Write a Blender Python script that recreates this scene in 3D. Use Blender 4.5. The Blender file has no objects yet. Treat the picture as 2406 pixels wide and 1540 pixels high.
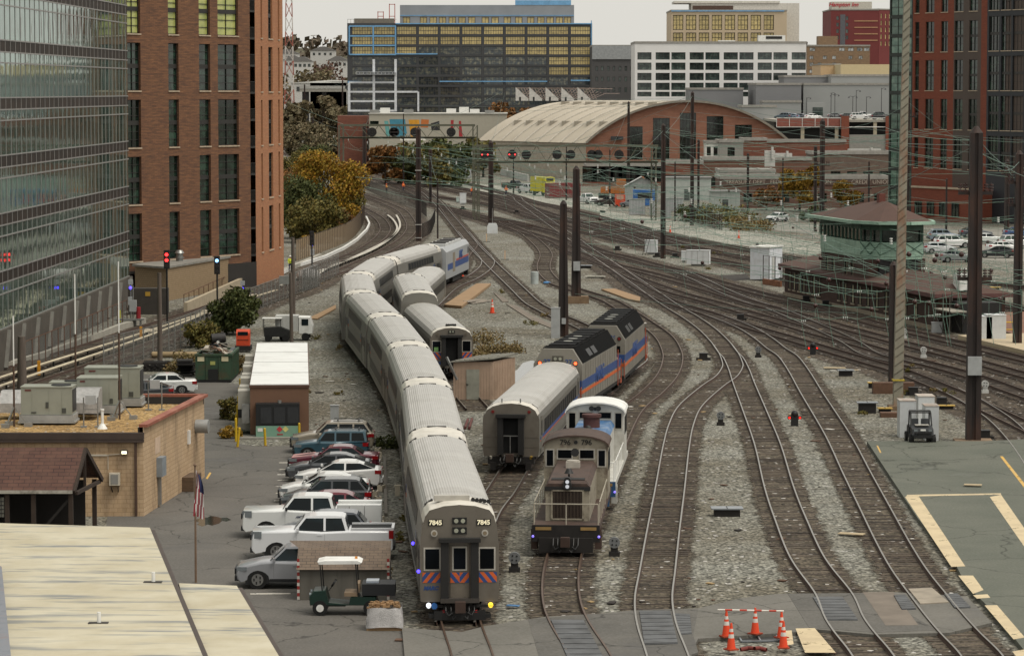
import bpy,bmesh,math,random
from math import sin,cos,tan,pi,radians as R,sqrt,atan2,hypot
from mathutils import Vector,Matrix
random.seed(7)
S=bpy.context.scene
COL=S.collection
FD,EYE,HZ=7515.0,20.6,211.4
TH=math.atan((770-HZ)/FD)
cd=bpy.data.cameras.new('camera');cam=bpy.data.objects.new('camera',cd);COL.objects.link(cam)
cam.location=(0,0,EYE);cam.rotation_euler=(pi/2-TH,0,0)
cd.sensor_width=36;cd.lens=FD/2405*36;cd.clip_start=1;cd.clip_end=9000
S.camera=cam
SUN_EL,SUN_AZ=R(62),R(125)
w=bpy.data.worlds.new("World");S.world=w;w.use_nodes=True
nt=w.node_tree;nt.nodes.clear()
out=nt.nodes.new('ShaderNodeOutputWorld');bg=nt.nodes.new('ShaderNodeBackground')
sky=nt.nodes.new('ShaderNodeTexSky');sky.sky_type='NISHITA';sky.sun_disc=False
sky.sun_elevation=SUN_EL;sky.sun_rotation=SUN_AZ;sky.air_density=1.2;sky.dust_density=6;sky.ozone_density=1
hs=nt.nodes.new('ShaderNodeHueSaturation');hs.inputs['Saturation'].default_value=.1
mx=nt.nodes.new('ShaderNodeMix');mx.data_type='RGBA';mx.inputs['Factor'].default_value=.72
mx.inputs['B'].default_value=(9.75,9.5,8.75,1)
tcw=nt.nodes.new('ShaderNodeTexCoord');nzw=nt.nodes.new('ShaderNodeTexNoise');nzw.inputs['Scale'].default_value=2.2;nzw.inputs['Detail'].default_value=5
mpw=nt.nodes.new('ShaderNodeMapping');mpw.inputs['Scale'].default_value=(1,1,5)
mrw=nt.nodes.new('ShaderNodeMapRange');mrw.inputs['To Min'].default_value=.93;mrw.inputs['To Max'].default_value=1.05
mlw=nt.nodes.new('ShaderNodeMix');mlw.data_type='RGBA';mlw.blend_type='MULTIPLY';mlw.inputs['Factor'].default_value=1
nt.links.new(tcw.outputs['Generated'],mpw.inputs['Vector']);nt.links.new(mpw.outputs[0],nzw.inputs['Vector'])
nt.links.new(nzw.outputs['Fac'],mrw.inputs['Value'])
nt.links.new(sky.outputs[0],hs.inputs['Color']);nt.links.new(hs.outputs[0],mx.inputs['A'])
nt.links.new(mx.outputs['Result'],mlw.inputs['A']);nt.links.new(mrw.outputs[0],mlw.inputs['B'])
nt.links.new(mlw.outputs['Result'],bg.inputs[0]);nt.links.new(bg.outputs[0],out.inputs[0])
bg.inputs[1].default_value=.072
sd=bpy.data.lights.new('sun','SUN');sd.energy=1.5;sd.angle=R(28);sd.color=(1,.93,.82)
sun=bpy.data.objects.new('sun',sd);COL.objects.link(sun)
dv=Vector((sin(SUN_AZ)*cos(SUN_EL),cos(SUN_AZ)*cos(SUN_EL),sin(SUN_EL)))
sun.rotation_euler=dv.to_track_quat('Z','Y').to_euler()
vs=S.view_settings;vs.view_transform='Standard';vs.look='None';vs.exposure=.52;vs.gamma=1
S.cycles.max_bounces=5;S.cycles.diffuse_bounces=2;S.cycles.glossy_bounces=3;S.cycles.transparent_max_bounces=8
def G(x,y,z=0.0):
 a=(x-1202.5)/FD;b=(770-y)/FD
 dy=cos(TH)+b*sin(TH);dz=-sin(TH)+b*cos(TH)
 t=(z-EYE)/dz
 return Vector((a*t,dy*t,z))
def V(x,y,Y):
 a=(x-1202.5)/FD;b=(770-y)/FD
 dy=cos(TH)+b*sin(TH);dz=-sin(TH)+b*cos(TH)
 t=Y/dy
 return Vector((a*t,Y,EYE+dz*t))
def rg(ox,oy,k):return lambda*p:[(ox+k*x,oy+k*y)for x,y in p]
z1=rg(638.8,300.6,.2501);z2=rg(1108.5,404,.2501);z3=rg(1615.9,601.2,.32826);z4=rg(0,601.2,.31237)
q1=rg(2029.2,751.6,.1952);q2=rg(1597,601.2,.2196);q3=rg(1221.3,432.1,.19764);q4=rg(826.7,357,.17571)
r1=rg(0,845.5,.4507);r2=rg(507.3,977,.3355);r3=rg(901.8,845.5,.4508);r4=rg(1446.7,845.5,.4508);r5=rg(1841.2,845.5,.4509);r6=rg(1080.3,657.6,.2441)
R1=rg(0,0,.3358);R2=rg(808,0,.3358);R3=rg(1597,0,.3358);R4=rg(0,469.7,.3358);R5=rg(657.6,375.8,.3358);R6=rg(1409.1,375.8,.4139)
def g1(reg,x,y,z=0):return G(*reg((x,y))[0],z)
def tag(o,label=None,cat=None,group=None,kind=None):
 if label:o['label']=label
 if cat:o['category']=cat
 if group:o['group']=group
 if kind:o['kind']=kind
 return o
def thing(name,label,cat,loc=(0,0,0),rz=0,group=None):
 o=bpy.data.objects.new(name,None);COL.objects.link(o);o.empty_display_size=.3
 o.location=loc;o.rotation_euler=(0,0,rz)
 return tag(o,label,cat,group)
def put(name,me,parent=None,loc=(0,0,0),rz=0):
 o=bpy.data.objects.new(name,me);COL.objects.link(o);o.location=loc;o.rotation_euler=(0,0,rz)
 if parent:o.parent=parent
 return o
KIDS={}
def dup(o,loc=None,rz=None,label=None,parent=None):
 c=o.copy();COL.objects.link(c)
 if parent:c.parent=parent
 if loc is not None:c.location=loc
 if rz is not None:c.rotation_euler=(0,0,rz)
 if label:c['label']=label
 for ch in list(o.children):dup(ch,parent=c)
 return c
class MB:
 def __init__(s):s.v=[];s.f=[];s.m=[];s.sm=[]
 def add(s,vs,fs,m=0,smooth=False):
  n=len(s.v);s.v+=[tuple(p)for p in vs]
  for f in fs:s.f.append(tuple(n+i for i in f));s.m.append(m);s.sm.append(smooth)
  return s
 def box(s,c,d,m=0,rz=0,taper=1.0,ry=0):
  x,y,z=d[0]/2,d[1]/2,d[2]/2;P=[]
  for zz,t in((-z,1),(z,taper)):
   for xx,yy in((-x,-y),(x,-y),(x,y),(-x,y)):
    p=Vector((xx*t,yy*t,zz))
    if ry:p=Matrix.Rotation(ry,3,'Y')@p
    if rz:p=Matrix.Rotation(rz,3,'Z')@p
    P.append(p+Vector(c))
  return s.add(P,[(3,2,1,0),(4,5,6,7),(0,1,5,4),(1,2,6,5),(2,3,7,6),(3,0,4,7)],m)
 def bx(s,x0,x1,y0,y1,z0,z1,m=0):return s.box(((x0+x1)/2,(y0+y1)/2,(z0+z1)/2),(x1-x0,y1-y0,z1-z0),m)
 def beam(s,a,b,w,h,m=0):
  a=Vector(a);b=Vector(b);d=(b-a)
  if d.length<1e-6:return s
  d.normalize();up=Vector((0,0,1))if abs(d.z)<.95 else Vector((0,1,0))
  r=d.cross(up).normalized();u=r.cross(d)
  P=[e+r*i*w/2+u*j*h/2 for e in(a,b)for i,j in((-1,-1),(1,-1),(1,1),(-1,1))]
  return s.add(P,[(3,2,1,0),(4,5,6,7),(0,1,5,4),(1,2,6,5),(2,3,7,6),(3,0,4,7)],m)
 def cyl(s,a,b,r,r2=None,n=10,m=0,caps=True):
  a=Vector(a);b=Vector(b);r2=r if r2 is None else r2
  d=(b-a).normalized();up=Vector((0,0,1))if abs(d.z)<.95 else Vector((0,1,0))
  x=d.cross(up).normalized();y=x.cross(d)
  P=[e+(x*cos(2*pi*i/n)+y*sin(2*pi*i/n))*q for e,q in((a,r),(b,r2))for i in range(n)]
  s.add(P,[(i,(i+1)%n,n+(i+1)%n,n+i)for i in range(n)],m,n>5)
  if caps:s.add(P,[tuple(range(n-1,-1,-1)),tuple(range(n,2*n))],m)
  return s
 def tube(s,pts,r,n=4,m=0):
  for a,b in zip(pts,pts[1:]):s.cyl(a,b,r,n=n,m=m,caps=False)
  return s
 def sph(s,c,r,m=0,nu=10,nv=6,sc=(1,1,1)):
  P=[];F=[]
  for j in range(nv+1):
   t=pi*j/nv
   for i in range(nu):
    p=2*pi*i/nu
    P.append((c[0]+r*sc[0]*sin(t)*cos(p),c[1]+r*sc[1]*sin(t)*sin(p),c[2]+r*sc[2]*cos(t)))
  for j in range(nv):
   for i in range(nu):F.append((j*nu+i,(j+1)*nu+i,(j+1)*nu+(i+1)%nu,j*nu+(i+1)%nu))
  return s.add(P,F,m,True)
 def poly(s,pts,m=0):return s.add(pts,[tuple(range(len(pts)))],m)
 def prism(s,pts,z0,z1,m=0,mt=None):
  ar=sum(pts[i][0]*pts[(i+1)%len(pts)][1]-pts[(i+1)%len(pts)][0]*pts[i][1]for i in range(len(pts)))
  if ar<0:pts=pts[::-1]
  n=len(pts);P=[(p[0],p[1],z0)for p in pts]+[(p[0],p[1],z1)for p in pts]
  s.add(P,[(i,(i+1)%n,n+(i+1)%n,n+i)for i in range(n)]+[tuple(range(n-1,-1,-1))],m)
  return s.add(P,[tuple(range(n,2*n))],m if mt is None else mt)
 def loft(s,secs,m=0,closed=True,caps=True,smooth=False):
  n=len(secs[0]);P=[p for q in secs for p in q];F=[]
  for k in range(len(secs)-1):
   for i in range(n if closed else n-1):
    j=(i+1)%n;F.append((k*n+i,k*n+j,(k+1)*n+j,(k+1)*n+i))
  s.add(P,F,m,smooth)
  if caps:s.add(P,[tuple(range(n-1,-1,-1)),tuple(range((len(secs)-1)*n,len(secs)*n))],m)
  return s
 def side(s,prof,y0,y1,m=0,bev=0):
  if bev:
   cx=sum(p[0]for p in prof)/len(prof);cz=sum(p[1]for p in prof)/len(prof)
   def ins(y):return[(cx+(x-cx)*(1-bev/2.2),y,cz+(z-cz)*(1-bev*1.3))for x,z in prof]
   s.loft([ins(y0),[(x,y0+bev,z)for x,z in prof],[(x,y1-bev,z)for x,z in prof],ins(y1)],m)
  else:s.loft([[(x,y0,z)for x,z in prof],[(x,y1,z)for x,z in prof]],m)
  return s
 def mesh(s,name,mats,uv=False,fix=True):
  me=bpy.data.meshes.new(name);me.from_pydata(s.v,[],s.f)
  for k in(mats if isinstance(mats,(list,tuple))else[mats]):me.materials.append(k)
  me.polygons.foreach_set('material_index',s.m);me.polygons.foreach_set('use_smooth',s.sm)
  if fix:
   bm=bmesh.new();bm.from_mesh(me);bmesh.ops.recalc_face_normals(bm,faces=bm.faces);bm.to_mesh(me);bm.free()
  if uv:
   L=me.uv_layers.new(name='UVMap').data
   for p in me.polygons:
    n=p.normal
    if abs(n.z)>.8:t=None
    else:t=Vector((-n.y,n.x,0)).normalized()
    for li in p.loop_indices:
     c=me.vertices[me.loops[li].vertex_index].co
     L[li].uv=(c.x,c.y)if t is None else(c.dot(t),c.z)
  me.update();return me
 def build(s,name,mats,parent=None,loc=(0,0,0),rz=0,uv=False,fix=True):
  return put(name,s.mesh(name,mats,uv,fix),parent,loc,rz)
def lin(h):
 if isinstance(h,str):
  h=h.lstrip('#');c=[int(h[i:i+2],16)/255 for i in(0,2,4)]
  return tuple(((x+.055)/1.055)**2.4 if x>.04045 else x/12.92 for x in c)+(1,)
 return tuple(h)+(1,)
MC={}
def M(name,col,rough=.7,metal=0.,var=.18,sc=1.5,bump=0.,dirt=None,dsc=.6,damt=.5,stretch=None,uv=False,spec=.5,rnd=0,fine=0,emit=0,world=False,coat=0):
 if name in MC:return MC[name]
 m=bpy.data.materials.new(name);m.use_nodes=True;t=m.node_tree;N=t.nodes;L=t.links
 b=N['Principled BSDF'];c=lin(col)
 b.inputs['Roughness'].default_value=rough;b.inputs['Metallic'].default_value=metal
 b.inputs['Specular IOR Level'].default_value=spec;b.inputs['Coat Weight'].default_value=coat
 tc=N.new('ShaderNodeTexCoord');vec=tc.outputs['UV' if uv else 'Object']
 if world:vec=N.new('ShaderNodeNewGeometry').outputs['Position']
 if stretch:
  mp=N.new('ShaderNodeMapping');mp.inputs['Scale'].default_value=stretch;L.new(vec,mp.inputs['Vector']);vec=mp.outputs[0]
 def noise(scale,det=4.):
  n=N.new('ShaderNodeTexNoise');n.inputs['Scale'].default_value=scale;n.inputs['Detail'].default_value=det;n.inputs['Roughness'].default_value=.65
  L.new(vec,n.inputs['Vector']);return n.outputs['Fac']
 def mixc(a,bb,fac,mode='MIX'):
  x=N.new('ShaderNodeMix');x.data_type='RGBA';x.blend_type=mode
  if isinstance(fac,float):x.inputs['Factor'].default_value=fac
  else:L.new(fac,x.inputs['Factor'])
  for k,q in(('A',a),('B',bb)):
   if isinstance(q,tuple):x.inputs[k].default_value=q
   else:L.new(q,x.inputs[k])
  return x.outputs['Result']
 def rngmap(v,lo,hi,a=0.,bb=1.):
  r=N.new('ShaderNodeMapRange');L.new(v,r.inputs['Value']);r.inputs['From Min'].default_value=lo;r.inputs['From Max'].default_value=hi
  r.inputs['To Min'].default_value=a;r.inputs['To Max'].default_value=bb;return r.outputs[0]
 n1=noise(sc)
 dk=tuple(x*(1-var)for x in c[:3])+(1,);lt=tuple(min(1,x*(1+var))for x in c[:3])+(1,)
 cur=mixc(dk,lt,rngmap(n1,.3,.7))
 if fine:
  nf=noise(sc*14,2.);cur=mixc(cur,tuple(x*.45 for x in c[:3])+(1,),rngmap(nf,.5,.72,0.,fine))
 if dirt:
  nd=noise(dsc,6.);cur=mixc(cur,lin(dirt),rngmap(nd,.48,.7,0.,damt))
 if rnd:
  oi=N.new('ShaderNodeObjectInfo');h=N.new('ShaderNodeHueSaturation');L.new(cur,h.inputs['Color'])
  L.new(rngmap(oi.outputs['Random'],0,1,1-rnd,1+rnd),h.inputs['Value']);cur=h.outputs[0]
 L.new(cur,b.inputs['Base Color'])
 if bump:
  bp=N.new('ShaderNodeBump');bp.inputs['Strength'].default_value=bump;bp.inputs['Distance'].default_value=.05
  L.new(noise(sc*6),bp.inputs['Height']);L.new(bp.outputs[0],b.inputs['Normal'])
 if emit:
  b.inputs['Emission Color'].default_value=c;b.inputs['Emission Strength'].default_value=emit
 m['cur']=0;MC[name]=m;return m
def brick(name,c1,c2,mortar,scale=1.,bw=.5,rh=.25,ms=.02,rough=.85,var=None,varamt=.5,vstretch=(1,1,1),vsc=1.,dirt=None,damt=.6):
 if name in MC:return MC[name]
 m=bpy.data.materials.new(name);m.use_nodes=True;t=m.node_tree;N=t.nodes;L=t.links;b=N['Principled BSDF']
 tc=N.new('ShaderNodeTexCoord');br=N.new('ShaderNodeTexBrick');L.new(tc.outputs['UV'],br.inputs['Vector'])
 br.inputs['Color1'].default_value=lin(c1);br.inputs['Color2'].default_value=lin(c2);br.inputs['Mortar'].default_value=lin(mortar)
 br.inputs['Scale'].default_value=scale;br.inputs['Brick Width'].default_value=bw;br.inputs['Row Height'].default_value=rh;br.inputs['Mortar Size'].default_value=ms
 br.inputs['Bias'].default_value=-.1
 cur=br.outputs['Color']
 for col,amt,scl,st,lo,hi in((var,varamt,vsc,vstretch,.42,.66),(dirt,damt,.5,(1.3,.3,1),.5,.66)):
  if not col:continue
  mp=N.new('ShaderNodeMapping');mp.inputs['Scale'].default_value=st;L.new(tc.outputs['UV'],mp.inputs['Vector'])
  n=N.new('ShaderNodeTexNoise');n.inputs['Scale'].default_value=scl;n.inputs['Detail'].default_value=7;n.inputs['Roughness'].default_value=.7;L.new(mp.outputs[0],n.inputs['Vector'])
  r=N.new('ShaderNodeMapRange');L.new(n.outputs['Fac'],r.inputs['Value']);r.inputs['From Min'].default_value=lo;r.inputs['From Max'].default_value=hi;r.inputs['To Max'].default_value=amt
  x=N.new('ShaderNodeMix');x.data_type='RGBA';L.new(r.outputs[0],x.inputs['Factor']);L.new(cur,x.inputs['A']);x.inputs['B'].default_value=lin(col);cur=x.outputs['Result']
 L.new(cur,b.inputs['Base Color']);b.inputs['Roughness'].default_value=rough
 bp=N.new('ShaderNodeBump');bp.inputs['Strength'].default_value=.25;bp.inputs['Distance'].default_value=.02;L.new(br.outputs['Fac'],bp.inputs['Height']);bp.invert=True;L.new(bp.outputs[0],b.inputs['Normal'])
 MC[name]=m;return m
def glass(name,col,rough=.06,rnd=.5,wave=0.,blind_or_lit=None,bamt=.3,metal=0.,spec=.8):
 if name in MC:return MC[name]
 m=bpy.data.materials.new(name);m.use_nodes=True;t=m.node_tree;N=t.nodes;L=t.links;b=N['Principled BSDF']
 b.inputs['Roughness'].default_value=rough;b.inputs['Metallic'].default_value=metal;b.inputs['Specular IOR Level'].default_value=spec
 oi=N.new('ShaderNodeObjectInfo');tc=N.new('ShaderNodeTexCoord')
 n=N.new('ShaderNodeTexNoise');n.noise_dimensions='4D';n.inputs['Scale'].default_value=.9;n.inputs['Detail'].default_value=2
 L.new(tc.outputs['Object'],n.inputs['Vector']);mu=N.new('ShaderNodeMath');mu.operation='MULTIPLY';mu.inputs[1].default_value=50;L.new(oi.outputs['Random'],mu.inputs[0]);L.new(mu.outputs[0],n.inputs['W'])
 r=N.new('ShaderNodeMapRange');L.new(n.outputs['Fac'],r.inputs['Value']);r.inputs['From Min'].default_value=.45;r.inputs['From Max'].default_value=.62;r.inputs['To Max'].default_value=bamt
 c=lin(col);x=N.new('ShaderNodeMix');x.data_type='RGBA';L.new(r.outputs[0],x.inputs['Factor']);x.inputs['A'].default_value=c
 x.inputs['B'].default_value=lin(blind_or_lit)if blind_or_lit else tuple(q*2.2 for q in c[:3])+(1,)
 h=N.new('ShaderNodeHueSaturation');L.new(x.outputs['Result'],h.inputs['Color'])
 r2_=N.new('ShaderNodeMapRange');L.new(oi.outputs['Random'],r2_.inputs['Value']);r2_.inputs['To Min'].default_value=1-rnd;r2_.inputs['To Max'].default_value=1+rnd;L.new(r2_.outputs[0],h.inputs['Value'])
 L.new(h.outputs[0],b.inputs['Base Color'])
 if wave:
  n2=N.new('ShaderNodeTexNoise');n2.inputs['Scale'].default_value=.5;n2.inputs['Detail'].default_value=2;mw=N.new('ShaderNodeMapping');mw.inputs['Scale'].default_value=(1.6,1,.35);L.new(tc.outputs['Object'],mw.inputs['Vector']);L.new(mw.outputs[0],n2.inputs['Vector'])
  bp=N.new('ShaderNodeBump');bp.inputs['Strength'].default_value=wave;bp.inputs['Distance'].default_value=.3;L.new(n2.outputs['Fac'],bp.inputs['Height']);L.new(bp.outputs[0],b.inputs['Normal'])
 MC[name]=m;return m
def text(s,size,mat,parent,loc,rot,name='lettering',depth=.01,bold=.0,align='CENTER',shear=0.):
 cu=bpy.data.curves.new('lettering','FONT');cu.body=s;cu.size=size;cu.extrude=depth;cu.align_x=align;cu.align_y='CENTER';cu.offset=bold;cu.shear=shear
 o=bpy.data.objects.new('lettering',cu);COL.objects.link(o)
 bpy.context.view_layer.update()
 me=bpy.data.meshes.new_from_object(o.evaluated_get(bpy.context.evaluated_depsgraph_get()))
 bpy.data.objects.remove(o);me.materials.clear();me.materials.append(mat)
 t=bpy.data.objects.new(name,me);COL.objects.link(t);t.location=loc;t.rotation_euler=rot
 if parent:t.parent=parent
 return t
def spline(pts,step=1.5):
 P=[Vector(p)for p in pts];P=[P[0]*2-P[1]]+P+[P[-1]*2-P[-2]];o=[]
 for i in range(1,len(P)-2):
  a,b,c,d=P[i-1:i+3];n=max(2,int((c-b).length/.7))
  for k in range(n):
   t=k/n
   o.append(.5*(2*b+(c-a)*t+(2*a-5*b+4*c-d)*t*t+(3*b-a-3*c+d)*t**3))
 o.append(P[-2])
 for _ in range(6):o=[o[0]]+[(o[i-1]+o[i]*2+o[i+1])/4 for i in range(1,len(o)-1)]+[o[-1]]
 res=[o[0]];acc=0
 for a,b in zip(o,o[1:]):
  l=(b-a).length
  while l>0 and acc+l>=step:
   a=a+(b-a)*((step-acc)/l);res.append(a.copy());l=(b-a).length;acc=0
  acc+=l
 if len(res)<2:res.append(o[-1])
 return res
def at(path,s):
 d=(path[1]-path[0]).length;k=max(0,min(len(path)-2,int(s/d)));t=s/d-k
 return path[k].lerp(path[k+1],t)
BLK=M('black_paint','#141414',.55,var=.3)
RUB=M('rubber','#0c0c0c',.8)
STEEL=M('grey_steel','#8f8f8c',.4,.6)
WHITE=M('white_paint','#dcdcd8',.45,var=.06,dirt='#8a8478',damt=.35,dsc=1.2)
def worldmat(name,build):
 m=bpy.data.materials.new(name);m.use_nodes=True;t=m.node_tree;build(t,t.nodes,t.links,t.nodes['Principled BSDF']);return m
def nz(t,vec,scale,det=4,rough=.6):
 n=t.nodes.new('ShaderNodeTexNoise');n.inputs['Scale'].default_value=scale;n.inputs['Detail'].default_value=det;n.inputs['Roughness'].default_value=rough;t.links.new(vec,n.inputs['Vector']);return n.outputs['Fac']
def mr(t,v,a,b,c=0.,d=1.):
 r=t.nodes.new('ShaderNodeMapRange');t.links.new(v,r.inputs['Value'])
 for k,q in zip(('From Min','From Max','To Min','To Max'),(a,b,c,d)):r.inputs[k].default_value=q
 return r.outputs[0]
def mixn(t,a,b,f,mode='MIX'):
 x=t.nodes.new('ShaderNodeMix');x.data_type='RGBA';x.blend_type=mode
 for k,q in(('Factor',f),('A',a),('B',b)):
  if isinstance(q,(tuple,float)):x.inputs[k].default_value=q
  else:t.links.new(q,x.inputs[k])
 return x.outputs['Result']
def mth(t,op,a,b=0.):
 x=t.nodes.new('ShaderNodeMath');x.operation=op
 for i,q in enumerate((a,b)):
  if isinstance(q,float):x.inputs[i].default_value=q
  else:t.links.new(q,x.inputs[i])
 return x.outputs[0]
def gravel(c1,c2,c3,sc=7.,dark=.75,alpha=False):
 def f(t,N,L,b):
  p=N.new('ShaderNodeNewGeometry').outputs['Position']
  v=N.new('ShaderNodeTexVoronoi');v.inputs['Scale'].default_value=sc;v.inputs['Randomness'].default_value=1;L.new(p,v.inputs['Vector'])
  sep=N.new('ShaderNodeSeparateColor');L.new(v.outputs['Color'],sep.inputs[0])
  base=mixn(t,lin(c1),lin(c2),mr(t,nz(t,p,.09,6),.4,.62))
  base=mixn(t,base,lin(c3),mr(t,nz(t,p,.5,5),.56,.75,0.,.6))
  stone=mixn(t,(.42,.42,.42,1),(1.6,1.6,1.6,1),mr(t,sep.outputs[0],0.,1.))
  cur=mixn(t,base,stone,1.,'MULTIPLY')
  gap=mr(t,v.outputs['Distance'],.45,.8,0.,dark);cur=mixn(t,cur,(.012,.012,.01,1),gap)
  wh=mr(t,sep.outputs[1],.985,.99);cur=mixn(t,cur,(.55,.53,.5,1),wh)
  L.new(cur,b.inputs['Base Color']);b.inputs['Roughness'].default_value=.95;b.inputs['Specular IOR Level'].default_value=.2
  if alpha:
   at_=N.new('ShaderNodeAttribute');at_.attribute_name='edge'
   e=mth(t,'ADD',at_.outputs['Fac'],mth(t,'MULTIPLY',mth(t,'SUBTRACT',nz(t,p,.9,6,.75),.5),1.5))
   L.new(mr(t,e,.35,.6,0.,.93),b.inputs['Alpha'])
 return f
GRAVEL=worldmat('crushed_stone',gravel('#828178','#6e695c','#4b4338'))
BALLAST=worldmat('stained_ballast',gravel('#5f574b','#4d453a','#322b25',6.,.75,True))
BALLAST2=worldmat('oiled_ballast',gravel('#3b332c','#2f2822','#1d1a17',6.,.8,True))
BALLAST3=worldmat('brown_ballast',gravel('#5a5045','#4a4138','#332c26',6.,.75,True))
def asphalt(c1,c2,crack='#2b2a28',patch='#4a4846',stain=.5,csc=.16):
 def f(t,N,L,b):
  p=N.new('ShaderNodeNewGeometry').outputs['Position']
  cur=mixn(t,lin(c1),lin(c2),mr(t,nz(t,p,.22,6),.36,.64))
  cur=mixn(t,cur,(.5,.5,.5,1),mr(t,nz(t,p,9.,3),.3,.7,0.,.10))
  cur=mixn(t,cur,lin(patch),mr(t,nz(t,p,.12,5,.7),.57,.63,0.,stain))
  ds=N.new('ShaderNodeVectorMath');ds.operation='ADD';L.new(p,ds.inputs[0])
  nn=N.new('ShaderNodeTexNoise');nn.inputs['Scale'].default_value=.5;nn.inputs['Detail'].default_value=5;L.new(p,nn.inputs['Vector'])
  sc_=N.new('ShaderNodeVectorMath');sc_.operation='SCALE';sc_.inputs['Scale'].default_value=2.2;L.new(nn.outputs['Color'],sc_.inputs[0]);L.new(sc_.outputs[0],ds.inputs[1])
  v=N.new('ShaderNodeTexVoronoi');v.feature='DISTANCE_TO_EDGE';v.inputs['Scale'].default_value=csc;L.new(ds.outputs[0],v.inputs['Vector'])
  cur=mixn(t,cur,lin(crack),mr(t,v.outputs['Distance'],.002,.009,.7,0.))
  L.new(cur,b.inputs['Base Color']);b.inputs['Roughness'].default_value=.85;b.inputs['Specular IOR Level'].default_value=.3
  L.new(mr(t,nz(t,p,.12,5,.7),.57,.68,.88,.5),b.inputs['Roughness'])
 return f
ASPH=worldmat('old_asphalt',asphalt('#504d48','#5c5852'))
ASPHD=worldmat('dark_asphalt',asphalt('#4c4a45','#5b5852',stain=.6))
CONC=worldmat('worn_pavement',asphalt('#67645d','#58564f',stain=.4))
PLAT=worldmat('weathered_platform_asphalt',asphalt('#4e5247','#5a5c51',crack='#2f302b',patch='#52554a',stain=.6,csc=.13))
def paint(c,lo=.44):
 def f(t,N,L,b):
  p=N.new('ShaderNodeNewGeometry').outputs['Position']
  L.new(mixn(t,lin(c),lin('#a8987c'),mr(t,nz(t,p,.8,6),.45,.7,0.,.7)),b.inputs['Base Color']);b.inputs['Roughness'].default_value=.8
  L.new(mr(t,nz(t,p,1.6,7,.75),lo-.06,lo,0.,1.),b.inputs['Alpha'])
 return f
PAINT=worldmat('worn_cream_paint',paint('#c4b391',.415));LINE=worldmat('faded_white_paint',paint('#c9c6bd',.46));YEL=worldmat('faded_yellow_paint',paint('#c9a04a',.42))
def sheet(name,pts,z,mat,kind='structure',thick=0,label=None):
 pts=[(p[0],p[1])for p in pts]
 m=MB()
 if thick:m.prism(pts,z-thick,z)
 else:
  ar=sum(pts[i][0]*pts[(i+1)%len(pts)][1]-pts[(i+1)%len(pts)][0]*pts[i][1]for i in range(len(pts)))
  if ar<0:pts=pts[::-1]
  m.poly([(x,y,z)for x,y in pts])
 return tag(m.build(name,mat,fix=bool(thick)),label,None,None,kind)
def gs(pts):return[G(*p)for p in pts]
MB().poly([(-5000,40,0),(5000,40,0),(5000,6500,0),(-5000,6500,0)]).build('ground',GRAVEL,fix=False)['kind']='structure'
sheet('parking_lot',gs([(200,1620),(960,1620),(945,1480),(925,1380),(900,1240),(890,1060),(760,1045),(600,1048),(553,1040),(540,985),(548,935),(566,905),(440,880),(280,880),(280,1000)]),.012,ASPH)
sheet('crossing_pavement',gs([(955,1600),(944,1482),(1085,1492),(1140,1478),(1280,1456),(1420,1448),(1480,1441),(1640,1436),(1740,1412),(1826,1402),(1990,1401),(2100,1398),(2270,1408),(2330,1470),(2230,1494),(2050,1498),(1900,1484),(1870,1492),(1640,1508),(1625,1532),(1620,1600)]),.150,CONC,thick=.16)
sheet('crossing_patch',gs([(1240,1462),(1470,1444),(1640,1438),(1628,1500),(1640,1540),(1480,1600),(1280,1600)]),.156,ASPHD,thick=.1)
sheet('crossing_patch',gs([(1850,1402),(2060,1400),(2120,1440),(2200,1488),(2060,1494),(1900,1482)]),.158,ASPHD,thick=.1)
sheet('crossing_slab',gs(r5((410,1228),(570,1225),(700,1400),(530,1402))),.164,M('brown_concrete','#6f665c',.9,var=.2,sc=.8,world=True))
sheet('crossing_slab',gs(r5((648,1212),(770,1206),(858,1282),(710,1290))),.19,M('pale_concrete','#8f8678',.9,var=.25,sc=.9,world=True),thick=.1)
PL=r5((432,440),(1045,440),(1400,425),(1700,800),(1900,1540),(1330,1640),(1180,1450),(1085,1330),(950,1200),(880,1060),(700,850),(562,640))
sheet('platform_pavement',gs(PL),.22,PLAT,thick=.25)
def strip(name,pts,z,mat):return sheet(name,gs(pts),z,mat)
for q in(((630,710),(702,708),(945,1072),(872,1075)),((1072,711),(1131,700),(1330,985),(1280,1010)),((642,700),(1130,692),(1131,699),(636,709)),((908,1120),(985,1120),(1040,1195),(985,1215)),((1045,1275),(1110,1274),(1255,1442),(1196,1452)),((985,1222),(1060,1217),(1075,1235),(1005,1240)),((1190,1515),(1250,1505),(1300,1560),(1230,1565))):
 sheet('painted_line',[G(x,y,.224)for x,y in r5(*q)],.224,PAINT)
sheet('painted_line',[G(x,y,.226)for x,y in r5((1125,500),(1140,500),(1260,650),(1250,662))],.226,YEL)
sheet('painted_line',[G(x,y,.226)for x,y in r5((482,444),(490,444),(508,482),(500,482))],.226,YEL)
for q in(((60,1418),(160,1416),(270,1545),(110,1545)),((0,1430),(40,1428),(50,1500),(0,1510))):
 sheet('painted_line',gs(r5(*q)),.168,PAINT)
for i,y in enumerate((325,372,408,447,490,538,590)):strip('stall_line',r2((400+15*(i%2)+(7-i)*6,y),(560,y-1),(560,y+3),(400+(7-i)*6,y+4)),.018,LINE)
strip('stall_line',r2((240,1241),(522,1239),(522,1246),(240,1248)),.018,LINE)
strip('painted_line',r1((1092,585),(1102,588),(1082,620),(1072,618)),.018,YEL)
ROAD=worldmat('pale_gravel_road',gravel('#9c9c92','#8c8c82','#7d7c70',5.,.5));DUST=worldmat('dusty_concrete',asphalt('#88867e','#77746a',stain=.3))
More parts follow.
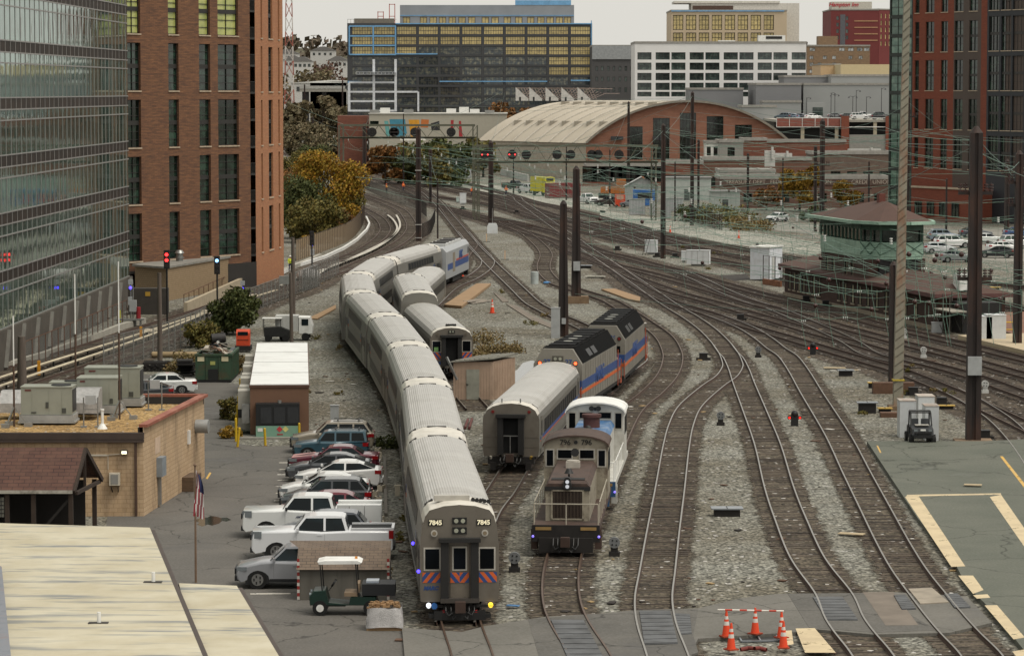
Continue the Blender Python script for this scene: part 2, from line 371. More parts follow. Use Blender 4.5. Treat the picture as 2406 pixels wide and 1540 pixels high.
sheet('yard_road',gs(R6((0,285),(700,385),(1240,468),(1300,560),(700,470),(0,330))),.008,ROAD)
sheet('yard_road',gs(R6((650,332),(1240,368),(1240,425),(1000,400),(840,372),(690,352))),.012,DUST)
sheet('yard_road',gs([(830,375),(1110,430),(1450,462),(1420,500),(1110,448),(830,388)]),.008,ROAD)
sheet('car_park',gs([(2190,540),(2900,520),(2900,640),(2190,605)]),.012,DUST)
sheet('far_platform',gs(z3((1930,595),(2404,580),(2800,640),(2800,780),(2404,705))),.35,M('pale_platform','#b3a489',.9,world=True,sc=.6,dirt='#8a7d68'),thick=.35)
sheet('brick_pavement',gs(z3((2080,420),(2500,400),(2700,560),(2404,585),(2080,560))),.1,M('brick_pavers','#7c5a48',.9,world=True,sc=.7),thick=.1)
sheet('puddle',gs([(1180,905),(1192,880),(1215,868),(1228,852),(1250,846),(1266,852),(1258,866),(1272,876),(1250,900),(1240,930),(1215,945),(1190,938)]),.009,M('standing_water','#4a4d4c',.04,spec=.9))
sheet('puddle',gs(r1((1030,828),(1052,818),(1080,821),(1098,812),(1130,816),(1150,822),(1182,820),(1205,832),(1180,841),(1158,838),(1140,852),(1105,862),(1082,856),(1055,867),(1028,858),(1040,846),(1012,838))),.017,M('shallow_water','#33342f',.05,spec=.9))
sheet('tar_patch',gs(z3((215,140),(420,128),(445,165),(330,180))),.01,M('tar','#2c2723',.9,world=True))
RAILM=[M('rusty_rail_side','#3d2a1f',.8,var=.3,sc=3),M('polished_rail_head','#96928a',.34,.8,var=.1,sc=2)]
RAILM2=[RAILM[0],M('dull_rail_head','#5c4a3d',.5,.5,var=.25,sc=2)]
TIE=[M('weathered_tie_'+k,c,.95,var=.35,sc=3,stretch=(.4,3,1),fine=.4,rnd=.35)for k,c in(('dark','#2f2620'),('brown','#3d322a'),('grey','#50463c'))]
tie_me=[MB().box((0,0,0),(.22,2.6,.16)).mesh('sleeper',t)for t in TIE]
NT=[0]
def ribbon(pts,hw,zz,mat,name,parent):
 m=MB();us=(-1,-.8,-.55,0,.55,.8,1);ed=(0,.3,.75,1,.75,.3,0);rows=[]
 for i,p in enumerate(pts):
  d=(pts[min(i+1,len(pts)-1)]-pts[max(i-1,0)]).normalized();n=Vector((-d.y,d.x,0))
  rows.append([(p.x+n.x*u*hw,p.y+n.y*u*hw,zz)for u in us])
 for r_ in rows:m.v+=r_
 k=len(us)
 for i in range(len(rows)-1):
  for j in range(k-1):m.f.append((i*k+j,i*k+j+1,(i+1)*k+j+1,(i+1)*k+j));m.m.append(0);m.sm.append(False)
 o=m.build(name,mat,parent,fix=False)
 a=o.data.attributes.new('edge','FLOAT','POINT');a.data.foreach_set('value',[e for _ in rows for e in ed])
 return o
def ext(L,d=80):return L+[L[-1]+(L[-1]-L[-2]).normalized()*d]
def track(label,pts,near=0.,bright=True,hw=2.0,oil=False,ties=True,hide=None,group=None):
 NT[0]+=1;i=NT[0];dz=.0022*i
 P=spline([(p[0],p[1],0)for p in pts],.61)
 t=thing('railway_track',label,'railway track',(P[0].x,P[0].y,0),0,group)
 O=P[0];L_=[p-O for p in P]
 rb=ribbon(L_[::3]+[L_[-1]],hw,.019+dz,BALLAST2 if oil else BALLAST,'ballast_bed',t);rb['kind']='stuff'
 for s in(-1,1):
  secs=[];far=O.y>330
  for k in range(0,len(L_),1 if not far else 2):
   d=(L_[min(k+1,len(L_)-1)]-L_[max(k-1,0)]).normalized();n=Vector((-d.y,d.x,0));c=L_[k]+n*s*.753
   secs.append([(c.x+n.x*u,c.y+n.y*u,zz+dz)for u,zz in((-.07,.03),(-.036,.12),(-.036,.195),(.036,.195),(.036,.12),(.07,.03))])
  m=MB();n6=6;m.v=[p for q in secs for p in q]
  for k in range(len(secs)-1):
   for j in range(5):m.f.append((k*n6+j,k*n6+j+1,(k+1)*n6+j+1,(k+1)*n6+j));m.m.append(1 if j==2 else 0);m.sm.append(False)
  m.build('rail',RAILM if bright else RAILM2,t,fix=False)
 if ties:
  m=MB();ntie=0
  for k in range(1,len(L_)-1):
   p=P[k];d=(P[k+1]-P[k-1]);a=atan2(d.y,d.x)+random.uniform(-.03,.03)
   zt=-.046+dz+random.uniform(-.026,.010)
   off=random.uniform(-.12,.12);q=L_[k]+Vector((-sin(a)*off,cos(a)*off,zt))
   if p.y<near and ntie<100:
    put('sleeper',random.choice(tie_me),t,q,a);ntie+=1
   else:m.box(q,(.22,2.6,.16),random.randrange(3),a)
  if m.v:m.build('sleepers',TIE,t,fix=False)['kind']='stuff'
 return P
def D(*p):return[G(x,y)for x,y in p]
def J(x,y):return G(x,y,4.85)
front=G(1085,1478)
t1=[G(1130,1640),G(1107,1540),front]+[J(x,y)for x,y in((1035,1042),(1010,918),(980,836),(929.6,755),(872.5,698),(836,651))]+[J(884,607),J(990,574),J(1060,554)]+D(*z1((1800,1210),(1874,1115),(1845,1045),(1780,960),(1690,850),(1640,780),(1590,712)))
P1=track('track under the long silver double-deck train on the left',t1,0,False)
t2=[Vector(p+(0,))for p in((-2.2,205),(-3.3,216),(-4.4,227),(-5.7,240),(-7.2,253),(-8.3,265),(-8.75,278),(-8.55,291),(-7.7,305))]+D(*z1((1670,1515),(1865,1425),(1995,1335),(2030,1268),(2000,1215),(1905,1110),(1800,985)))
P2=track('track under the middle train ending behind the tan shed',t2,0,True)
t3=[Vector(p+(0,))for p in((-2.2,122),(-1.9,128))]+D(*r3((500,860),(607,700),(692,562)))+[Vector(p+(0,))for p in((1.1,184),(2.45,194.5),(4.5,208),(6.0,216),(7.9,231.1),(9.6,243))]+D((1470,836),(1440,808),(1395,784),(1348,761),(1306,744))+D(*z2((680,1305),(560,1235),(415,1095),(200,890)))+D(*z1((2070,1295),(1910,1135),(1725,910)))+D(*q4((1250,810),(1160,705),(1090,640),(1000,560),(860,480)))
P3=track('yard track through the coach and the two stripe-sided locomotives',t3,0,True)
t4=D((1420,1620),*r3((1062,1540),(972,1400),(927,1285),(920,1140),(950,990)))+[Vector(p+(0,))for p in((2.5,142),(3.0,150),(3.9,160),(4.7,170))]+D(*R6((160,1455),(290,1335),(375,1245),(410,1165),(408,1095),(355,1005)))+D(*z2((1590,1405),(1390,1275),(1255,1205),(950,1108),(790,1052),(695,965),(672,890),(695,780),(620,680),(480,570),(300,475)))+D(*q4((2406,1000),(2100,930),(1850,880)))
P4=track('track under the two switchers curving away past the striped locomotives',t4,178,False)
n1=D((1590,1620),*r4((262,1540),(212,1400),(195,1265),(215,1125),(245,915),(280,695),(312,475),(340,350),(390,250),(505,147)))+D(*q2((500,1310),(565,1205),(560,1160),(522,1065),(435,945),(295,805),(125,680),(0,605)))+D(*q3((1745,1430),(1460,1230),(1220,1065),(985,910),(795,785),(615,650),(475,555),(210,365),(0,215)))+D(*q4((2170,600),(1800,490)))
Pn1=track('empty track right of the switchers that climbs to the far diagonal crossover',n1,175,True)
n2=D((2090,1620),*r5((450,1540),(385,1465),(310,1360),(262,1240)))+D(*r4((1000,1055),(915,860),(850,680),(790,455),(720,270),(665,130)))+D(*q2((635,1245),(570,1110),(522,1065),(450,965)))
track('empty track crossing the paved strip right of the orange cones',n2,175,True)
ot=D((2350,1620),*r5((1015,1540),(955,1485),(855,1375),(740,1230),(650,1110),(565,965),(475,790),(380,605),(280,405),(145,185)))+D(*q2((1275,1260),(1155,1095),(1030,1010),(900,905),(725,795),(525,710),(300,630),(0,540)))
track('empty track running along the edge of the platform pavement',ot,165,True)
fa=[G(500,300)]+D(*z1((80,125),))+D(*q4((140,106),(850,275),(1600,440),(2080,565)))+D(*q3((143,212),(480,290),(1000,415),(1350,500),(1700,600),(2139,690)))+D((2000,630),(2405,676),(2600,700))
fa=ext(fa)
track('outermost main line beside the pale yard road',fa,0,False,oil=True)
ga=[G(500,306),G(690,338)]+D(*q4((0,150),(850,352),(1500,500),(2000,610)))+D(*q3((143,290),(480,400),(1000,510),(1400,610),(1700,680),(2139,780)))+D((2000,655),(2405,730),(2600,770))
ga=ext(ga)
track('second main line in from the pale yard road',ga,0,False,oil=True)
ha=[G(500,314),G(700,357)]+D(*q4((0,205),(850,420),(1500,560),(2000,680)))+D(*q3((143,365),(480,490),(720,560),(1000,630),(1450,740),(1900,840)))+D(*q2((320,40),(740,130)))+D((1850,657),(2050,715),(2405,800),(2600,850))
ha=ext(ha)
track('third main line passing behind the white lineside cabinets',ha,0,False,oil=True)
ia=[G(500,325),G(680,364)]+D(*q4((0,285),(400,390),(850,520),(1100,600),(1500,655),(2000,750)))+D(*q3((143,395),(480,500),(700,560)))
track('main line nearest the crouching track worker',ia,0,False,oil=True)
aa=D(*q4((600,455),(850,570),(1000,680),(1300,765),(1700,865),(2406,1010)))+D(*q3((230,540),(470,600),(600,655),(720,715),(1000,820),(1300,890),(1600,975),(1901,1047)))+D(*q2((500,318),(1000,450),(1500,570),(2139,755)))+D(*q1((450,137),(1220,318),(1925,495),(3000,760)))
aa=ext(aa)
track('main line closest to the long dark brick building',aa,0,False,oil=True)
ba=D(*q4((1300,785),(1700,890),(2000,980),(2244,1060)))+D(*q3((250,640),(470,715),(720,835),(950,920),(1200,995),(1500,1065),(1901,1172)))+D(*q2((300,370),(650,480),(1000,575),(1350,667),(1700,765),(2139,885)))+D(*q1((450,293),(1220,490),(1925,685),(3000,980)))
ba=ext(ba)
track('second main line out from the long dark brick building',ba,0,False,oil=True)
ca=D(*q3((470,725),(720,850),(900,920),(1150,1020),(1370,1130),(1600,1215),(1901,1318)))+D(*q2((350,510),(700,615),(1100,730),(1500,850),(1967,978)))+D(*q1((450,465),(1220,670),(1925,920),(3000,1300)))
ca=ext(ca)
track('third main line out from the long dark brick building',ca,0,False,oil=True)
da=D(*q3((985,915),(1220,1075),(1460,1255),(1700,1375),(1901,1456)))+D(*q2((350,645),(700,760),(1100,875),(1500,995),(2139,1185)))+D(*q1((450,640),(1220,955),(1380,1040),(1925,1300),(2600,1640)))
da=ext(da)
track('main line passing just behind the rusty mast',da,0,False,oil=True)
track('diverging track curving toward the platform by the big dark pole',D(*q1((1000,850),(1220,960),(1390,1060),(1640,1230),(1860,1450),(2050,1700),(2200,1950))),0,True)
for lab,pts in(('crossover linking the brick building line to the next main',q2((0,180),(200,265),(450,385),(650,468),(900,553))),('crossover in front of the dark brick building',q2((1000,575),(1250,680),(1550,810),(1820,940),(2067,1085))+q1((700,590),)),('short crossover behind the two bare steel poles',q3((480,400),(720,470),(1000,560),(1300,650),(1500,745))),('crossover joining the outer mains near the cabinets',q3((1000,415),(1300,520),(1700,660),(2000,745)))):
 track(lab,D(*pts),0,True,oil=True)
m1=[G(-260,965),G(0,881)]+D((219,814),(375,764),(531,714),(681,667))+D(*z1((400,1335),(600,1262),(800,1180),(950,1095),(1040,1015),(1062,945),(1010,862),(900,792),(790,742),(600,690),(300,640)))
m2=[G(-260,1030),G(0,941)]+D((187,876),(312,832),(468,772),(593,717),(687,685))+D(*z1((400,1432),(660,1350),(900,1245),(1060,1165),(1200,1085),(1285,1010),(1312,935),(1275,850),(1200,775),(1000,688),(850,638),(700,600),(400,560)))
Pm1=track('rapid transit track nearest the glass building',m1,0,False)
Pm2=track('rapid transit track nearest the parking lot',m2,0,False)
for nm,pts,hw_ in(('transit_ballast',Pm1,4.2),('transit_ballast',Pm2,4.2),*[('main_line_ballast',spline([(p[0],p[1],0)for p in q],.61),4.0)for q in(fa,ga,ha,ia,aa,ba,ca,da)]):
 o=ribbon(pts[::4]+[pts[-1]],hw_,.004,BALLAST3,nm,None);NT[0]+=1;o.location.z=.0003*NT[0]-.006;o['kind']='structure'
def along(P,off,a,b):
 o=[]
 for i in range(len(P)):
  if not(a<=P[i].y<=b):continue
  d=(P[min(i+1,len(P)-1)]-P[max(i-1,0)]).normalized();o.append(P[i]+Vector((-d.y,d.x,0))*off)
 return o
COVER=M('third_rail_cover','#c9bda4',.7,var=.1,dirt='#6d5f4c',damt=.5,sc=.8)
PCOV=M('pale_cover','#b5b0a4',.6,var=.1,dirt='#6d6558')
def third(label,P,off,a,b,col=COVER):
 pts=along(P,off,a,b)[::4]
 if len(pts)<2:return
 t=thing('third_rail',label,'third rail',pts[0]);m=MB();q=MB()
 for u,v in zip(pts,pts[1:]):m.beam(u-pts[0]+Vector((0,0,.42)),v-pts[0]+Vector((0,0,.42)),.28,.07)
 for p in pts[::2]:q.box(p-pts[0]+Vector((0,0,.2)),(.12,.12,.4))
 m.build('cover_board',col,t);q.build('brackets',BLK,t)['kind']='stuff'
third('cream third rail cover beside the transit track below the glass building',Pm1,-1.75,200,325)
third('cream third rail cover on the inner side of the near transit track',Pm2,1.75,200,318)
third('white third rail cover curving round the tree on the inner transit track',Pm1,-1.75,352,520,PCOV)
third('white third rail cover sweeping round the outer transit curve',Pm2,1.75,330,520,PCOV)
PAN=worldmat('ribbed_rubber_panel',lambda t,N,L,b:(L.new(mixn(t,lin('#3b3c3d'),lin('#56585a'),mr(t,nz(t,N.new('ShaderNodeNewGeometry').outputs['Position'],1.2,5),.35,.65)),b.inputs['Base Color']),b.inputs['Roughness'].__setattr__('default_value',.6)))
def panel(label,q,reg):
 p=[G(x,y,.19)for x,y in reg(*q)];m=MB()
 for k in range(8):
  a=k/8;c=(k+.86)/8
  P=[p[0].lerp(p[3],a),p[1].lerp(p[2],a),p[1].lerp(p[2],c),p[0].lerp(p[3],c)]
  m.prism(P,.1,.205)
 m.prism(p,.06,.185);tag(m.build('crossing_panel',PAN),label,'crossing panel')
panel('ribbed black rubber panel between the rails in front of the brown switcher',((870,1352),(1040,1352),(1150,1560),(962,1560)),r3)
panel('ribbed rubber panel between the rails left of the orange cones',((122,1305),(283,1305),(322,1472),(148,1478)),r4)
panel('ribbed rubber panel between the rails right of the orange cones',((150,1232),(305,1232),(385,1350),(222,1350)),r5)
panel('small rubber panel outside the rail left of the cones',((305,1318),(385,1322),(395,1420),(335,1425)),r4)
panel('small rubber panel next to the broken concrete slab',((572,1222),(632,1220),(688,1292),(615,1296)),r5)
panel('small rubber panel right of the broken concrete slab',((835,1216),(905,1214),(972,1284),(890,1288)),r5)
GDARK=glass('dark_window_glass','#0d1512',.05,.5,.0,'#38463d',.55)
FRM=M('dark_bronze_frame','#262421',.5,var=.15)
WCACHE={}
def window_mesh(w,h,nx,ny,frm,gl,fw=.07,dp=.1,split=None):
 k=(round(w,2),round(h,2),nx,ny,frm.name,gl.name,split)
 if k in WCACHE:return WCACHE[k]
 m=MB();m.poly([(0,0,0),(w,0,0),(w,0,h),(0,0,h)],1)
 for i in range(nx+1):
  x=w*i/nx;t=fw if i in(0,nx)else fw*.7;x=min(max(x,t/2),w-t/2);m.bx(x-t/2,x+t/2,-dp,.0,0,h,0)
 for j in range(ny+1):
  z=h*j/ny;t=fw if j in(0,ny)else fw*.7;z=min(max(z,t/2),h-t/2);m.bx(fw,w-fw,-dp*.8,-.004,z-t/2,z+t/2,0)
 if split:m.bx(.02,w-.02,-dp*1.2,-.006,h*split[0],h*split[1],0)
 WCACHE[k]=m.mesh('window',[frm,gl],fix=False);return WCACHE[k]
def wall_open(m,a,b,z0,z1,rects,dp=.25,mi=0,mr_=0):
 """wall from a to b (outside is to the right of a->b) with rectangular openings (u0,u1,z0,z1) and their reveals"""
 a=Vector((a[0],a[1],0));b=Vector((b[0],b[1],0));d=(b-a);L=d.length;d.normalize();n=Vector((d.y,-d.x,0))
 def P(u,z,k=0):q=a+d*u-n*k;return(q.x,q.y,z)
 us=sorted(set([0,L]+[round(r[i],4)for r in rects for i in(0,1)]));
 for u0,u1 in zip(us,us[1:]):
  if u1-u0<1e-4:continue
  c=(u0+u1)/2;cut=sorted([(r[2],r[3])for r in rects if r[0]<c<r[1]]);z=z0
  for q0,q1 in cut+[(z1,z1)]:
   if q0>z+1e-4:m.poly([P(u0,z),P(u1,z),P(u1,q0),P(u0,q0)],mi)
   z=max(z,q1)
 for u0,u1,q0,q1 in rects:
  m.poly([P(u0,q0),P(u1,q0),P(u1,q0,dp),P(u0,q0,dp)],mr_);m.poly([P(u0,q1,dp),P(u1,q1,dp),P(u1,q1),P(u0,q1)],mr_)
  m.poly([P(u0,q0),P(u0,q0,dp),P(u0,q1,dp),P(u0,q1)],mr_);m.poly([P(u1,q0,dp),P(u1,q0),P(u1,q1),P(u1,q1,dp)],mr_)
def put_windows(parent,a,b,rects,frm,gl,nx=1,ny=2,dp=.25,name='window',split=None,sill=None,cap=100,fw=.07):
 a=Vector((a[0],a[1],0));b=Vector((b[0],b[1],0));d=(b-a).normalized();n=Vector((d.y,-d.x,0));rz=atan2(d.y,d.x)
 k=sum(1 for c in parent.children if c.name.startswith(name));rest=MB();first=None
 for r in rects:
  w_,h_=r[1]-r[0],r[3]-r[2];p=a+d*r[0]-n*(dp-.01);p.z=r[2]
  nn=nx(w_)if callable(nx)else nx
  me=window_mesh(w_,h_,nn,ny,frm,gl,fw=fw,split=split)
  if k<cap:
   o=put(name,me,parent,p,rz);k+=1
   if sill:
    sm=MB();sm.bx(-.06,w_+.06,-dp-.08,-.02,-.14,-.012);sm.build('sill',sill,o)
  else:
   M_=Matrix.Translation(p)@Matrix.Rotation(rz,4,'Z')
   for pl in me.polygons:rest.add([M_@me.vertices[i].co for i in pl.vertices],[tuple(range(len(pl.vertices)))],pl.material_index)
 if rest.v:rest.build('remaining_'+name+'s',[frm,gl],parent,fix=False)['kind']='stuff'
def block(m,c,z0,z1,mi=0,mt=0):m.prism(c,z0,z1,mi,mt)
def rectpts(a,b,depth):
 a=Vector((a[0],a[1]));b=Vector((b[0],b[1]));d=(b-a).normalized();n=Vector((-d.y,d.x))
 return[a,b,b+n*depth,a+n*depth]
def building(name,label,a,b,depth,h,rects,wallmat,cat='building',z0=0,frm=FRM,gl=GDARK,nx=1,ny=2,dp=.25,roofmat=None,sides=None,uv=True,split=None,sill=None,parapet=.6,cap=100,fw=.07,name2='window'):
 """box building: front edge a->b, window rects on the front; sides: {1: rects on b side, 3: rects on a side}"""
 t=thing(name,label,cat,(a[0],a[1],0));o=Vector((a[0],a[1],0));q=[Vector((p.x-o.x,p.y-o.y))for p in rectpts(a,b,depth)]
 m=MB();sides=dict(sides or{});sides[0]=rects
 for i in range(4):
  p0,p1=q[i],q[(i+1)%4];wall_open(m,p0,p1,z0,h,sides.get(i,[]),dp)
 m.build('wall',wallmat,t,uv=uv,fix=False)
 r_=MB();r_.poly([(p.x,p.y,h-.02)for p in q]);
 if parapet:
  for i in range(4):
   p0,p1=q[i],q[(i+1)%4];r_.beam((p0.x,p0.y,h+parapet/2-.02),(p1.x,p1.y,h+parapet/2-.02),.35,parapet)
 r_.build('roof',roofmat or M('pale_roof','#8f8c86',.9),t,fix=False)
 back=MB()
 for i,rs in sides.items():
  if rs:put_windows(t,q[i],q[(i+1)%4],rs,frm,gl,nx,ny,dp,name2,split,sill,cap,fw)
 return t,q
def grid(L,n,w,z0,nf,fh,h,m0=None,m1=None,off=0):
 m0=(L/n-w)/2 if m0 is None else m0;m1=m0 if m1 is None else m1;p=(L-m0-m1-w)/max(1,n-1)
 return[(m0+i*p,m0+i*p+w,z0+f*fh+off,z0+f*fh+off+h)for f in range(nf)for i in range(n)]
def glass_block():
 a=Vector((-39.3,150,0));b=Vector((-36.3,303,0));t=thing('glass_office_block','long reflective glass office block with thin mullions filling the left edge','building',a)
 d=(b-a).normalized();n=Vector((d.y,-d.x,0));L=(b-a).length;rz=atan2(d.y,d.x)
 gl=glass('curtain_wall_glass','#6f9085',.03,.12,.05,'#567267',.6,.75,1.)
 sp=glass('spandrel_glass','#2b2521',.5,.2,0,'#3a2f28',.5,.0,.1)
 gm=M('grey_mullion','#8d8b88',.45,.3,var=.1)
 core=MB();core.bx(0,L,.25,30,0,44);core.build('core',M('dark_core','#23211f',.9),t,rz=rz)
 dark=MB();dark.bx(-1,L+.2,-.3,.25,0,3.0);dark.build('base_wall',M('brown_base_wall','#4b453d',.9,var=.2,sc=.4,dirt='#2f2b26'),t,rz=rz)
 for k in range(24):
  if k*6.5>60:st=MB();st.beam((k*6.5,-.42,.2),(k*6.5+1.6,-.42,2.9),.3,.2);st.build('buttress',M('pale_steel_buttress','#67655e',.7),t,rz=rz)
 fl=4.25;zb=3.02
 for f in range(10):
  z=zb+f*fl
  for nm,m_,z0,z1 in(('vision_band',gl,z+.02,z+2.55),('lower_band',gl,z+2.6,z+3.35),('spandrel_band',sp,z+3.4,z+4.2)):
   q=MB();q.poly([(0,0,z0),(L,0,z0),(L,0,z1),(0,0,z1)]);q.poly([(L,0,z0),(L,12,z0),(L,12,z1),(L,0,z1)]);q.build(nm,m_,t,rz=rz,fix=False)
  q=MB()
  for zz in(z,z+2.57,z+3.37):q.bx(0,L,-.05,-.002,zz-.05,zz+.05)
  q.build('transom',gm,t,rz=rz)
 x=0
 while x<L+.1:
  q=MB();q.bx(x-.05,x+.05,-.035,-.003,zb,44);
  if x>52:q.build('mullion',gm,t,rz=rz)
  x+=2.2
glass_block()
def brick_tower():
 a=Vector((-38.4,317.5,0));b=Vector((-26.9,336,0));d=(b-a).normalized();L=(b-a).length
 bm_=brick('mottled_brown_brick','#7f583d','#6b4a34','#54402f',1,.6,.16,.012,.9,'#43302a',.75,(.35,3.2,1),1.6)
 b2=brick('orange_brick_lit_side','#a8754f','#986948','#7f5b43',1,.6,.16,.012,.9,'#9a5f42',.5,(.4,2.5,1),1.4)  # side brick lightened in its colour, as lit from the open side
 t=thing('brick_apartment_tower','tall brown brick apartment tower with paired dark windows beside the glass block','building',a)
 s0=3.55;fh=5.66
 cols=[(302,333),(398,422),(470,496),(514,562)]
 def U(x):
  k=(x-1202.5)/FD;s=(k*a.y-a.x)/(d.x-k*d.y);return s
 rects=[];mids=[]
 for f in range(5):
  for c in cols:rects.append((max(.3,U(c[0])),U(c[1]),s0+f*fh,s0+f*fh+4.75))
 m=MB();z_=2.6;o=Vector((0,0))
 A=Vector((0,0));B=Vector((b.x-a.x,b.y-a.y));C=B+Vector((1.7,17));E_=A+Vector((-2,17))
 Bq=A+(B-A)*((U(589))/L)
 r1_=[r for r in rects]
 wall_open(m,A,Bq,z_,34,r1_,.35);m.build('front_wall',bm_,t,uv=True,fix=False)
 lit_=glass('yellow_green_blinds','#a9ad68',.25,.2,0,'#7d8a4c',.6);gt_=glass('dark_green_window','#13201a',.06,.5,0,'#2f463a',.7)
 put_windows(t,A,Bq,r1_[16:],FRM,lit_,lambda w_:2 if w_>2 else 1,6,.35,'window',(.47,.56),M('cream_sill','#a99a85',.8))
 put_windows(t,A,Bq,r1_[:16],FRM,gt_,lambda w_:2 if w_>2 else 1,6,.35,'window',(.47,.56),M('cream_sill','#a99a85',.8))
 dd=(B-A).normalized();nn=Vector((dd.y,-dd.x));In=Bq-nn*1.5;Bi=B-nn*1.5
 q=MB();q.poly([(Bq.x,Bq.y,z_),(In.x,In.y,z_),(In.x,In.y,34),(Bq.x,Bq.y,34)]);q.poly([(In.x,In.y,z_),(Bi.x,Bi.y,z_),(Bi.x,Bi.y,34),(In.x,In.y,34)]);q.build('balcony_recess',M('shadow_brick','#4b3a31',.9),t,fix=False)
 for f in range(12):
  q=MB();z=3.2+f*2.83;q.prism([Bq+dd*.02,B-dd*.02,Bi-dd*.02,In+dd*.02],z,z+.22);
  for k in range(7):p=Bq.lerp(B,(k+.3)/7);q.bx(p.x-.02,p.x+.02,p.y-.02,p.y+.02,z+.22,z+1.25)
  q.beam((Bq.x,Bq.y,z+1.27),(B.x,B.y,z+1.27),.06,.06);q.build('balcony',FRM,t)
 m2=MB();Ls=(C-B).length;rs=[]
 for f in range(5):
  for u,w_ in((2.2,1.0),(6.8,2.6),(12.8,1.0)):rs.append((u+1.2,u+w_+1.2,s0+f*fh-.1,s0+f*fh+4.65))
 wall_open(m2,B,C,0,34,rs,.3);wall_open(m2,C,E_,0,34,[]);wall_open(m2,E_,A,0,34,[]);m2.build('side_wall',b2,t,uv=True,fix=False)
 put_windows(t,B,C,rs,FRM,GDARK,lambda w_:2 if w_>2 else 1,6,.3,'window',(.47,.56),M('cream_sill','#a99a85',.8))
 q=MB();q.poly([(p.x,p.y,34)for p in(A,B,C,E_)]);q.build('roof',BLK,t,fix=False)
 q=MB();A2,B2=A+nn*.06,B+nn*.06;wall_open(q,A2,B2,0,z_,[(.6,2.6,.5,2.3)],.2);q.poly([(A2.x,A2.y,z_),(B2.x,B2.y,z_),(B.x,B.y,z_),(A.x,A.y,z_)]);q.build('plinth',M('charcoal_brick_plinth','#2b2825',.9,var=.2,sc=.5),t,fix=False)
brick_tower()
def low_shed():
 A=G(392,707);B=G(622,606,0);B=Vector((-29.2,333,0))
 t=thing('low_beige_outbuilding','low beige block outbuilding with flat roof and round vent under the tower','building',A)
 q=[Vector((p.x-A.x,p.y-A.y))for p in(A,B,B+Vector((-4,3,0)),A+Vector((-3.6,4.2,0)))]
 m=MB();m.prism(q,0,3.2);m.build('wall',brick('beige_small_block','#937d60','#8a7558','#75654f',1,.4,.2,.02),t,uv=True)
 c=sum(q,Vector((0,0)))/4;m=MB();m.prism([c+(p-c)*1.06 for p in q],3.2,3.4);m.build('roof',M('grey_flat_roof','#7e7b74',.9,var=.2),t)
 v=MB();p=(q[0]+(q[2]-q[0])*.42);v.cyl((p.x,p.y,3.4),(p.x,p.y,4.2),.35);v.cyl((p.x,p.y,4.2),(p.x,p.y,4.5),.5,.3);v.cyl((p.x,p.y,3.7),(p.x,p.y,3.8),.48);v.build('roof_vent',STEEL,t)
 t2=thing('retaining_wall','pale concrete retaining wall with low rail beside the transit track','wall',A);m=MB()
 m.beam(G(436,736)-A+Vector((0,0,.5)),G(590,664)-A+Vector((0,0,.5)),.35,1.0);m.build('wall',M('pale_retaining_concrete','#a3967f',.9,var=.15),t2)
 r=MB();a,b=G(432,724),G(580,656)
 for k in range(15):p=a.lerp(b,k/14)-A;r.bx(p.x-.03,p.x+.03,p.y-.03,p.y+.03,0,1.3)
 r.beam(a-A+Vector((0,0,1.3)),b-A+Vector((0,0,1.3)),.06,.06);r.build('railing',M('rusty_iron','#5b3d2b',.8),t2)
low_shed()
def hvac(parentless,name,label,c,d,fan=True,z=4.05,rz=0,duct=False):
 t=thing(name,label,'air conditioner',(c[0],c[1],z),rz);x,y,h=d
 gr=M('hvac_green_grey','#8c8e82',.55,var=.08,dirt='#5f6358',damt=.3,sc=.8)
 m=MB();m.bx(-x/2,x/2,-y/2,y/2,.42,.42+h);
 for k in(-.28,.05,.3):m.bx(x*k-.012,x*k+.012,-y/2-.012,-y/2-.001,.45,.4+h)
 m.bx(-x/2-.03,x/2+.03,-y/2-.03,y/2+.03,.421+h,.47+h);m.build('casing',gr,t)
 m=MB();m.bx(-x/2-.08,x/2+.08,-y/2-.08,y/2+.08,.1,.4);m.bx(-x/2-.15,x/2+.15,-y/2-.1,y/2+.1,0,.09);m.build('base_frame',M('galvanised','#9a9b99',.5,.3),t)
 m=MB();m.bx(x/2+.002,x/2+.03,-y*.42,y*.42,.55,.3+h);m.build('coil_grille',BLK,t)
 if fan:m=MB();m.cyl((x*.25,0,.472+h),(x*.25,0,.52+h),min(x,y)*.33,n=20);m.build('fan_guard',BLK,t)
 m=MB();m.bx(-x*.42,-x*.30,-y/2-.02,-y/2-.004,.25+h,.33+h);m.build('maker_plate',M('maroon_plate','#5d2a25',.5),t)
 m=MB();m.bx(-.04,.1,-y/2-.03,-y/2-.004,.75,1.05);m.bx(x*.3,x*.38,-y/2-.03,-y/2-.004,.5,.75);m.bx(-x*.3,-x*.2,-y/2-.03,-y/2-.004,.5,.56);m.build('access_latches',M('dark_plate','#3f413c',.5),t)
 return t
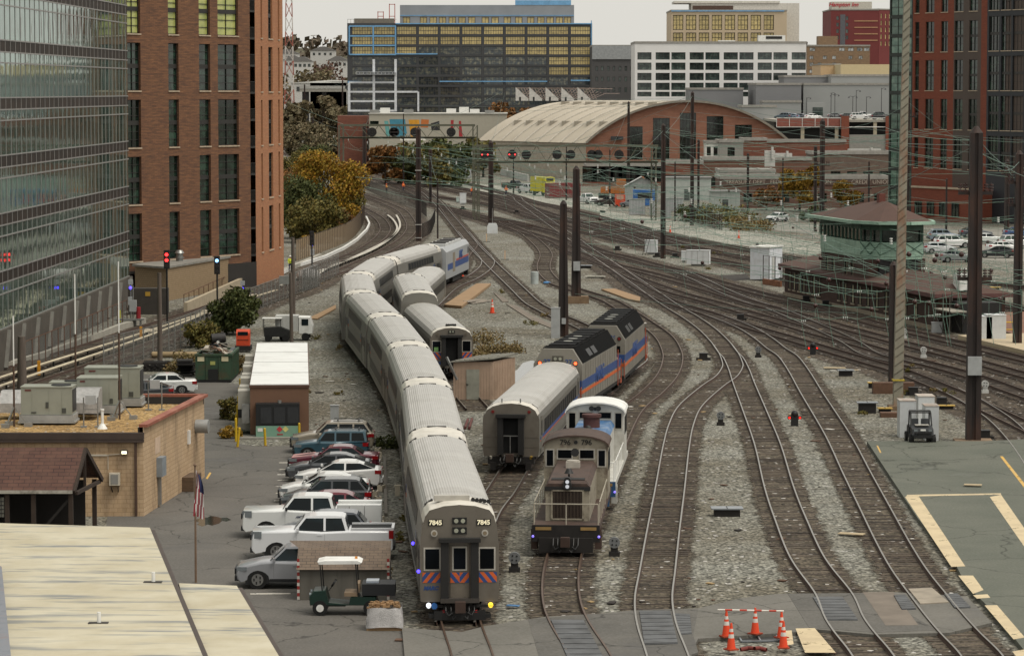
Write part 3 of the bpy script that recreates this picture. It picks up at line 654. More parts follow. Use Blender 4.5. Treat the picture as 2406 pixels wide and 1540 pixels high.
def beige():
 a=Vector((-31,154,0));b=Vector((-17.85,154,0));c=Vector((-16.4,169.7,0));H=4.05
 blk=brick('beige_block','#bca283','#b09677','#9a8262',1,.42,.21,.014,.92,'#a78a67',.4,(1,1,1),.8,'#4a3a2a',.55)
 t=thing('beige_block_building','beige concrete block building with gravel roof and rust coloured coping','building',b)
 A=Vector((a.x-b.x,0));B=Vector((0,0));C=Vector((c.x-b.x,c.y-b.y));Dd=Vector((A.x,C.y))
 m=MB();door=(A-B).length-3.72
 wall_open(m,A,B,0,H-.25,[(door,door+.62,0,2.3)],.2);wall_open(m,B,C,0,H+.3,[]);wall_open(m,C,Dd,0,H+.3,[]);wall_open(m,Dd,A,0,H,[])
 m.build('wall',blk,t,uv=True,fix=False)
 m=MB();m.poly([(A.x,.01,H-.1),(0,.01,H-.1),(C.x,C.y,H-.1),(Dd.x,Dd.y,H-.1)])
 m.build('gravel_roof',worldmat('tan_roof_gravel',gravel('#a98c5f','#97794f','#bfa878',9.,.6)),t,fix=False)
 m=MB();m.beam((A.x,-.08,H-.12),(.05,-.08,H-.12),.3,.32);m.bx(A.x,.06,-.26,-.05,H-.42,H-.3);m.build('eave_gutter',M('dark_brown_trim','#3c3029',.6),t)
 m=MB();up=Vector((0,0,H+.35));m.beam(Vector((0,.1,0))+up,Vector((C.x,C.y,0))+up,.42,.14);m.beam(Vector((C.x,C.y,0))+up,Vector((Dd.x,Dd.y,0))+up,.42,.14);m.build('coping',M('rust_red_coping','#8a4f3c',.6,var=.2,dirt='#b0806a'),t)
 m=MB();e=Vector((-.25,0,0));m.beam(Vector((-.24,.2,H+.08)),Vector((C.x-.24,C.y-.2,H+.08)),.08,.36);m.beam(Vector((C.x,C.y-.26,H+.08)),Vector((Dd.x,Dd.y-.26,H+.08)),.08,.36);m.build('parapet_flashing',M('black_membrane','#2a2826',.8),t)
 m=MB();m.bx(-.42,-.3,-.14,-.02,.05,H-.4);m.build('downpipe',M('brown_pipe','#4a3629',.6),t)
 m=MB();m.bx(A.x*0-3.7,-3.1,.05,.12,0,2.28);m.build('doorway',BLK,t)
 m=MB();m.bx(-1.62,-1.12,-.32,-.01,1.55,2.15);o=m.build('window_air_conditioner',M('cream_metal','#b8b0a0',.5),t);m=MB();m.bx(-1.55,-1.19,-.335,-.322,1.62,2.08);m.build('grille',M('grey_grille','#7e7c77',.6),o);m=MB();m.beam((-1.55,-.25,1.5),(-1.5,-.02,1.2),.04,.04);m.beam((-1.2,-.25,1.5),(-1.22,-.02,1.2),.04,.04);m.build('bracket',BLK,o)
 m=MB();m.bx(-1.05,-.75,-.2,-.01,3.05,3.25);o=m.build('floodlight',M('grey_lamp','#555555',.5),t);m=MB();m.bx(-1.02,-.78,-.215,-.202,3.07,3.2);m.build('lamp_lens',M('lit_lens','#fff6c8',.4,emit=1.6),o)
 m=MB();m.bx(-3.5,-1.75,-.06,-.01,2.95,3.03);m.beam((-1.75,-.04,3.0),(-1.1,-.04,3.05),.03,.03);m.beam((-1.7,-.04,3.0),(-1.7,-.04,2.3),.03,.03);m.build('conduit',M('pale_conduit','#c2b9a8',.5),t)
 dd=C.normalized();n=Vector((dd.y,-dd.x));rz=atan2(dd.y,dd.x)
 def onside(name,u,z0,z1,w_,k,mat):q=MB();q.bx(-w_/2,w_/2,-k,-.004,z0,z1);return q.build(name,mat,t,loc=(dd.x*u,dd.y*u,0),rz=rz)
 onside('meter_box',3.6,1.55,2.5,1.0,.3,M('grey_blue_box','#7f868b',.5));onside('meter_conduit',3.5,.1,1.54,.28,.14,STEEL)
 onside('patched_vent',3.4,2.7,3.5,1.3,.02,M('patched_block','#c0a891',.8));onside('wall_lamp',11.2,2.3,3.0,.3,.12,WHITE);onside('wooden_box',10.6,.0,.75,2.2,.6,M('old_wood','#5a4837',.9,var=.3,stretch=(1,1,6)))
 v=MB();v.cyl((0,-.02,0),(0,-.7,0),.36,n=16);v.build('exhaust_fan',M('galvanised','#9a9b99',.5,.3),t,loc=(dd.x*13.3,dd.y*13.3,3.0),rz=rz)
 hvac(None,'rooftop_air_conditioner','nearest boxy grey green rooftop unit on tan gravel',(-23.2,159.5),(2.55,1.5,1.35))
 hvac(None,'rooftop_air_conditioner','tall grey green rooftop unit farthest back on the gravel roof',(-21.0,168.2),(2.9,1.6,1.55))
 hvac(None,'rooftop_air_conditioner','rooftop unit with silver ducts in the middle of the gravel roof',(-21.3,164.5),(2.1,1.7,1.35),False)
 hvac(None,'rooftop_air_conditioner','low older rooftop unit behind the nearest grey green unit',(-23.2,165.6),(1.5,1.3,1.0))
 foil=M('crinkled_foil','#a9a7a5',.4,.35,var=.2,sc=4,bump=.6)
 for lab,c,dm in(('foil wrapped duct elbow between the two middle rooftop units',(-21.6,162.0),(1.25,2.2,1.0)),('foil wrapped duct at the left edge of the gravel roof',(-25.0,162),(2.0,1.5,.9)),('smaller white duct elbow on the gravel roof',(-22.9,163.6),(1.2,1.2,.8))):
  m=MB();x,y,h=dm;m.side([(-y/2,.35),(y/2,.35),(y/2,.5+h),(y*.1,.5+h),(-y/2,.3+h*.6)],-x/2,x/2,0);o=m.build('rooftop_duct',foil,None,(c[0],c[1],3.95),pi/2);tag(o,lab,'duct')
 for lab,p,h in(('thin white antenna pole on the gravel roof corner',(-24.7,158),5.5),('thin steel antenna mast with tripod on the gravel roof',(-19.9,161.5),8.0),('tall white whip antenna behind the gravel roof',(-23.0,168),7.0)):
  t3=thing('antenna_mast',lab,'antenna',(p[0],p[1],3.95));m=MB();m.cyl((0,0,0),(0,0,h*.55),.05,n=6);m.build('pole',M('brown_pipe','#4a3629',.6),t3);m=MB();m.cyl((0,0,h*.55),(0,0,h),.035,n=6);m.build('whip',WHITE,t3)
  m=MB()
  for k in range(3):m.beam((0,0,1.0),(.7*cos(k*2.1),.7*sin(k*2.1),.03),.05,.05);m.box((.7*cos(k*2.1),.7*sin(k*2.1),.1),(.4,.25,.2))
  m.build('tripod',STEEL,t3)
 t3=thing('plumbing_vent','small white cone vent pipe on the gravel roof','vent',(-20.2,157.0,3.95));m=MB();m.cyl((0,0,0),(0,0,.25),.26,.1);m.build('flashing_cone',WHITE,t3);m=MB();m.cyl((0,0,.24),(0,0,.9),.07);m.cyl((0,0,.9),(0,0,.98),.1);m.build('pipe',WHITE,t3)
 for lab,p in(('steel pipe frame with electrical box beside the nearest rooftop unit',(-20.85,157.6)),('steel pipe frame with small box near the rust coping',(-18.6,166.0))):
  t3=thing('pipe_stand',lab,'electrical box',(p[0],p[1],3.95));m=MB()
  for x in(-.35,.35):m.cyl((x,0,0),(x,0,1.5),.035,n=6);m.box((x,0,.04),(.3,.3,.08))
  m.beam((-.35,0,.9),(.35,0,.9),.05,.05);m.build('frame',STEEL,t3);m=MB();m.bx(-.25,.25,-.12,.12,1.15,1.6);m.build('box',M('light_grey_box','#9a9c9c',.5),t3)
beige()
def pavilion():
 t=thing('shingle_roof_shelter','open timber shelter with brown shingle roof in front of the beige building','shelter',(-24,147,0))
 sh=brick('brown_shingle','#553a31','#46302a','#33231f',1,.5,.2,.02,.95,'#5f463a',.5)
 x0,x1=-6,4.25;m=MB();m.poly([(x0,-2.4,2.45),(x1-.25,-2.4,2.45),(x1,0,4.15),(x0,0,4.15)]);m.poly([(x1,0,4.15),(x1+.55,2.4,2.45),(x0,2.4,2.45),(x0,0,4.15)]);m.build('roof',sh,t,uv=True)
 m=MB();m.beam((x0,-2.42,2.38),(x1-.25,-2.42,2.38),.12,.14);m.build('eave_fascia',M('weathered_white_trim','#9a958a',.8,dirt='#4a4138',damt=.8,dsc=2),t)
 m=MB();m.beam((x1-.2,-2.3,2.35),(x1+.05,0,4.05),.14,.2);m.beam((x1+.05,0,4.05),(x1+.5,2.3,2.35),.14,.2);m.beam((x1-.1,-2.2,2.3),(x1+.4,2.2,2.3),.14,.16);m.beam((x1,0,2.3),(x1,0,4.0),.12,.12)
 m.build('gable_frame',M('dark_timber','#332820',.9),t)
 for x,y in((-1.5,-2.2),(2.2,-2.2),(3.9,-2.2),(4.4,2.2),(1.0,-2.2)):
  m=MB();m.bx(x-.1,x+.1,y-.1,y+.1,0,2.4);m.build('post',MC['dark_timber'],t)
 m=MB();m.beam((2.3,-2.2,.3),(3.8,-2.2,2.0),.1,.12);m.beam((-1.4,-2.2,2.3),(.9,-2.2,2.3),.1,.12);m.bx(x0,4,1.9,2.0,0,2.4);m.build('back_panel',M('dark_panel','#1c1815',.9),t)
 for x in(-.6,.3):
  m=MB();m.bx(x,x+.55,-2.16,-2.1,1.2,2.1);
  o=m.build('lattice_window',M('pale_lattice','#77756c',.8),t)
  q=MB()
  for k in range(1,4):q.bx(x+.55*k/4-.015,x+.55*k/4+.015,-2.19,-2.165,1.2,2.1)
  for k in range(1,5):q.bx(x,x+.55,-2.192,-2.167,1.2+.9*k/5-.015,1.2+.9*k/5+.015)
  q.build('bars',BLK,o)
pavilion()
def tan_roof():
 cr=worldmat('tan_corrugated_metal',lambda tt,N,L,b:(lambda p:(L.new(mixn(tt,mixn(tt,lin('#bdb7a3'),lin('#aea68f'),mr(tt,nz(tt,p,.5,4),.35,.65)),lin('#70767a'),mr(tt,nz(tt,(lambda mp:(mp.inputs['Scale'].__setattr__('default_value',(.13,1.15,1)),L.new(p,mp.inputs['Vector']),mp.outputs[0])[2])(N.new('ShaderNodeMapping')),1.3,3,.6),.53,.66,0.,.8)),b.inputs['Base Color']),b.inputs['Roughness'].__setattr__('default_value',.6),b.inputs['Metallic'].__setattr__('default_value',.1)))(N.new('ShaderNodeNewGeometry').outputs['Position']))
 def roof(label,lb,lt,rt,rb,z,drop):
  P=[G(*p,z)for p in(lb,lt)]+[G(*p,z)for p in(rt,rb)];t=thing('corrugated_roof_building',label,'building',(P[3].x,P[3].y,0));O=Vector((P[3].x,P[3].y,0))
  n=int((P[1]-P[0]).length/.06);secs=[];m=MB()
  for k in range(n+1):
   u=k/n;h=(0,.045,.045,0)[k%4];l=P[0].lerp(P[1],u)-O;r=P[3].lerp(P[2],u)-O;m.v+=[(l.x,l.y,l.z+h),(r.x,r.y,r.z+h)]
  for k in range(n):m.f.append((2*k,2*k+1,2*k+3,2*k+2));m.m.append(0);m.sm.append(False)
  m.build('roof',cr,t,fix=False)
  m=MB();Q=[p-O for p in P];c=sum(Q,Vector())/4;m.prism([(c+(p-c)*.985).to_2d()for p in Q],0,z-.06);m.build('wall',M('dark_brown_siding','#3a3029',.9),t)
  g=MB();g.beam(Q[2]+Vector((.1,0,-.12)),Q[3]+Vector((.1,0,-.12)),.16,.18);g.beam(Q[1]+Vector((0,.06,-.08)),Q[2]+Vector((0,.06,-.08)),.14,.16);g.build('gutter',M('dark_brown_trim','#3c3029',.6),t)
  return t,O,Q
 roof('large tan corrugated metal roof with rust grey streaks in the lower left corner',(25,1600),(-80,1228),(352,1241),(500,1600),4.5,0)
 roof('smaller lower tan corrugated roof stepping down beside the big one',(480,1600),(420,1371),(556,1377),(690,1600),4.25,0)
 for lab,x,y in(('small white vent pipe low on the tan metal roof',231,1464),('small white vent pipe higher on the tan metal roof',359,1368)):
  p=G(x,y,4.52);t=thing('roof_vent_pipe',lab,'vent',p);m=MB();m.box((0,0,.03),(.6,.3,.03));m.build('flashing',M('dark_flashing','#3a3733',.8),t);m=MB();m.cyl((.02,0,.04),(.02,0,.36),.06,n=8);m.build('pipe',WHITE,t)
 p=G(10,1480,5.2);t=thing('grey_roof_edge','weathered blue grey metal roof edge cut off at the left of the tan roof','roof',(p.x-1.2,100,0));m=MB();q=[G(-160,1600,4.9),G(-160,1235,4.9),G(4,1330,4.9),G(32,1600,4.9)];m.prism([(a.x-p.x+1.2,a.y-100)for a in q],0,4.9);m.build('roof',M('blue_grey_metal','#7b7f86',.6,.2,var=.2,dirt='#6d4a35',dsc=1.5),t)
tan_roof()
def W(x,Y):return(x-1202.5)/FD*Y
def Zr(y,Y):return EYE+(HZ-y)*Y/FD
YG=glass('gold_reflecting_glass','#c4b078',.15,.15,0,'#8d8057',.6,.25)
BG=glass('smoky_blue_glass','#3a4246',.07,.5,0,'#85826d',.6,.1)  # pale second colour paints random lit panes into the glass
LG=glass('pale_office_glass','#2d3a38',.07,.5,0,'#5f6d64',.5)
def far_box(name,label,x0,x1,ytop,Y,depth,mat,cat='building',y_extra=0,**k):
 a=(W(x0,Y),Y);b=(W(x1,Y+y_extra),Y+y_extra);h=Zr(ytop,Y)
 return building(name,label,a,b,depth,h,k.pop('rects',[]),mat,cat,**k)
def construction():
 Y=1050;m_pp=Y/FD;x0,x1=817,1390;h=Zr(56,Y);L=(x1-x0)*m_pp
 dk=M('charcoal_cladding','#3a3b3d',.6,var=.15,sc=.1)
 t=thing('unfinished_office_block','wide unfinished glass office block with blue sheeting and gold reflections','building',(W(x0,Y),Y,0))
 fh=3.29;a=Vector((0,0));b=Vector((L,0));ztop=Zr(63,Y)
 colx=[(828,877),(879,929)]+[(933+i*50.8,979+i*50.8)for i in range(9)]
 rg_,rb_=[],[];n=0
 for f in range(12):
  z1_=ztop-f*fh;z0_=z1_-fh+.55
  if z0_<1:break
  for i,(c0,c1)in enumerate(colx):
   if c1>1388:c1=1387
   r=((c0-x0)*m_pp,(c1-x0)*m_pp,z0_,z1_-.05)
   (rg_ if(f<2 or(f==2 and i not in(3,4,5,6))or(f in(3,4)and i>8))else rb_).append(r)
 m=MB();q=[a,b,b+Vector((0,40)),a+Vector((0,40))]
 wall_open(m,a,b,0,h,rg_+rb_,.3);
 for i in(1,2,3):wall_open(m,q[i],q[(i+1)%4],0,h,[])
 m.build('wall',dk,t,fix=False);r_=MB();r_.poly([(p.x,p.y,h)for p in q]);r_.build('roof',M('pale_roof','#8f8c86',.9),t,fix=False)
 put_windows(t,a,b,rg_,dk,YG,8,2,.3,'window',fw=.16,cap=100);put_windows(t,a,b,rb_,dk,BG,8,2,.3,'window',fw=.14,cap=100)
 blue=M('blue_sheeting','#6a9cc4',.6,var=.2,sc=.4);wh=M('white_frame_panel','#c9ccd0',.6)
 m=MB()
 for y in(63,86,108,129):m.bx((822-x0)*m_pp,(931-x0)*m_pp,-.35,-.02,Zr(y,Y)-.22,Zr(y,Y)+.22)
 for x in(822,878,930):m.bx((x-x0)*m_pp-.22,(x-x0)*m_pp+.22,-.36,-.02,Zr(129,Y),Zr(63,Y))
 m.bx((931-x0)*m_pp,(1028-x0)*m_pp,-.3,-.02,Zr(129,Y),Zr(126.5,Y));m.bx((1033-x0)*m_pp,(1285-x0)*m_pp,-.3,-.02,Zr(193,Y),Zr(190.5,Y));m.bx((1340-x0)*m_pp,(1388-x0)*m_pp,-.3,-.02,Zr(191,Y),Zr(188,Y))
 m.bx((818-x0)*m_pp,(850-x0)*m_pp,-.3,-.02,Zr(196,Y),Zr(191,Y));m.bx((930-x0)*m_pp,(1390-x0)*m_pp,-.3,-.02,Zr(58.5,Y),Zr(56,Y));m.bx((1387-x0)*m_pp,(1389-x0)*m_pp,-.33,-.03,Zr(200,Y),Zr(50,Y))
 m.build('blue_sheeting',blue,t)
 m=MB()
 for x in(821,879,930):m.bx((x-x0)*m_pp-.4,(x-x0)*m_pp+.4,-.4,-.03,Zr(262,Y),Zr(140 if x>830 else 195,Y))
 for y in(194,216,238,260):m.bx((821-x0)*m_pp,((931 if y!=216 else 982)-x0)*m_pp,-.35,-.03,Zr(y,Y)-.3,Zr(y,Y)+.3)
 m.bx((983-x0)*m_pp-.3,(983-x0)*m_pp+.3,-.4,-.03,Zr(262,Y),Zr(216,Y));m.build('white_column_frame',wh,t)
 m=MB();X0,X1=(838-x0)*m_pp,(932-x0)*m_pp
 for z in(Zr(175,Y),Zr(170,Y)):m.bx(X0,X1,-2,-.5,z-.06,z+.06)
 for k in range(12):xx=X0+(X1-X0)*k/11;m.bx(xx-.05,xx+.05,-2,-1.9,Zr(175,Y),Zr(170,Y))
 m.build('hanging_work_platform',wh,t)
 p=thing('grey_penthouse','grey set back top storeys above the unfinished glass block','building',(W(938,Y),Y+10,0));L2=(1345-938)*m_pp*1.01;z0_=h;z1_=Zr(12,Y)
 rr=[((x-938)*m_pp,(x+17-938)*m_pp,Zr(57,Y),Zr(40,Y))for x in(945,985,1008,1030,1053,1076,1099,1131,1154,1183,1210,1238,1262,1284,1306,1325)]
 mm=MB();wall_open(mm,(0,0),(L2,0),0,z1_,rr,.3);wall_open(mm,(L2,0),(L2,26),0,z1_,[]);wall_open(mm,(0,26),(0,0),0,z1_,[]);mm.build('wall',M('blue_grey_panel','#84898f',.7,var=.1,sc=.15),p,fix=False)
 put_windows(p,(0,0),(L2,0),rr,dk,YG,2,1,.3,fw=.18);mm=MB();mm.poly([(0,0,z1_-.1),(L2,0,z1_-.1),(L2,26,z1_-.1),(0,26,z1_-.1)]);mm.build('roof',MC['pale_roof'],p,fix=False)
 mm=MB();mm.bx(0,L2,-.25,-.02,Zr(37.5,Y),Zr(36,Y));mm.bx((1210-938)*m_pp,L2-1,-.1,.3,z1_,z1_+1.6);mm.build('blue_strip',blue,p)
 for lab,x in(('red scaffold hoist on the roof of the unfinished block',893),('taller red scaffold hoist on the roof of the unfinished block',920)):
  q=thing('scaffold_hoist',lab,'scaffold',(W(x,Y),Y+8,h));mm=MB();hh=4 if x<900 else 6.5
  for dx in(-.9,.9):mm.bx(dx-.12,dx+.12,-.1,.1,0,hh)
  for z in(1,2.4,hh-.2):mm.bx(-1,1,-.1,.1,z-.1,z+.1)
  mm.build('frame',M('red_scaffold','#a5452f',.7),q)
 q=thing('rooftop_clutter','low grey plant and railings on the roof left of the grey penthouse','roof plant',(W(875,Y),Y+4,h));mm=MB();mm.bx(-6,7,0,4,0,1.6)
 for k in range(16):mm.bx(-8+k,-7.9+k,-3.5,-3.4,0,1.3)
 mm.bx(-8,8,-3.5,-3.4,1.2,1.3);mm.build('plant',M('grey_plant','#6c675f',.8),q)
construction()
far_box('grey_office_block','narrow dark grey block between the glass block and the white grid',1390,1491,111,1000,25,M('slate_render','#4b4a4a',.8,var=.1,sc=.1),rects=[r for y in(130,158,183,208)for r in[((x-1390)*.1331,(x+6-1390)*.1331,Zr(y+9,1000),Zr(y-2,1000))for x in(1398,1411,1425,1438,1452,1466,1479)]],gl=LG,nx=1,ny=1,fw=.1)
p=thing('pale_upper_storey','light grey top floor strip of the narrow dark block','building',(W(1390,1000),999.7,0));m=MB();m.bx(0,13.3,-.06,0,Zr(140,1000),Zr(111,1000)+.3);m.build('cladding',M('light_cladding','#8c8f90',.7),p)
Yw=950;L=(1891-1490)*Yw/FD
def wr():
 o=[]
 for y in(124,148,172,195,216):
  for i in range(10):o.append(((6+i*39.8+(3 if i%2 else 0))*Yw/FD,(6+i*39.8+33+(3 if i%2 else 0))*Yw/FD,Zr(y+17-(y>200)*6,Yw),Zr(y,Yw)))
 return o
far_box('white_grid_office','white gridded office block with wide dark windows',1490,1891,103,Yw,30,M('white_concrete','#d9d8d6',.6,var=.05,sc=.2),rects=wr(),gl=LG,nx=4,ny=2,dp=.5,fw=.12)
t=thing('rooftop_plant','white plant units on the roof of the white gridded office','roof plant',(W(1800,Yw),Yw+8,Zr(103,Yw)));m=MB();m.bx(-2,6,0,4,0,2.5);m.build('unit',WHITE,t);m=MB();m.bx(-14,-9,0,2,0,1);m.build('unit',WHITE,t);m=MB();m.bx(.2,5,-.1,-.01,1.4,2.2);m.build('louvre',BLK,t)
Yb=1300;L=270*Yb/FD
far_box('cream_office_block','cream framed unfinished block rising behind the white grid',1575,1845,28,Yb,40,M('cream_panel','#b8a78e',.8,var=.06,sc=.1),rects=[((4+i*30.3)*Yb/FD,(4+i*30.3+24)*Yb/FD,Zr(y+35,Yb),Zr(y,Yb))for y in(37,78,119)for i in range(9)if 4+i*30.3+24<268],gl=YG,nx=3,ny=3,dp=.5,fw=.25)
t=thing('upper_storey','stepped pale top floor above the cream framed block','building',(W(1625,Yb),Yb+10,0));m=MB();m.bx(0,44,0,20,20,Zr(8,Yb));m.bx(-7,36,-.5,20,Zr(8,Yb),Zr(3,Yb));m.build('wall',M('pale_panel','#c6c2ba',.7),t);m=MB();m.bx(.5,17,-.3,-.02,Zr(28,Yb),Zr(14,Yb));m.build('dark_opening',M('shadow_brown','#4d3a31',.8),t);m=MB();m.bx(-8.7,37,-10.4,-10.1,Zr(29,Yb),Zr(26.5,Yb));m.build('blue_strip',MC['blue_sheeting'],t)
Yh=1500;sc_=Yh/FD
t,q=far_box('maroon_hotel','dark red brick hotel with pale sign block on its roof',1948,2060,26,Yh,40,M('maroon_brick','#6a2f2e',.85,var=.1,sc=.1),rects=[((x-1948)*sc_,(x+6-1948)*sc_,Zr(y+9,Yh),Zr(y,Yh))for y in(40,55,70,85)for x in(1961,1983)],gl=LG,nx=1,ny=1,dp=.3)
m=MB();m.bx(10*0+(1970-1948)*sc_,(1982-1948)*sc_,-.1,-.01,15,Zr(36,Yh));m.build('grey_panel_bay',M('slate_bay','#55565b',.7),t)
m=MB()
for y in(51,66,81,96):m.bx((2003-1948)*sc_,(2058-1948)*sc_,-.15,-.02,Zr(y,Yh)-.25,Zr(y,Yh)+.25)
m.build('stone_band',M('tan_band','#a5805f',.8),t)
far_box('hotel_wing','right wing of the dark red hotel with columns of small windows',2060.5,2110,25,Yh,30,MC['maroon_brick'],rects=[((x-2060)*sc_,(x+4.5-2060)*sc_,Zr(y+11,Yh),Zr(y,Yh))for y in(34,50,66,82,98)for x in(2066,2080,2092)],gl=YG,nx=1,ny=2,dp=.3,y_extra=8)
t=thing('rooftop_sign_block','pale rooftop block carrying red script sign','sign',(W(1951,Yh),Yh+2,Zr(28,Yh)));m=MB();w_=(2045-1951)*sc_;m.bx(0,w_,0,14,-1,(28-6)*sc_);m.build('block',M('pale_sign_wall','#b9b5aa',.8),t)
text('Hampton Inn',2.6,M('red_sign_letters','#b02236',.6),t,(5.4,-.12,3.0),(pi/2,0,0),depth=.05,bold=.05,shear=.35)
far_box('tan_brick_block','tan brick block with white panel windows in front of the hotel',1893,2040,110,1200,30,brick('tan_brick','#8b7258','#7c664f','#77654f',1,.8,.25,.02,var='#6b5745'),rects=[((x-1893)*.1597,(x+w_-1893)*.1597,Zr(y+8,1200),Zr(y,1200))for y,xs,w_ in((113,(1899,1968,1989,2010,2026),13),(132,(1899,1930,1952,1990,2014),9),(148,(1899,1918,1952),9),(164,(1899,1918,1940),9))for x in xs],gl=glass('white_blind_glass','#b9bcbc',.3,.25,0,'#4b4f50',.8),nx=2,ny=1)
t=thing('tan_penthouse','small brown brick penthouse on the tan brick block','building',(W(1920,1205),1206,0));m=MB();m.bx(0,7.2,0,8,15,Zr(86,1205));m.build('wall',MC['tan_brick'],t,uv=True)
far_box('cream_hall','long cream hall with white roof edge behind the grey store',1972,2110,152,1020,30,M('cream_metal_wall','#c5b48e',.7,var=.05),parapet=0,roofmat=WHITE)
far_box('cream_hall','taller cream gable bay left of the long cream hall',1925,1972,153,1040,30,M('peach_wall','#c4a781',.7,var=.05),parapet=.4)
GM=M('grey_metal_panel','#8f9190',.6,var=.06,sc=.1,uv=False);GM2=M('mid_grey_panel','#77787a',.6,var=.06,sc=.1)
far_box('grey_store','large plain light grey store wall with vertical seams',1885,2110,200,900,30,GM);far_box('grey_store','upper light grey box on the store roof',1950,2110,180,915,20,GM)
far_box('grey_store','dark grey box left part of the store',1774,1880,200,895,30,GM2);far_box('grey_store','dark grey upper box set back on the store',1840,1943,182,925,20,GM2);far_box('grey_store','low grey wall in front of the dark grey store box',1790,1880,241,880,10,GM)
far_box('grey_store','grey wing of the store behind the arched roof',1618,1744,211,905,20,GM2);far_box('grey_store','low pale grey annex at the right foot of the arched roof',1740,1822,252,840,12,GM)
t=thing('store_canopy_entrance','grey entrance box with glass front beside the parking deck','entrance',(W(1893,850),850,0));m=MB();m.bx(0,4.8,0,5,0,Zr(241,850));m.build('frame',GM,t);m=MB();m.bx(1.6,4.3,-.1,-.02,Zr(272,850),Zr(252,850));m.build('glass_front',LG,t)
Yd=800;k_=Yd/FD
t=thing('parking_deck','low concrete parking deck with brick red parapet and cars on top','parking garage',(W(1822,Yd),Yd,0));zd=Zr(281,Yd);XL=(2100-1822)*k_
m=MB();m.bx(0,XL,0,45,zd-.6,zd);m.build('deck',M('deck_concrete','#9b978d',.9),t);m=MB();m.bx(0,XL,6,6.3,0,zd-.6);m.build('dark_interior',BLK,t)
m=MB();m.bx(0,16.1,-.25,-.02,zd-1.7,zd+.4);m.build('parapet',M('brick_red_panel','#7e4a3f',.8),t);m=MB();m.bx(0,XL,-.3,-.26,zd+.35,zd+.5);m.bx(0,XL,-.2,-.02,zd-1.9,zd-1.72)
for k in range(6):m.bx(k*3.2,k*3.2+.12,-.32,-.26,zd-1.7,zd+.4)
m.build('white_trim',WHITE,t)
for x in(1880,1960,2050):m=MB();m.bx((x-1822)*k_,(x+8-1822)*k_,.2,1,0,zd-.61);m.build('column',M('deck_column','#a39a86',.9),t)
for x in(1974,2078):m=MB();m.bx((x-1822)*k_,(x+18-1822)*k_,-.8,.4,0,zd+.9);m.build('brick_pier',M('red_brick_pier','#74402f',.9),t)
m=MB();m.bx((1993-1822)*k_,(2078-1822)*k_,-.5,0,0,Zr(316,Yd));m.build('grey_block_wall',M('grey_block','#85837d',.9,var=.1),t)
lampm=M('dark_lamp_metal','#2e2f31',.5)
def street_lamp(p,h,lab,arms=1,grp=None):
 t=thing('street_lamp',lab,'street lamp',p,0,grp);m=MB();m.cyl((0,0,0),(0,0,h),.1,.07,6);m.build('pole',lampm,t)
 for s in((1,),(1,-1))[arms-1]:
  m=MB();m.tube([(0,0,h-.3),(s*.5,0,h),(s*1.0,0,h-.1)],.05,4);m.build('arm',lampm,t);m=MB();m.cyl((s*1.0,0,h-.5),(s*1.0,0,h-.1),.3,.08,8);m.build('lamp_head',lampm,t)
for x,y0,y1,a_,lab in((1950,275,218,1,'single arm lamp left of the twin arm lamp on the parking deck'),(1959,270,222,2,'twin arm lamp beside the left single arm lamp on the deck'),(2001,275,226,2,'twin arm lamp in the middle of the parking deck'),(2009,262,212,1,'tall single arm lamp in the middle of the parking deck'),(2033,280,227,1,'single arm lamp alone right of the deck middle'),(2068,268,207,1,'tall single arm lamp near the red brick tower'),(1893,285,229,1,'lamp beside the grey store entrance')):
 Yl=825;street_lamp((W(x,Yl),Yl,zd),Zr(y1,Yl)-zd,lab,a_)
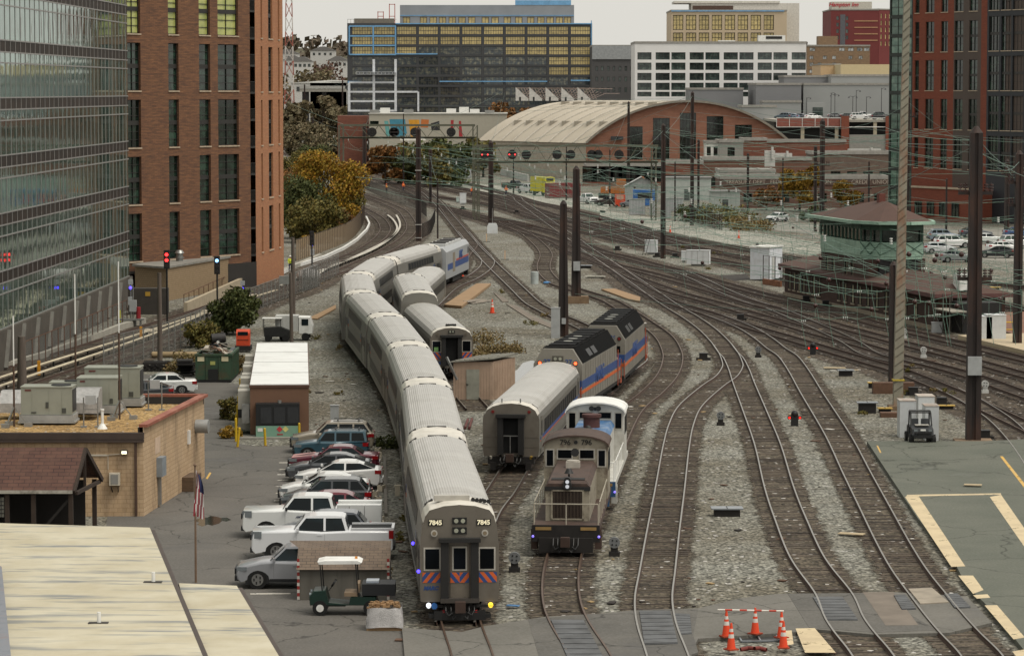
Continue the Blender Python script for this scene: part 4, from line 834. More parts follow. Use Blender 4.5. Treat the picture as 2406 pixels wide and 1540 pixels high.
def arena():
 Y=745;k=Y/FD;xa,xb=1376,1856;cx=1612;t=thing('arched_roof_hall','brick hall with great pale barrel roof and tall dark windows','hall',(W(cx,Y),Y,0))
 hw=(xb-xa)/2*k;off=((xa+xb)/2-cx)*k;zs=Zr(336,Y);zt=Zr(239,Y);rise=zt-zs
 Rr=(hw*hw+rise*rise)/(2*rise);
 def zx(u):return zs+sqrt(max(0,Rr*Rr-u*u))-(Rr-rise)
 n=48;us=[-hw+2*hw*i/n for i in range(n+1)]
 ba=brick('hall_brick','#906652','#845c4a','#755548',1,.7,.22,.012,.9,'#74483a',.5,(.4,2,1),.5)
 wins=[(1477,1509,297,375),(1533,1572,277,375),(1596,1634,265,375),(1659,1698,273,331),(1725,1765,293,331)]
 rects=[((a-cx)*k-off,(b-cx)*k-off,Zr(d,Y),Zr(c,Y))for a,b,c,d in wins]
 m=MB()
 cuts=sorted(set(us+[r[i]for r in rects for i in(0,1)]))
 for u0,u1 in zip(cuts,cuts[1:]):
  c=(u0+u1)/2;z=0
  for r in[r for r in rects if r[0]<c<r[1]]:m.poly([(u0,0,0),(u1,0,0),(u1,0,r[2]),(u0,0,r[2])]);z=r[3]
  m.poly([(u0,0,z),(u1,0,z),(u1,0,zx(u1)-.02),(u0,0,zx(u0)-.02)])
 m.build('front_wall',ba,t,loc=(off,0,0),uv=True,fix=False)
 put_windows_off=[(r[0]+hw,r[1]+hw,r[2],r[3])for r in rects]
 for r in rects:put('window',window_mesh(r[1]-r[0],r[3]-r[2],5,6,FRM,GDARK,fw=.1),t,(off+r[0],.35,r[2]))
 Ld=42;sh=-58*k*0;dx=-25
 m=MB();dx=-25.5
 sl=[0,1.2,1.201]+[1.2+i*(Ld-1.2)/9 for i in range(1,10)]
 for j in range(10):
  y0=j*Ld/9;rows=[]
 rib=[]
 for j in range(0,10):
  s=j/9;rib.append(s)
 secs=[]
 for j in range(9):
  for e in(0.0,.03,.97):secs.append(((j+e)/9,.0 if e else.0))
 secs.append((1,0))
 m.v=[];
 for s,_ in secs:m.v+=[(u+dx*s,Ld*s-.6,zx(u))for u in us]
 k1=n+1
 for a in range(len(secs)-1):
  for i in range(n):m.f.append((a*k1+i,a*k1+i+1,(a+1)*k1+i+1,(a+1)*k1+i));m.m.append(0);m.sm.append(True)
 m.build('barrel_roof',M('pale_membrane_roof','#b1a898',.8,var=.08,sc=.06,dirt='#8f8675',dsc=.12,damt=.5),t,loc=(off,0,0),fix=False)
 for j in range(1,9):
  q=MB();s=j/9;pts=[Vector((u+dx*s,Ld*s-.6,zx(u)+.12))for u in us]
  for a,b in zip(pts,pts[1:]):q.beam(a,b,.5,.25)
  q.build('roof_rib',M('white_membrane','#cfc9bd',.7),t,loc=(off,0,0))
 q=MB();pts=[Vector((u,-.7,zx(u)+.12))for u in us]
 for a,b in zip(pts,pts[1:]):q.beam(a,b,.5,.5)
 q.build('roof_edge',M('metal_roof_edge','#7d766b',.7),t,loc=(off,0,0))
 for j in range(8):
  for u in(-.76*hw,-.28*hw):
   s=(j+.55)/9;q=MB();q.bx(-1.0,1.0,-.8,.8,-.6,.55);q.build('roof_vent',M('grey_roof_vent','#8e877a',.8),t,loc=(off+u+dx*s,Ld*s,zx(u)))
 q=MB();q.poly([(-hw+.3,.5,0),(-hw+dx,Ld,0),(-hw+dx,Ld,zs+.2),(-hw+.3,.5,zs+.2)]);q.build('side_wall',M('pale_side_wall','#a59c8d',.9),t,loc=(off,0,0),fix=False)
 for x,lab in((1442,1),(1455,1),(1540,1),(1555,1)):
  q=MB();q.box((0,0,0),(1.6,.8,.8));q.build('floodlight',lampm,t,loc=((x-cx)*k,-.6,Zr(324,Y)))
arena()
LB=brick('dull_red_brick','#7c4c3c','#6c4235','#5c3d33',1,.7,.22,.012,.9,'#5d3a2f',.6,(.4,1.5,1),.5)
def front(name,lab,x0,x1,yt,Y,mat,n=0,ww=2.2,wz=(1.2,3.6),depth=12,ye=0,gl=None,**kw):
 a=(W(x0,Y),Y);b=(W(x1,Y+ye),Y+ye);L=hypot(b[0]-a[0],b[1]-a[1]);rs=grid(L,n,ww,wz[0],1,3,wz[1]-wz[0])if n else[]
 return building(name,lab,a,b,depth,Zr(yt,Y),rs,mat,'building',nx=3,ny=3,gl=gl or GDARK,**kw)
front('brick_workshop','low red brick workshop with tall windows under the arched hall',1375,1560,390,690,LB,9,3.2,(.8,4.2))
front('brick_workshop','red brick workshop with paired white windows right of the signal bridge',1560,1650,384,640,LB,6,1.4,(1.5,3.6))
front('white_annex','small white two window annex beside the arched hall',1656,1705,338,700,M('white_render','#c9c8c2',.8),2,1.0,(8,9.4))if 0 else None
front('white_rooftop_cabin','white cabin with two windows perched in front of the arched hall',1656,1688,336,705,M('white_render','#c9c8c2',.8,dirt='#8a867c'),2,.9,(6.2,8.2),6)
front('grey_block_annex','grey block annex between white cabin and brick wall',1688,1745,334,704,M('grey_block','#85837d',.9),1,1.6,(6,8))
front('brick_wall_block','plain brown brick block left of the parking deck',1745,1800,330,706,LB);front('brick_wall_block','wide low brick block under the parking deck',1800,1985,334,715,LB)
front('brown_brick_store','long brown brick building with dark flat roof edge in the middle distance',1648,1905,376,650,brick('brown_brick','#6f5042','#624639','#54403a',1,.7,.22,.012,.9),6,1.8,(1,3));front('grey_brick_store','long grey brown building right of the yellow tree',1905,2095,362,655,brick('grey_brown_brick','#6d5d52','#5e5048','#544840',1,.7,.22,.012,.9),5,2,(2,4))
front('white_roof_unit','white walled low extension with roof vents in front of brown brick',1690,1820,404,610,M('white_low_wall','#bdbbb5',.8,dirt='#7c776d'),0)
t,q=front('credit_union_building','low brown building with faint lettering along its roof band',1690,2085,420,560,brick('credit_brick','#6b5146','#5f473d','#514039',1,.7,.22,.012,.9),9,1.5,(1,2.6))
m=MB();m.bx(0,29.5,-.12,-.02,Zr(434,560),Zr(420,560));m.build('roof_band',M('dark_roof_band','#5b4a42',.8),t)
text('TREASURY DEPT   FEDERAL CREDIT UNION',.95,M('pale_letters','#a89d90',.7),t,(1.0,-.15,Zr(427,560)),(pi/2,0,0),align='LEFT',depth=.02);text('CREDIT UNION',1.0,MC['pale_letters'],t,(23,-.15,Zr(427,560)),(pi/2,0,0),align='LEFT',depth=.02)
for lab,x,y,Y,d in(('silver duct stack on the low roofs right of the hall',1808,384,640,(2,2,3.2)),('white roof box beside the silver duct stack',1840,376,652,(3.4,2,2)),('pale roof vents on the brick roof by the deck',2030,356,690,(7,2,1.2)),('white low roof unit on the white walled extension',1760,400,612,(8,3,.9)),('small grey roof unit on the grey block annex',1700,333,707,(2,1.5,1.0))):
 t=thing('rooftop_unit',lab,'roof plant',(W(x,Y),Y,Zr(y,Y)-.6));m=MB();m.bx(-d[0]/2,d[0]/2,0,d[1],0,d[2]);m.cyl((d[0]*.2,-.2,d[2]*.5),(d[0]*.2,-.2,d[2]*1.25),.25);m.build('casing',M('pale_plant','#b4b3ae',.6,var=.15),t)
t=thing('sawtooth_steel_frame','white saw tooth gables with bare steel trusses behind the arched roof','steel frame',(W(1211,900),900,0));kk=900/FD
for i,x in enumerate((1211,1243,1281,1318,1356)):
 m=MB();X=(x-1211)*kk;m.side([(X,Zr(237,900)),(X,Zr(205,900)),(X+3.6,Zr(232,900)),(X+3.6,Zr(237,900))],0,.3);m.build('gable',M('pale_gable','#bdbab4',.8),t)
 m=MB();m.bx(X+1.0,X+1.5,-.05,-.01,Zr(237,900),Zr(228,900));m.build('opening',BLK,t)
 m=MB()
 for s in range(6):m.beam((X+s*.8,6,Zr(234,900)),(X+s*.8+3.6,6,Zr(206+s*3,900)),.12,.12);m.beam((X+s*.8+1.5,6,Zr(234,900)),(X+s*.8,6,Zr(208,900)),.12,.12)
 m.beam((X,6,Zr(207,900)),(X+14-i,6,Zr(209,900)),.15,.15);m.beam((X,6,Zr(220,900)),(X+12,6,Zr(220,900)),.12,.12);m.build('truss',M('pinkish_steel','#a59389',.7),t)
Ym=800;km=Ym/FD;t=thing('mural_building','low pale building with bright painted mural shapes on its wall','building',(W(868,Ym),Ym,0));Lm=(1190-868)*km
m=MB();m.bx(0,Lm,0,30,0,Zr(268,Ym));m.build('wall',M('pale_mural_wall','#a39e90',.85,var=.05),t);m=MB();m.bx(-.2,Lm+.2,-.2,30,Zr(268,Ym),Zr(266,Ym));m.build('roof_edge',M('pale_roof_edge','#a9a79f',.8),t)
for col,pts in(('#3f7f93',((915,280),(952,280),(956,312),(948,328),(920,315))),('#c98f2b',((960,281),(985,281),(988,325),(965,322))),('#b56a35',((990,280),(1008,281),(1006,300),(988,299))),('#2b2b2d',((1012,290),(1032,284),(1034,306),(1014,306))),('#9c2f35',((1059,282),(1066,282),(1064,318),(1058,318))),('#9c2f35',((1078,284),(1083,284),(1087,322),(1078,320))),('#5f9a97',((903,284),(912,284),(918,318),(908,322))),('#e0dcd0',((940,318),(962,322),(1000,322),(1000,330),(940,330)))):
 m=MB();m.poly([((x-868)*km,-.02,Zr(y,Ym))for x,y in pts]);m.build('mural_shape',M('mural_'+col,col,.8),t)
m=MB();m.bx((870-868)*km,(890-868)*km,-.05,-.02,Zr(292,Ym),Zr(284,Ym));m.build('window',GDARK,t)
for i in range(7):
 p=thing('rooftop_unit',['white','grey','pale','small white','low grey','boxy pale','stubby'][i]+' roof unit '+['above the blue mural patch','above the yellow mural patch','above the red mural strokes','at the far left of the mural roof','behind the orange bush','near the arched roof edge','right of the mural lettering'][i],'roof plant',(W((905,960,1060,880,1115,1150,1090)[i],Ym+8),Ym+8,Zr(266,Ym)));m=MB();m.bx(-1.2,1.2,0,1.5,0,(1.3,.9,1.1,.8,1,.7,1.5)[i]);m.build('unit',WHITE if i%2==0 else STEEL,p)
t=thing('red_brick_shed','dark red low buildings at the left end of the mural wall','building',(W(812,820),820,0));m=MB();m.bx(-2,5.5,0,12,0,Zr(272,820));m.build('wall',LB,t,uv=True)
def right_tower():
 a=Vector((W(2140,518),518));d=Vector((4.6,-9)).normalized();L=46;b=a+d*L;H=52
 rb=brick('red_tower_brick','#7c412d','#703a29','#603428',1,.6,.2,.012,.9,'#6d3627',.5,(.4,2.5,1),.8);db=M('dark_brown_cladding','#4a3f38',.7,var=.1,sc=.1)
 def U(x):k=(x-1202.5)/FD;return(k*a.y-a.x)/(d.x-k*d.y)
 t=thing('red_brick_tower','tall red brick apartment tower with dark central bay filling the right edge','building',(a.x,a.y,0));A=Vector((0,0))
 def seg(x0,x1):return A+d*U(x0),A+d*U(x1)
 zs=[Zr(y,512)for y in(395.5,304.5,214,124,32,-60)]
 gt=glass('green_dark_glass','#10201b',.06,.5,0,'#3a4d40',.6)
 def bay(nm,x0,x1,cols,mat,zmin=0,ww=None,hh=4.9,nx=2):
  p,q=seg(x0,x1);rs=[(U(c0)-U(x0),U(c1)-U(x0),z+.1,z+hh)for z in zs for c0,c1 in cols]
  m=MB();wall_open(m,p,q,zmin,H,rs,.3);m.build(nm,mat,t,uv=True,fix=False);put_windows(t,p,q,rs,FRM,gt,nx,4,.3,'window',(.46,.54),M('cream_sill','#a99a85',.8),100)
 bay('brick_bay',2140,2236,((2145,2155),(2170,2190),(2206,2222)),rb)
 bay('dark_bay',2236,2300,((2238,2258),(2272,2292)),db,0)
 bay('brick_pier_bay',2300,2314,(),rb);bay('dark_glass_bay',2314,2480,((2318,2342),(2347,2370),(2374,2400),(2404,2430),(2434,2460)),M('navy_cladding','#23262b',.6,var=.15,sc=.1),0,None,5.4,3)
 e=A+Vector((-3.4,3.0));p,q=e,A;rs=[(.25,4.3,z0,z0+2.6)for z0 in[2+i*3.06 for i in range(16)]]
 m=MB();wall_open(m,p,q,0,H,rs,.2);m.build('glazed_corner',M('dark_green_frame','#2c332f',.6),t,fix=False);put_windows(t,p,q,rs,FRM,glass('green_corner_glass','#4a665a',.08,.3,0,'#7d9484',.5),3,2,.2,'corner_window')
 m=MB();c=[A,A+d*L,A+d*L+Vector((14,8)),e+Vector((8,14)),e];m.prism([v for v in c[1:4]]+[e+Vector((.2,.3)),A+d*.5+Vector((.5,.4))],0,H-.5);m.build('core',db,t)
 m=MB();p0,q0=seg(2094,2236);n=Vector((d.y,-d.x));wall_open(m,p0+n*3,q0+n*3,0,Zr(393,512),[],.3);m.poly([((p0+n*3).x,(p0+n*3).y,Zr(393,512)),((q0+n*3).x,(q0+n*3).y,Zr(393,512)),(q0.x,q0.y,Zr(393,512)),(p0.x,p0.y,Zr(393,512))])if 0 else None
 p0,q0=seg(2190,2330);n=Vector((-d.y*-1,-d.x));n=Vector((d.y,-d.x));c=[p0+n*4,q0+n*4,q0,p0];m=MB();zz=Zr(440,505);wall_open(m,c[0],c[1],0,zz,[],.3);wall_open(m,c[3],c[0],0,zz,[]);wall_open(m,c[1],c[2],0,zz,[]);m.poly([(v.x,v.y,zz)for v in c]);m.build('podium',rb,t,uv=True,fix=False)
 m=MB();m.beam((c[0].x,c[0].y,zz),(c[1].x,c[1].y,zz),.4,.3);m.build('podium_coping',MC['cream_sill'],t)
 rs=[(1+i*3.4,2.9+i*3.4,.8,3)for i in range(6)if 3+i*3.4<(c[1]-c[0]).length];put_windows(t,c[0]+n*.35,c[1]+n*.35,rs,FRM,gt,2,2,.3,'podium_window')
right_tower()
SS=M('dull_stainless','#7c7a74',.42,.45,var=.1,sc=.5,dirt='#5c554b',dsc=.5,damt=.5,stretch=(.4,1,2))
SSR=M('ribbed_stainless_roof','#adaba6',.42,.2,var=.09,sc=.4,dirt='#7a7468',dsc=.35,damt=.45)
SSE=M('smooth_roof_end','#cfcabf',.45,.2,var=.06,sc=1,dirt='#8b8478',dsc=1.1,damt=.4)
FACE=M('warm_grey_cab_face','#6d675e',.45,.3,var=.08,sc=1.2,dirt='#574e44',dsc=1.,damt=.5)
TG=glass('train_window_glass','#080b0e',.35,.4,0,'#151b24',.4,spec=.08)
BLUE=M('stripe_blue','#27457c',.45,var=.1);ORG=M('stripe_orange','#c25a24',.5,var=.1)
UND=M('grimy_underframe','#1d1a18',.85,var=.3,sc=2);SLOT=M('roof_slot','#221f1d',.7)
PALE=M('pale_frame','#a8a49b',.5)
def lit(name,col,e):return M(name,col,.3,emit=e)
def cyl_face(m,x,y,z,r,d=.06,n=14,mi=0):m.cyl((x,y,z),(x+d,y,z),r,n=n,m=mi)
BI=[(1.50,.95),(1.525,1.4),(1.52,3.2),(1.43,4.05)]
BR=[(1.43,4.05),(1.35,4.36),(1.17,4.60),(.62,4.76),(0,4.81)]
SI=[(1.46,1.0),(1.525,1.4),(1.525,3.0),(1.47,3.28)]
SR=[(1.47,3.28),(1.33,3.58),(1.0,3.79),(.5,3.92),(0,3.96)]
def ribbed(R_,n=34,h=.015,rib=True):
 half=R_[:-1];full=[(-y,z)for y,z in R_]+[(y,z)for y,z in R_[-2::-1]]
 L=[0]
 for a,b in zip(full,full[1:]):L.append(L[-1]+hypot(b[0]-a[0],b[1]-a[1]))
 o=[]
 for i in range(n*2+1):
  s=L[-1]*i/(2*n);k=max(j for j in range(len(L))if L[j]<=s+1e-9);k=min(k,len(L)-2);t=(s-L[k])/(L[k+1]-L[k])
  y=full[k][0]+(full[k+1][0]-full[k][0])*t;z=full[k][1]+(full[k+1][1]-full[k][1])*t
  o.append((y,z+(h if(i%2 and rib)else 0)))
 return o
def swp(m,prof,x0,x1,mi=0,sm=False):m.loft([[(x0,y,z)for y,z in prof],[(x1,y,z)for y,z in prof]],mi,False,False,sm)
def bogie(t,x,r=.46):
 m=MB()
 for dx in(-1.25,1.25):
  for s in(-1,1):m.cyl((x+dx,s*.72,r+.26),(x+dx,s*.86,r+.26),r,n=14)
  m.cyl((x+dx,-.9,r+.26),(x+dx,.9,r+.26),.09,n=6)
 for s in(-1,1):m.bx(x-1.8,x+1.8,s*1.0-.1,s*1.0+.1,.6,.95)
 m.bx(x-.35,x+.35,-1.1,1.1,.55,.9);m.build('bogie',UND,t)
def stripes(t,x,y0,y1,z0,z1,n,d=1):
 m=MB();h=z1-z0;w_=(y1-y0)
 e=.012
 step=w_/n;sl=h*.8*d
 for i in range(-2,n+3):
  a,b=y0+i*step,y0+(i+1)*step
  P=[(a,z0),(b,z0),(b+sl,z1),(a+sl,z1)]
  def clip(P,v,keep):
   o=[]
   for p,q in zip(P,P[1:]+P[:1]):
    ip,iq=(p[0]-v)*keep>=0,(q[0]-v)*keep>=0
    if ip:o.append(p)
    if ip!=iq:t_=(v-p[0])/(q[0]-p[0]);o.append((v,p[1]+(q[1]-p[1])*t_))
   return o
  P=clip(clip(P,y0,1),y1,-1)if P else P
  if len(P)>2:m.poly([(x+e,y,z)for y,z in P],i%2)
 return m.build('slanted_stripes',[ORG,BLUE],t,fix=False)
def coach(kind,label,loc,rz,grp=None,end=None,stripe=True,lower=False):
 bi=kind=='bi';L=25.9 if bi else 25.9;x1=L/2;S_,R_=(BI,BR)if bi else(SI,SR)
 t=thing('double_deck_coach' if bi else 'passenger_coach',label,'railway coach',loc,rz,grp)
 m=MB();pr=[(-y,z)for y,z in S_[::-1]];pr2=S_
 for s in(-1,1):
  prof=[(s*y,z)for y,z in S_];swp(m,prof,-x1,x1)
 m.poly([(x,s,S_[0][1])for x,s in((-x1,-1.5),(x1,-1.5),(x1,1.5),(-x1,1.5))]);
 for s in(-1,1):
  for z in([1.25,1.35,1.45,2.35,2.45,2.55,2.65,2.75,2.85]if bi else[1.25,1.35,1.45,1.55,1.65,1.75]):m.bx(-x1+3.2,x1-3.2,s*1.526-.012,s*1.526+.012,z-.02,z+.02)
 m.build('body',SS,t)
 rib=ribbed(R_);sm_=ribbed(R_,rib=False);le=2.0 if bi else.75
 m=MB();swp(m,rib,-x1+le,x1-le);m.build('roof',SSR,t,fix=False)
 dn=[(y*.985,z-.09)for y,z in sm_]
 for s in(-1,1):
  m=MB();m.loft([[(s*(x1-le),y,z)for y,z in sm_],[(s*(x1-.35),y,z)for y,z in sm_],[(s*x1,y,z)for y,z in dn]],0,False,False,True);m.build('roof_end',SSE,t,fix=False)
 for s in(-1,1):
  m=MB();xs=s*(x1-le-.02)
  zt=R_[-1][1]
  if bi:
   for d_ in(0.12,):
    X=s*(x1-le+d_);m.bx(X-.13,X+.13,-.45,.45,zt-.05,zt+.012)
    for q in(-1,1):m.build('roof_slot',SLOT,t);m=MB();m.beam((X,q*.98,zt-.11),(X,q*1.3,zt-.33),.34,.05)
  else:
   X=s*(x1-le);
   for q in(-1,1):m.beam((X,q*1.05,zt-.2),(X,q*1.36,zt-.42),.12,.05)
  m.build('roof_slot',SLOT,t)
 def pl(z):
  for(ya,za),(yb,zb)in zip(S_,S_[1:]):
   if za<=z<=zb:return ya+(yb-ya)*(z-za)/(zb-za)
  return S_[-1][0]
 bands=[(-7.4,7.4,3.2,3.85,10),(-7.4,7.4,1.55,2.2,10),(-11.1,-9.2,2.35,2.95,2),(9.2,11.1,2.35,2.95,2)]if bi else[(-10.2,10.2,2.05,2.75,15)]
 for a,b,c,d,n in bands:
  for s in(-1,1):
   m=MB();ya,yb=pl(c)+.022,pl(d)+.022;m.poly([(a,s*ya,c),(b,s*ya,c),(b,s*yb,d),(a,s*yb,d)])
   for i in range(n+1):x=a+(b-a)*i/n;m.beam((x,s*(ya+.004),c),(x,s*(yb+.004),d),.1,.02,1)
   m.build('window_band',[TG,SS],t,fix=False)
 if stripe and not bi:
  for z0_,z1_,mt in((1.84,2.03,BLUE),(1.78,1.83,ORG)):
   for s in(-1,1):m=MB();m.bx(-x1+.5,x1-.5,s*1.534-.004,s*1.534+.004,z0_,z1_);m.build('side_stripe',mt,t)
 if bi:
  for x,w_ in((-7.9,.5),(7.9,.5)):
   for s in(-1,1):
    for z0_,z1_,mt in((2.62,2.98,BLUE),(2.42,2.6,ORG)):m=MB();m.bx(x-w_,x+w_,s*1.536-.004,s*1.536+.004,z0_,z1_);m.build('side_stripe',mt,t)
 for x in((-11.9,-8.4,8.4,11.9)if bi else(-11.6,11.6)):
  for s in(-1,1):
   m=MB();m.bx(x-.42,x+.42,s*1.53-.01,s*1.53+.01,1.15,3.1);o=m.build('side_door',M('door_grey','#6a675f',.5,.2),t)
   m=MB();m.bx(x-.2,x+.2,s*1.545-.006,s*1.545+.006,2.05,2.85);m.build('pane',TG,o)
 for x in(-8.8,8.8):bogie(t,x)
 m=MB();m.bx(-6.5,-2,-1.2,1.2,.5,.95);m.bx(-1,2.5,-1.3,1.3,.55,.95);m.bx(3.2,6.4,-1.1,1.1,.5,.95);m.build('underframe_boxes',UND,t)
 for s in(-1,1):
  cap=[(-y,z)for y,z in S_]+[(y,z-.09)for y,z in ribbed(R_,8,rib=False)][1:-1]+[(y,z)for y,z in S_[::-1]]
  cap=[(-y,z)for y,z in S_]+[(y*.985,z-.09)for y,z in ribbed(R_,8,rib=False)]+[(y,z)for y,z in S_[::-1]]
  m=MB();m.poly([(s*x1,y,z)for y,z in(cap if s>0 else cap[::-1])]);m.build('end_wall',FACE if end else SS,t)
  if not(end and s>0):
   m=MB();m.bx(s*x1-(.0 if s>0 else.28),s*x1+(.28 if s>0 else.0),-.62,.62,1.15,3.35);m.build('gangway_bellows',M('black_rubber_bellows','#1b1a19',.8),t)
 if end:end(t,x1)
 return t
def oval_window(t,x,y,z,w_,h,name='cab_window'):
 m=MB();m.bx(x+.005,x+.03,y-w_/2,y+w_/2,z-h/2,z+h/2);o=m.build(name,PALE,t);m=MB();m.bx(x+.031,x+.04,y-w_/2+.06,y+w_/2-.06,z-h/2+.06,z+h/2-.06);m.build('pane',TG,o);return o
def coupler(t,x,z=1.0):
 m=MB();m.bx(x,x+.55,-.14,.14,z-.15,z+.15);m.bx(x+.4,x+.7,-.2,.2,z-.22,z+.2);m.build('coupler',M('rusty_coupler','#3a2a22',.8),t)
 m=MB()
 for y,s in((-.35,.5),(.35,.5),(-.55,.35),(.55,.35)):m.tube([(x,y,z+.1),(x+.3,y,z-.2),(x+.45,y*.8,z-s),(x+.4,y*.5,z-s+.1)],.03,5)
 m.build('air_hoses',BLK,t)
def cab_7845(t,x1):
 x=x1;F=(pi/2,0,pi/2)
 oval_window(t,x,1.06,2.62,.66,.9);oval_window(t,x,-1.06,2.62,.66,.9)
 m=MB();m.bx(x,x+.05,-.36,.36,1.12,3.15);d=m.build('end_door',M('door_face','#6f675c',.5,.3),t);oval_window(d,x+.05,0,2.64,.58,.94,'door_window')
 m=MB()
 for s in(-1,1):m.bx(x,x+.32,s*.58-.15,s*.58+.15,1.1,3.3)
 m.bx(x,x+.4,-.8,.8,3.3,3.45);m.build('gangway_surround',M('black_rubber_bellows','#1b1a19',.8),t)
 stripes(t,x+.004,-1.44,-.75,1.7,2.1,4,1);stripes(t,x+.004,.75,1.44,1.7,2.1,4,-1)
 stripes(t,x+.06,-.36,0,1.7,2.1,2,-1);stripes(t,x+.06,0,.36,1.7,2.1,2,1)
 for y in(-.93,.93):
  m=MB();m.bx(x,x+.03,y-.28,y+.28,3.92,4.16);o=m.build('number_board',M('black_board','#101010',.4),t);text('7845',.25,M('lit_cream','#f2e6c4',.5,emit=.2),o,(x+.04,y,4.03),F,'number',.005,.008)
 for z in(3.72,4.1):
  m=MB();m.bx(x,x+.05,-.28,.28,z-.13,z+.13);o=m.build('headlight_housing',M('black_board','#101010',.4),t)
  for y in(-.13,.13):m=MB();m.cyl((x+.051,y,z),(x+.07,y,z),.085,n=12);m.build('headlight',M('clear_lens','#9a9b8c',.15),o)
 for y in(-.98,.98):m=MB();m.cyl((x,y,3.62),(x+.06,y,3.62),.13,n=14);o=m.build('marker_lamp',PALE,t);m=MB();m.cyl((x+.061,y,3.62),(x+.075,y,3.62),.08,n=12);m.build('lens',M('amber_grey_lens','#7c6f5c',.2),o)
 text('MARC',.2,BLUE,t,(x+.012,-1.12,1.48),F,'lettering',.004,.014,'CENTER',.3)
 m=MB();m.bx(x-1.15,x-.75,-.95,.42,4.76,4.98);m.build('roof_box',PALE,t);m=MB()
 for k in range(5):m.cyl((x-1.1,.55+k*.15,4.82-k*.02),(x-.62+.05*(k%2),.55+k*.15,4.84-k*.02),.04,.085,8)
 m.build('air_horns',BLK,t)
 m=MB();m.bx(x,x+.35,-.75,.75,.95,1.12);m.build('end_step',M('dark_step_steel','#3b3631',.7),t)
 m=MB();m.bx(x-.3,x+.25,-1.2,1.2,.35,.5);m.bx(x+.0,x+.3,-1.0,1.0,.28,.62);m.build('plough',BLK,t)
 for y,c,nm in((-1.2,'#f2f6ff','white_lamp'),(1.2,'#ffd23c','yellow_lamp')):m=MB();m.cyl((x,y,.82),(x+.1,y,.82),.1,n=12);m.build(nm,lit(nm,c,1.2),t)
 m=MB();m.cyl((x,-.98,.8),(x+.14,-.98,.8),.12,n=10);m.build('blue_glad_hand',M('bright_blue_cap','#2a63a8',.5),t)
 m=MB();
 for y in(-.62,.62):m.cyl((x+.1,y,.55),(x+.28,y,.5),.1,n=10)
 m.build('red_hose_cap',M('red_cap','#a8242a',.5),t)
 m=MB();m.bx(x-.2,x+.15,-.5,.5,.5,.95);m.bx(x,x+.1,-1.3,1.3,.74,.84);m.build('end_gear',UND,t);coupler(t,x+.1,.85)
 for y,z in((-1.58,2.2),):
  m=MB();m.sph((x-.3,y,2.1),.07);m.sph((x-8,y,2.1),.07);m.build('blue_side_lamp',lit('blue_lamp','#4a3bff',3),t)
def cab_7758(t,x1):
 x=x1;F=(pi/2,0,pi/2)
 m=MB();m.bx(x,x+.03,-.42,.42,1.2,3.2);m.build('open_doorway',M('doorway_dark','#070707',.9),t)
 m=MB()
 for s in(-1,1):m.bx(x,x+.34,s*.57-.14,s*.57+.14,1.15,3.2)
 m.bx(x,x+.42,-.8,.8,3.2,3.36);m.build('gangway_surround',M('black_rubber_bellows','#1b1a19',.8),t)
 for s in(-1,1):oval_window(t,x,s*1.07,2.55,.68,.84);stripes(t,x+.004,*((-1.44,-.76)if s<0 else(.76,1.44)),1.62,2.18,4,s)
 m=MB();m.bx(x+.042,x+.05,-1.25,-.95,2.2,2.5);m.build('green_notice',M('green_notice','#6f9a5c',.7),t)
 for y in(-1.02,1.02):m=MB();m.cyl((x,y,3.42),(x+.06,y,3.42),.1,n=12);m.build('marker_lamp',M('dull_lamp','#5d554a',.4),t)
 m=MB();m.bx(x,x+.05,-.24,.24,3.5,3.68);o=m.build('headlight_housing',M('black_board','#101010',.4),t)
 for y in(-.1,.1):m=MB();m.cyl((x+.051,y,3.59),(x+.07,y,3.59),.07,n=10);m.build('headlight',M('clear_lens','#9a9b8c',.15),o)
 text('7758',.3,BLUE,t,(x+.012,1.05,1.36),F,'number',.004,.012);text('7758',.3,BLUE,t,(x+.012,-1.05,1.36),F,'number',.004,.012)
 m=MB()
 for k in range(5):m.cyl((x-1.0,-.3+k*.15,4.0),(x-.5,-.3+k*.15,4.02),.05,.1,8)
 m.build('air_horns',BLK,t);coupler(t,x+.1)
def plain_end(t,x1):
 x=x1;m=MB();m.bx(x,x+.03,-.40,.40,1.2,3.1);m.build('open_doorway',M('doorway_dark','#070707',.9),t);m=MB()
 for s in(-1,1):m.bx(x,x+.32,s*.56-.15,s*.56+.15,1.12,3.12)
 m.bx(x,x+.4,-.8,.8,3.12,3.3);m.build('gangway_surround',M('black_rubber_bellows','#1b1a19',.8),t)
 m=MB();m.bx(x+.1,x+.14,-.4,.4,2.1,2.15);m.bx(x+.1,x+.14,-.05,-.01,1.2,2.1);m.build('safety_bar',STEEL,t)
 for y in(-.98,.98):m=MB();m.cyl((x,y,3.42),(x+.06,y,3.42),.085,n=12);m.build('tail_lamp',M('dark_red_lens','#6a1a18',.3),t)
 for y,c in((-1.1,'#d8d2c4'),(1.1,'#c9a23a')):m=MB();m.cyl((x,y,.95),(x+.1,y,.95),.09,n=10);m.build('lower_lamp',M('lens_'+c,c,.4),t)
 m=MB();m.bx(x-.3,x+.1,-1.25,1.25,.6,1.0);m.bx(x,x+.2,-1.1,-.8,.3,.7);m.bx(x,x+.2,.8,1.1,.3,.7);m.build('end_gear',UND,t);coupler(t,x+.1)
 m=MB();m.bx(x+.002,x+.012,-1.45,1.45,2.02,2.04);m.bx(x+.002,x+.012,-1.45,1.45,1.5,1.52);m.build('panel_seam',M('seam','#5d564c',.6),t)
 m=MB();
 for y in(-.5,.5):m.cyl((x-.1,y,3.9),(x-.1,y,4.12),.04,n=6)
 m.build('roof_stub',STEEL,t)
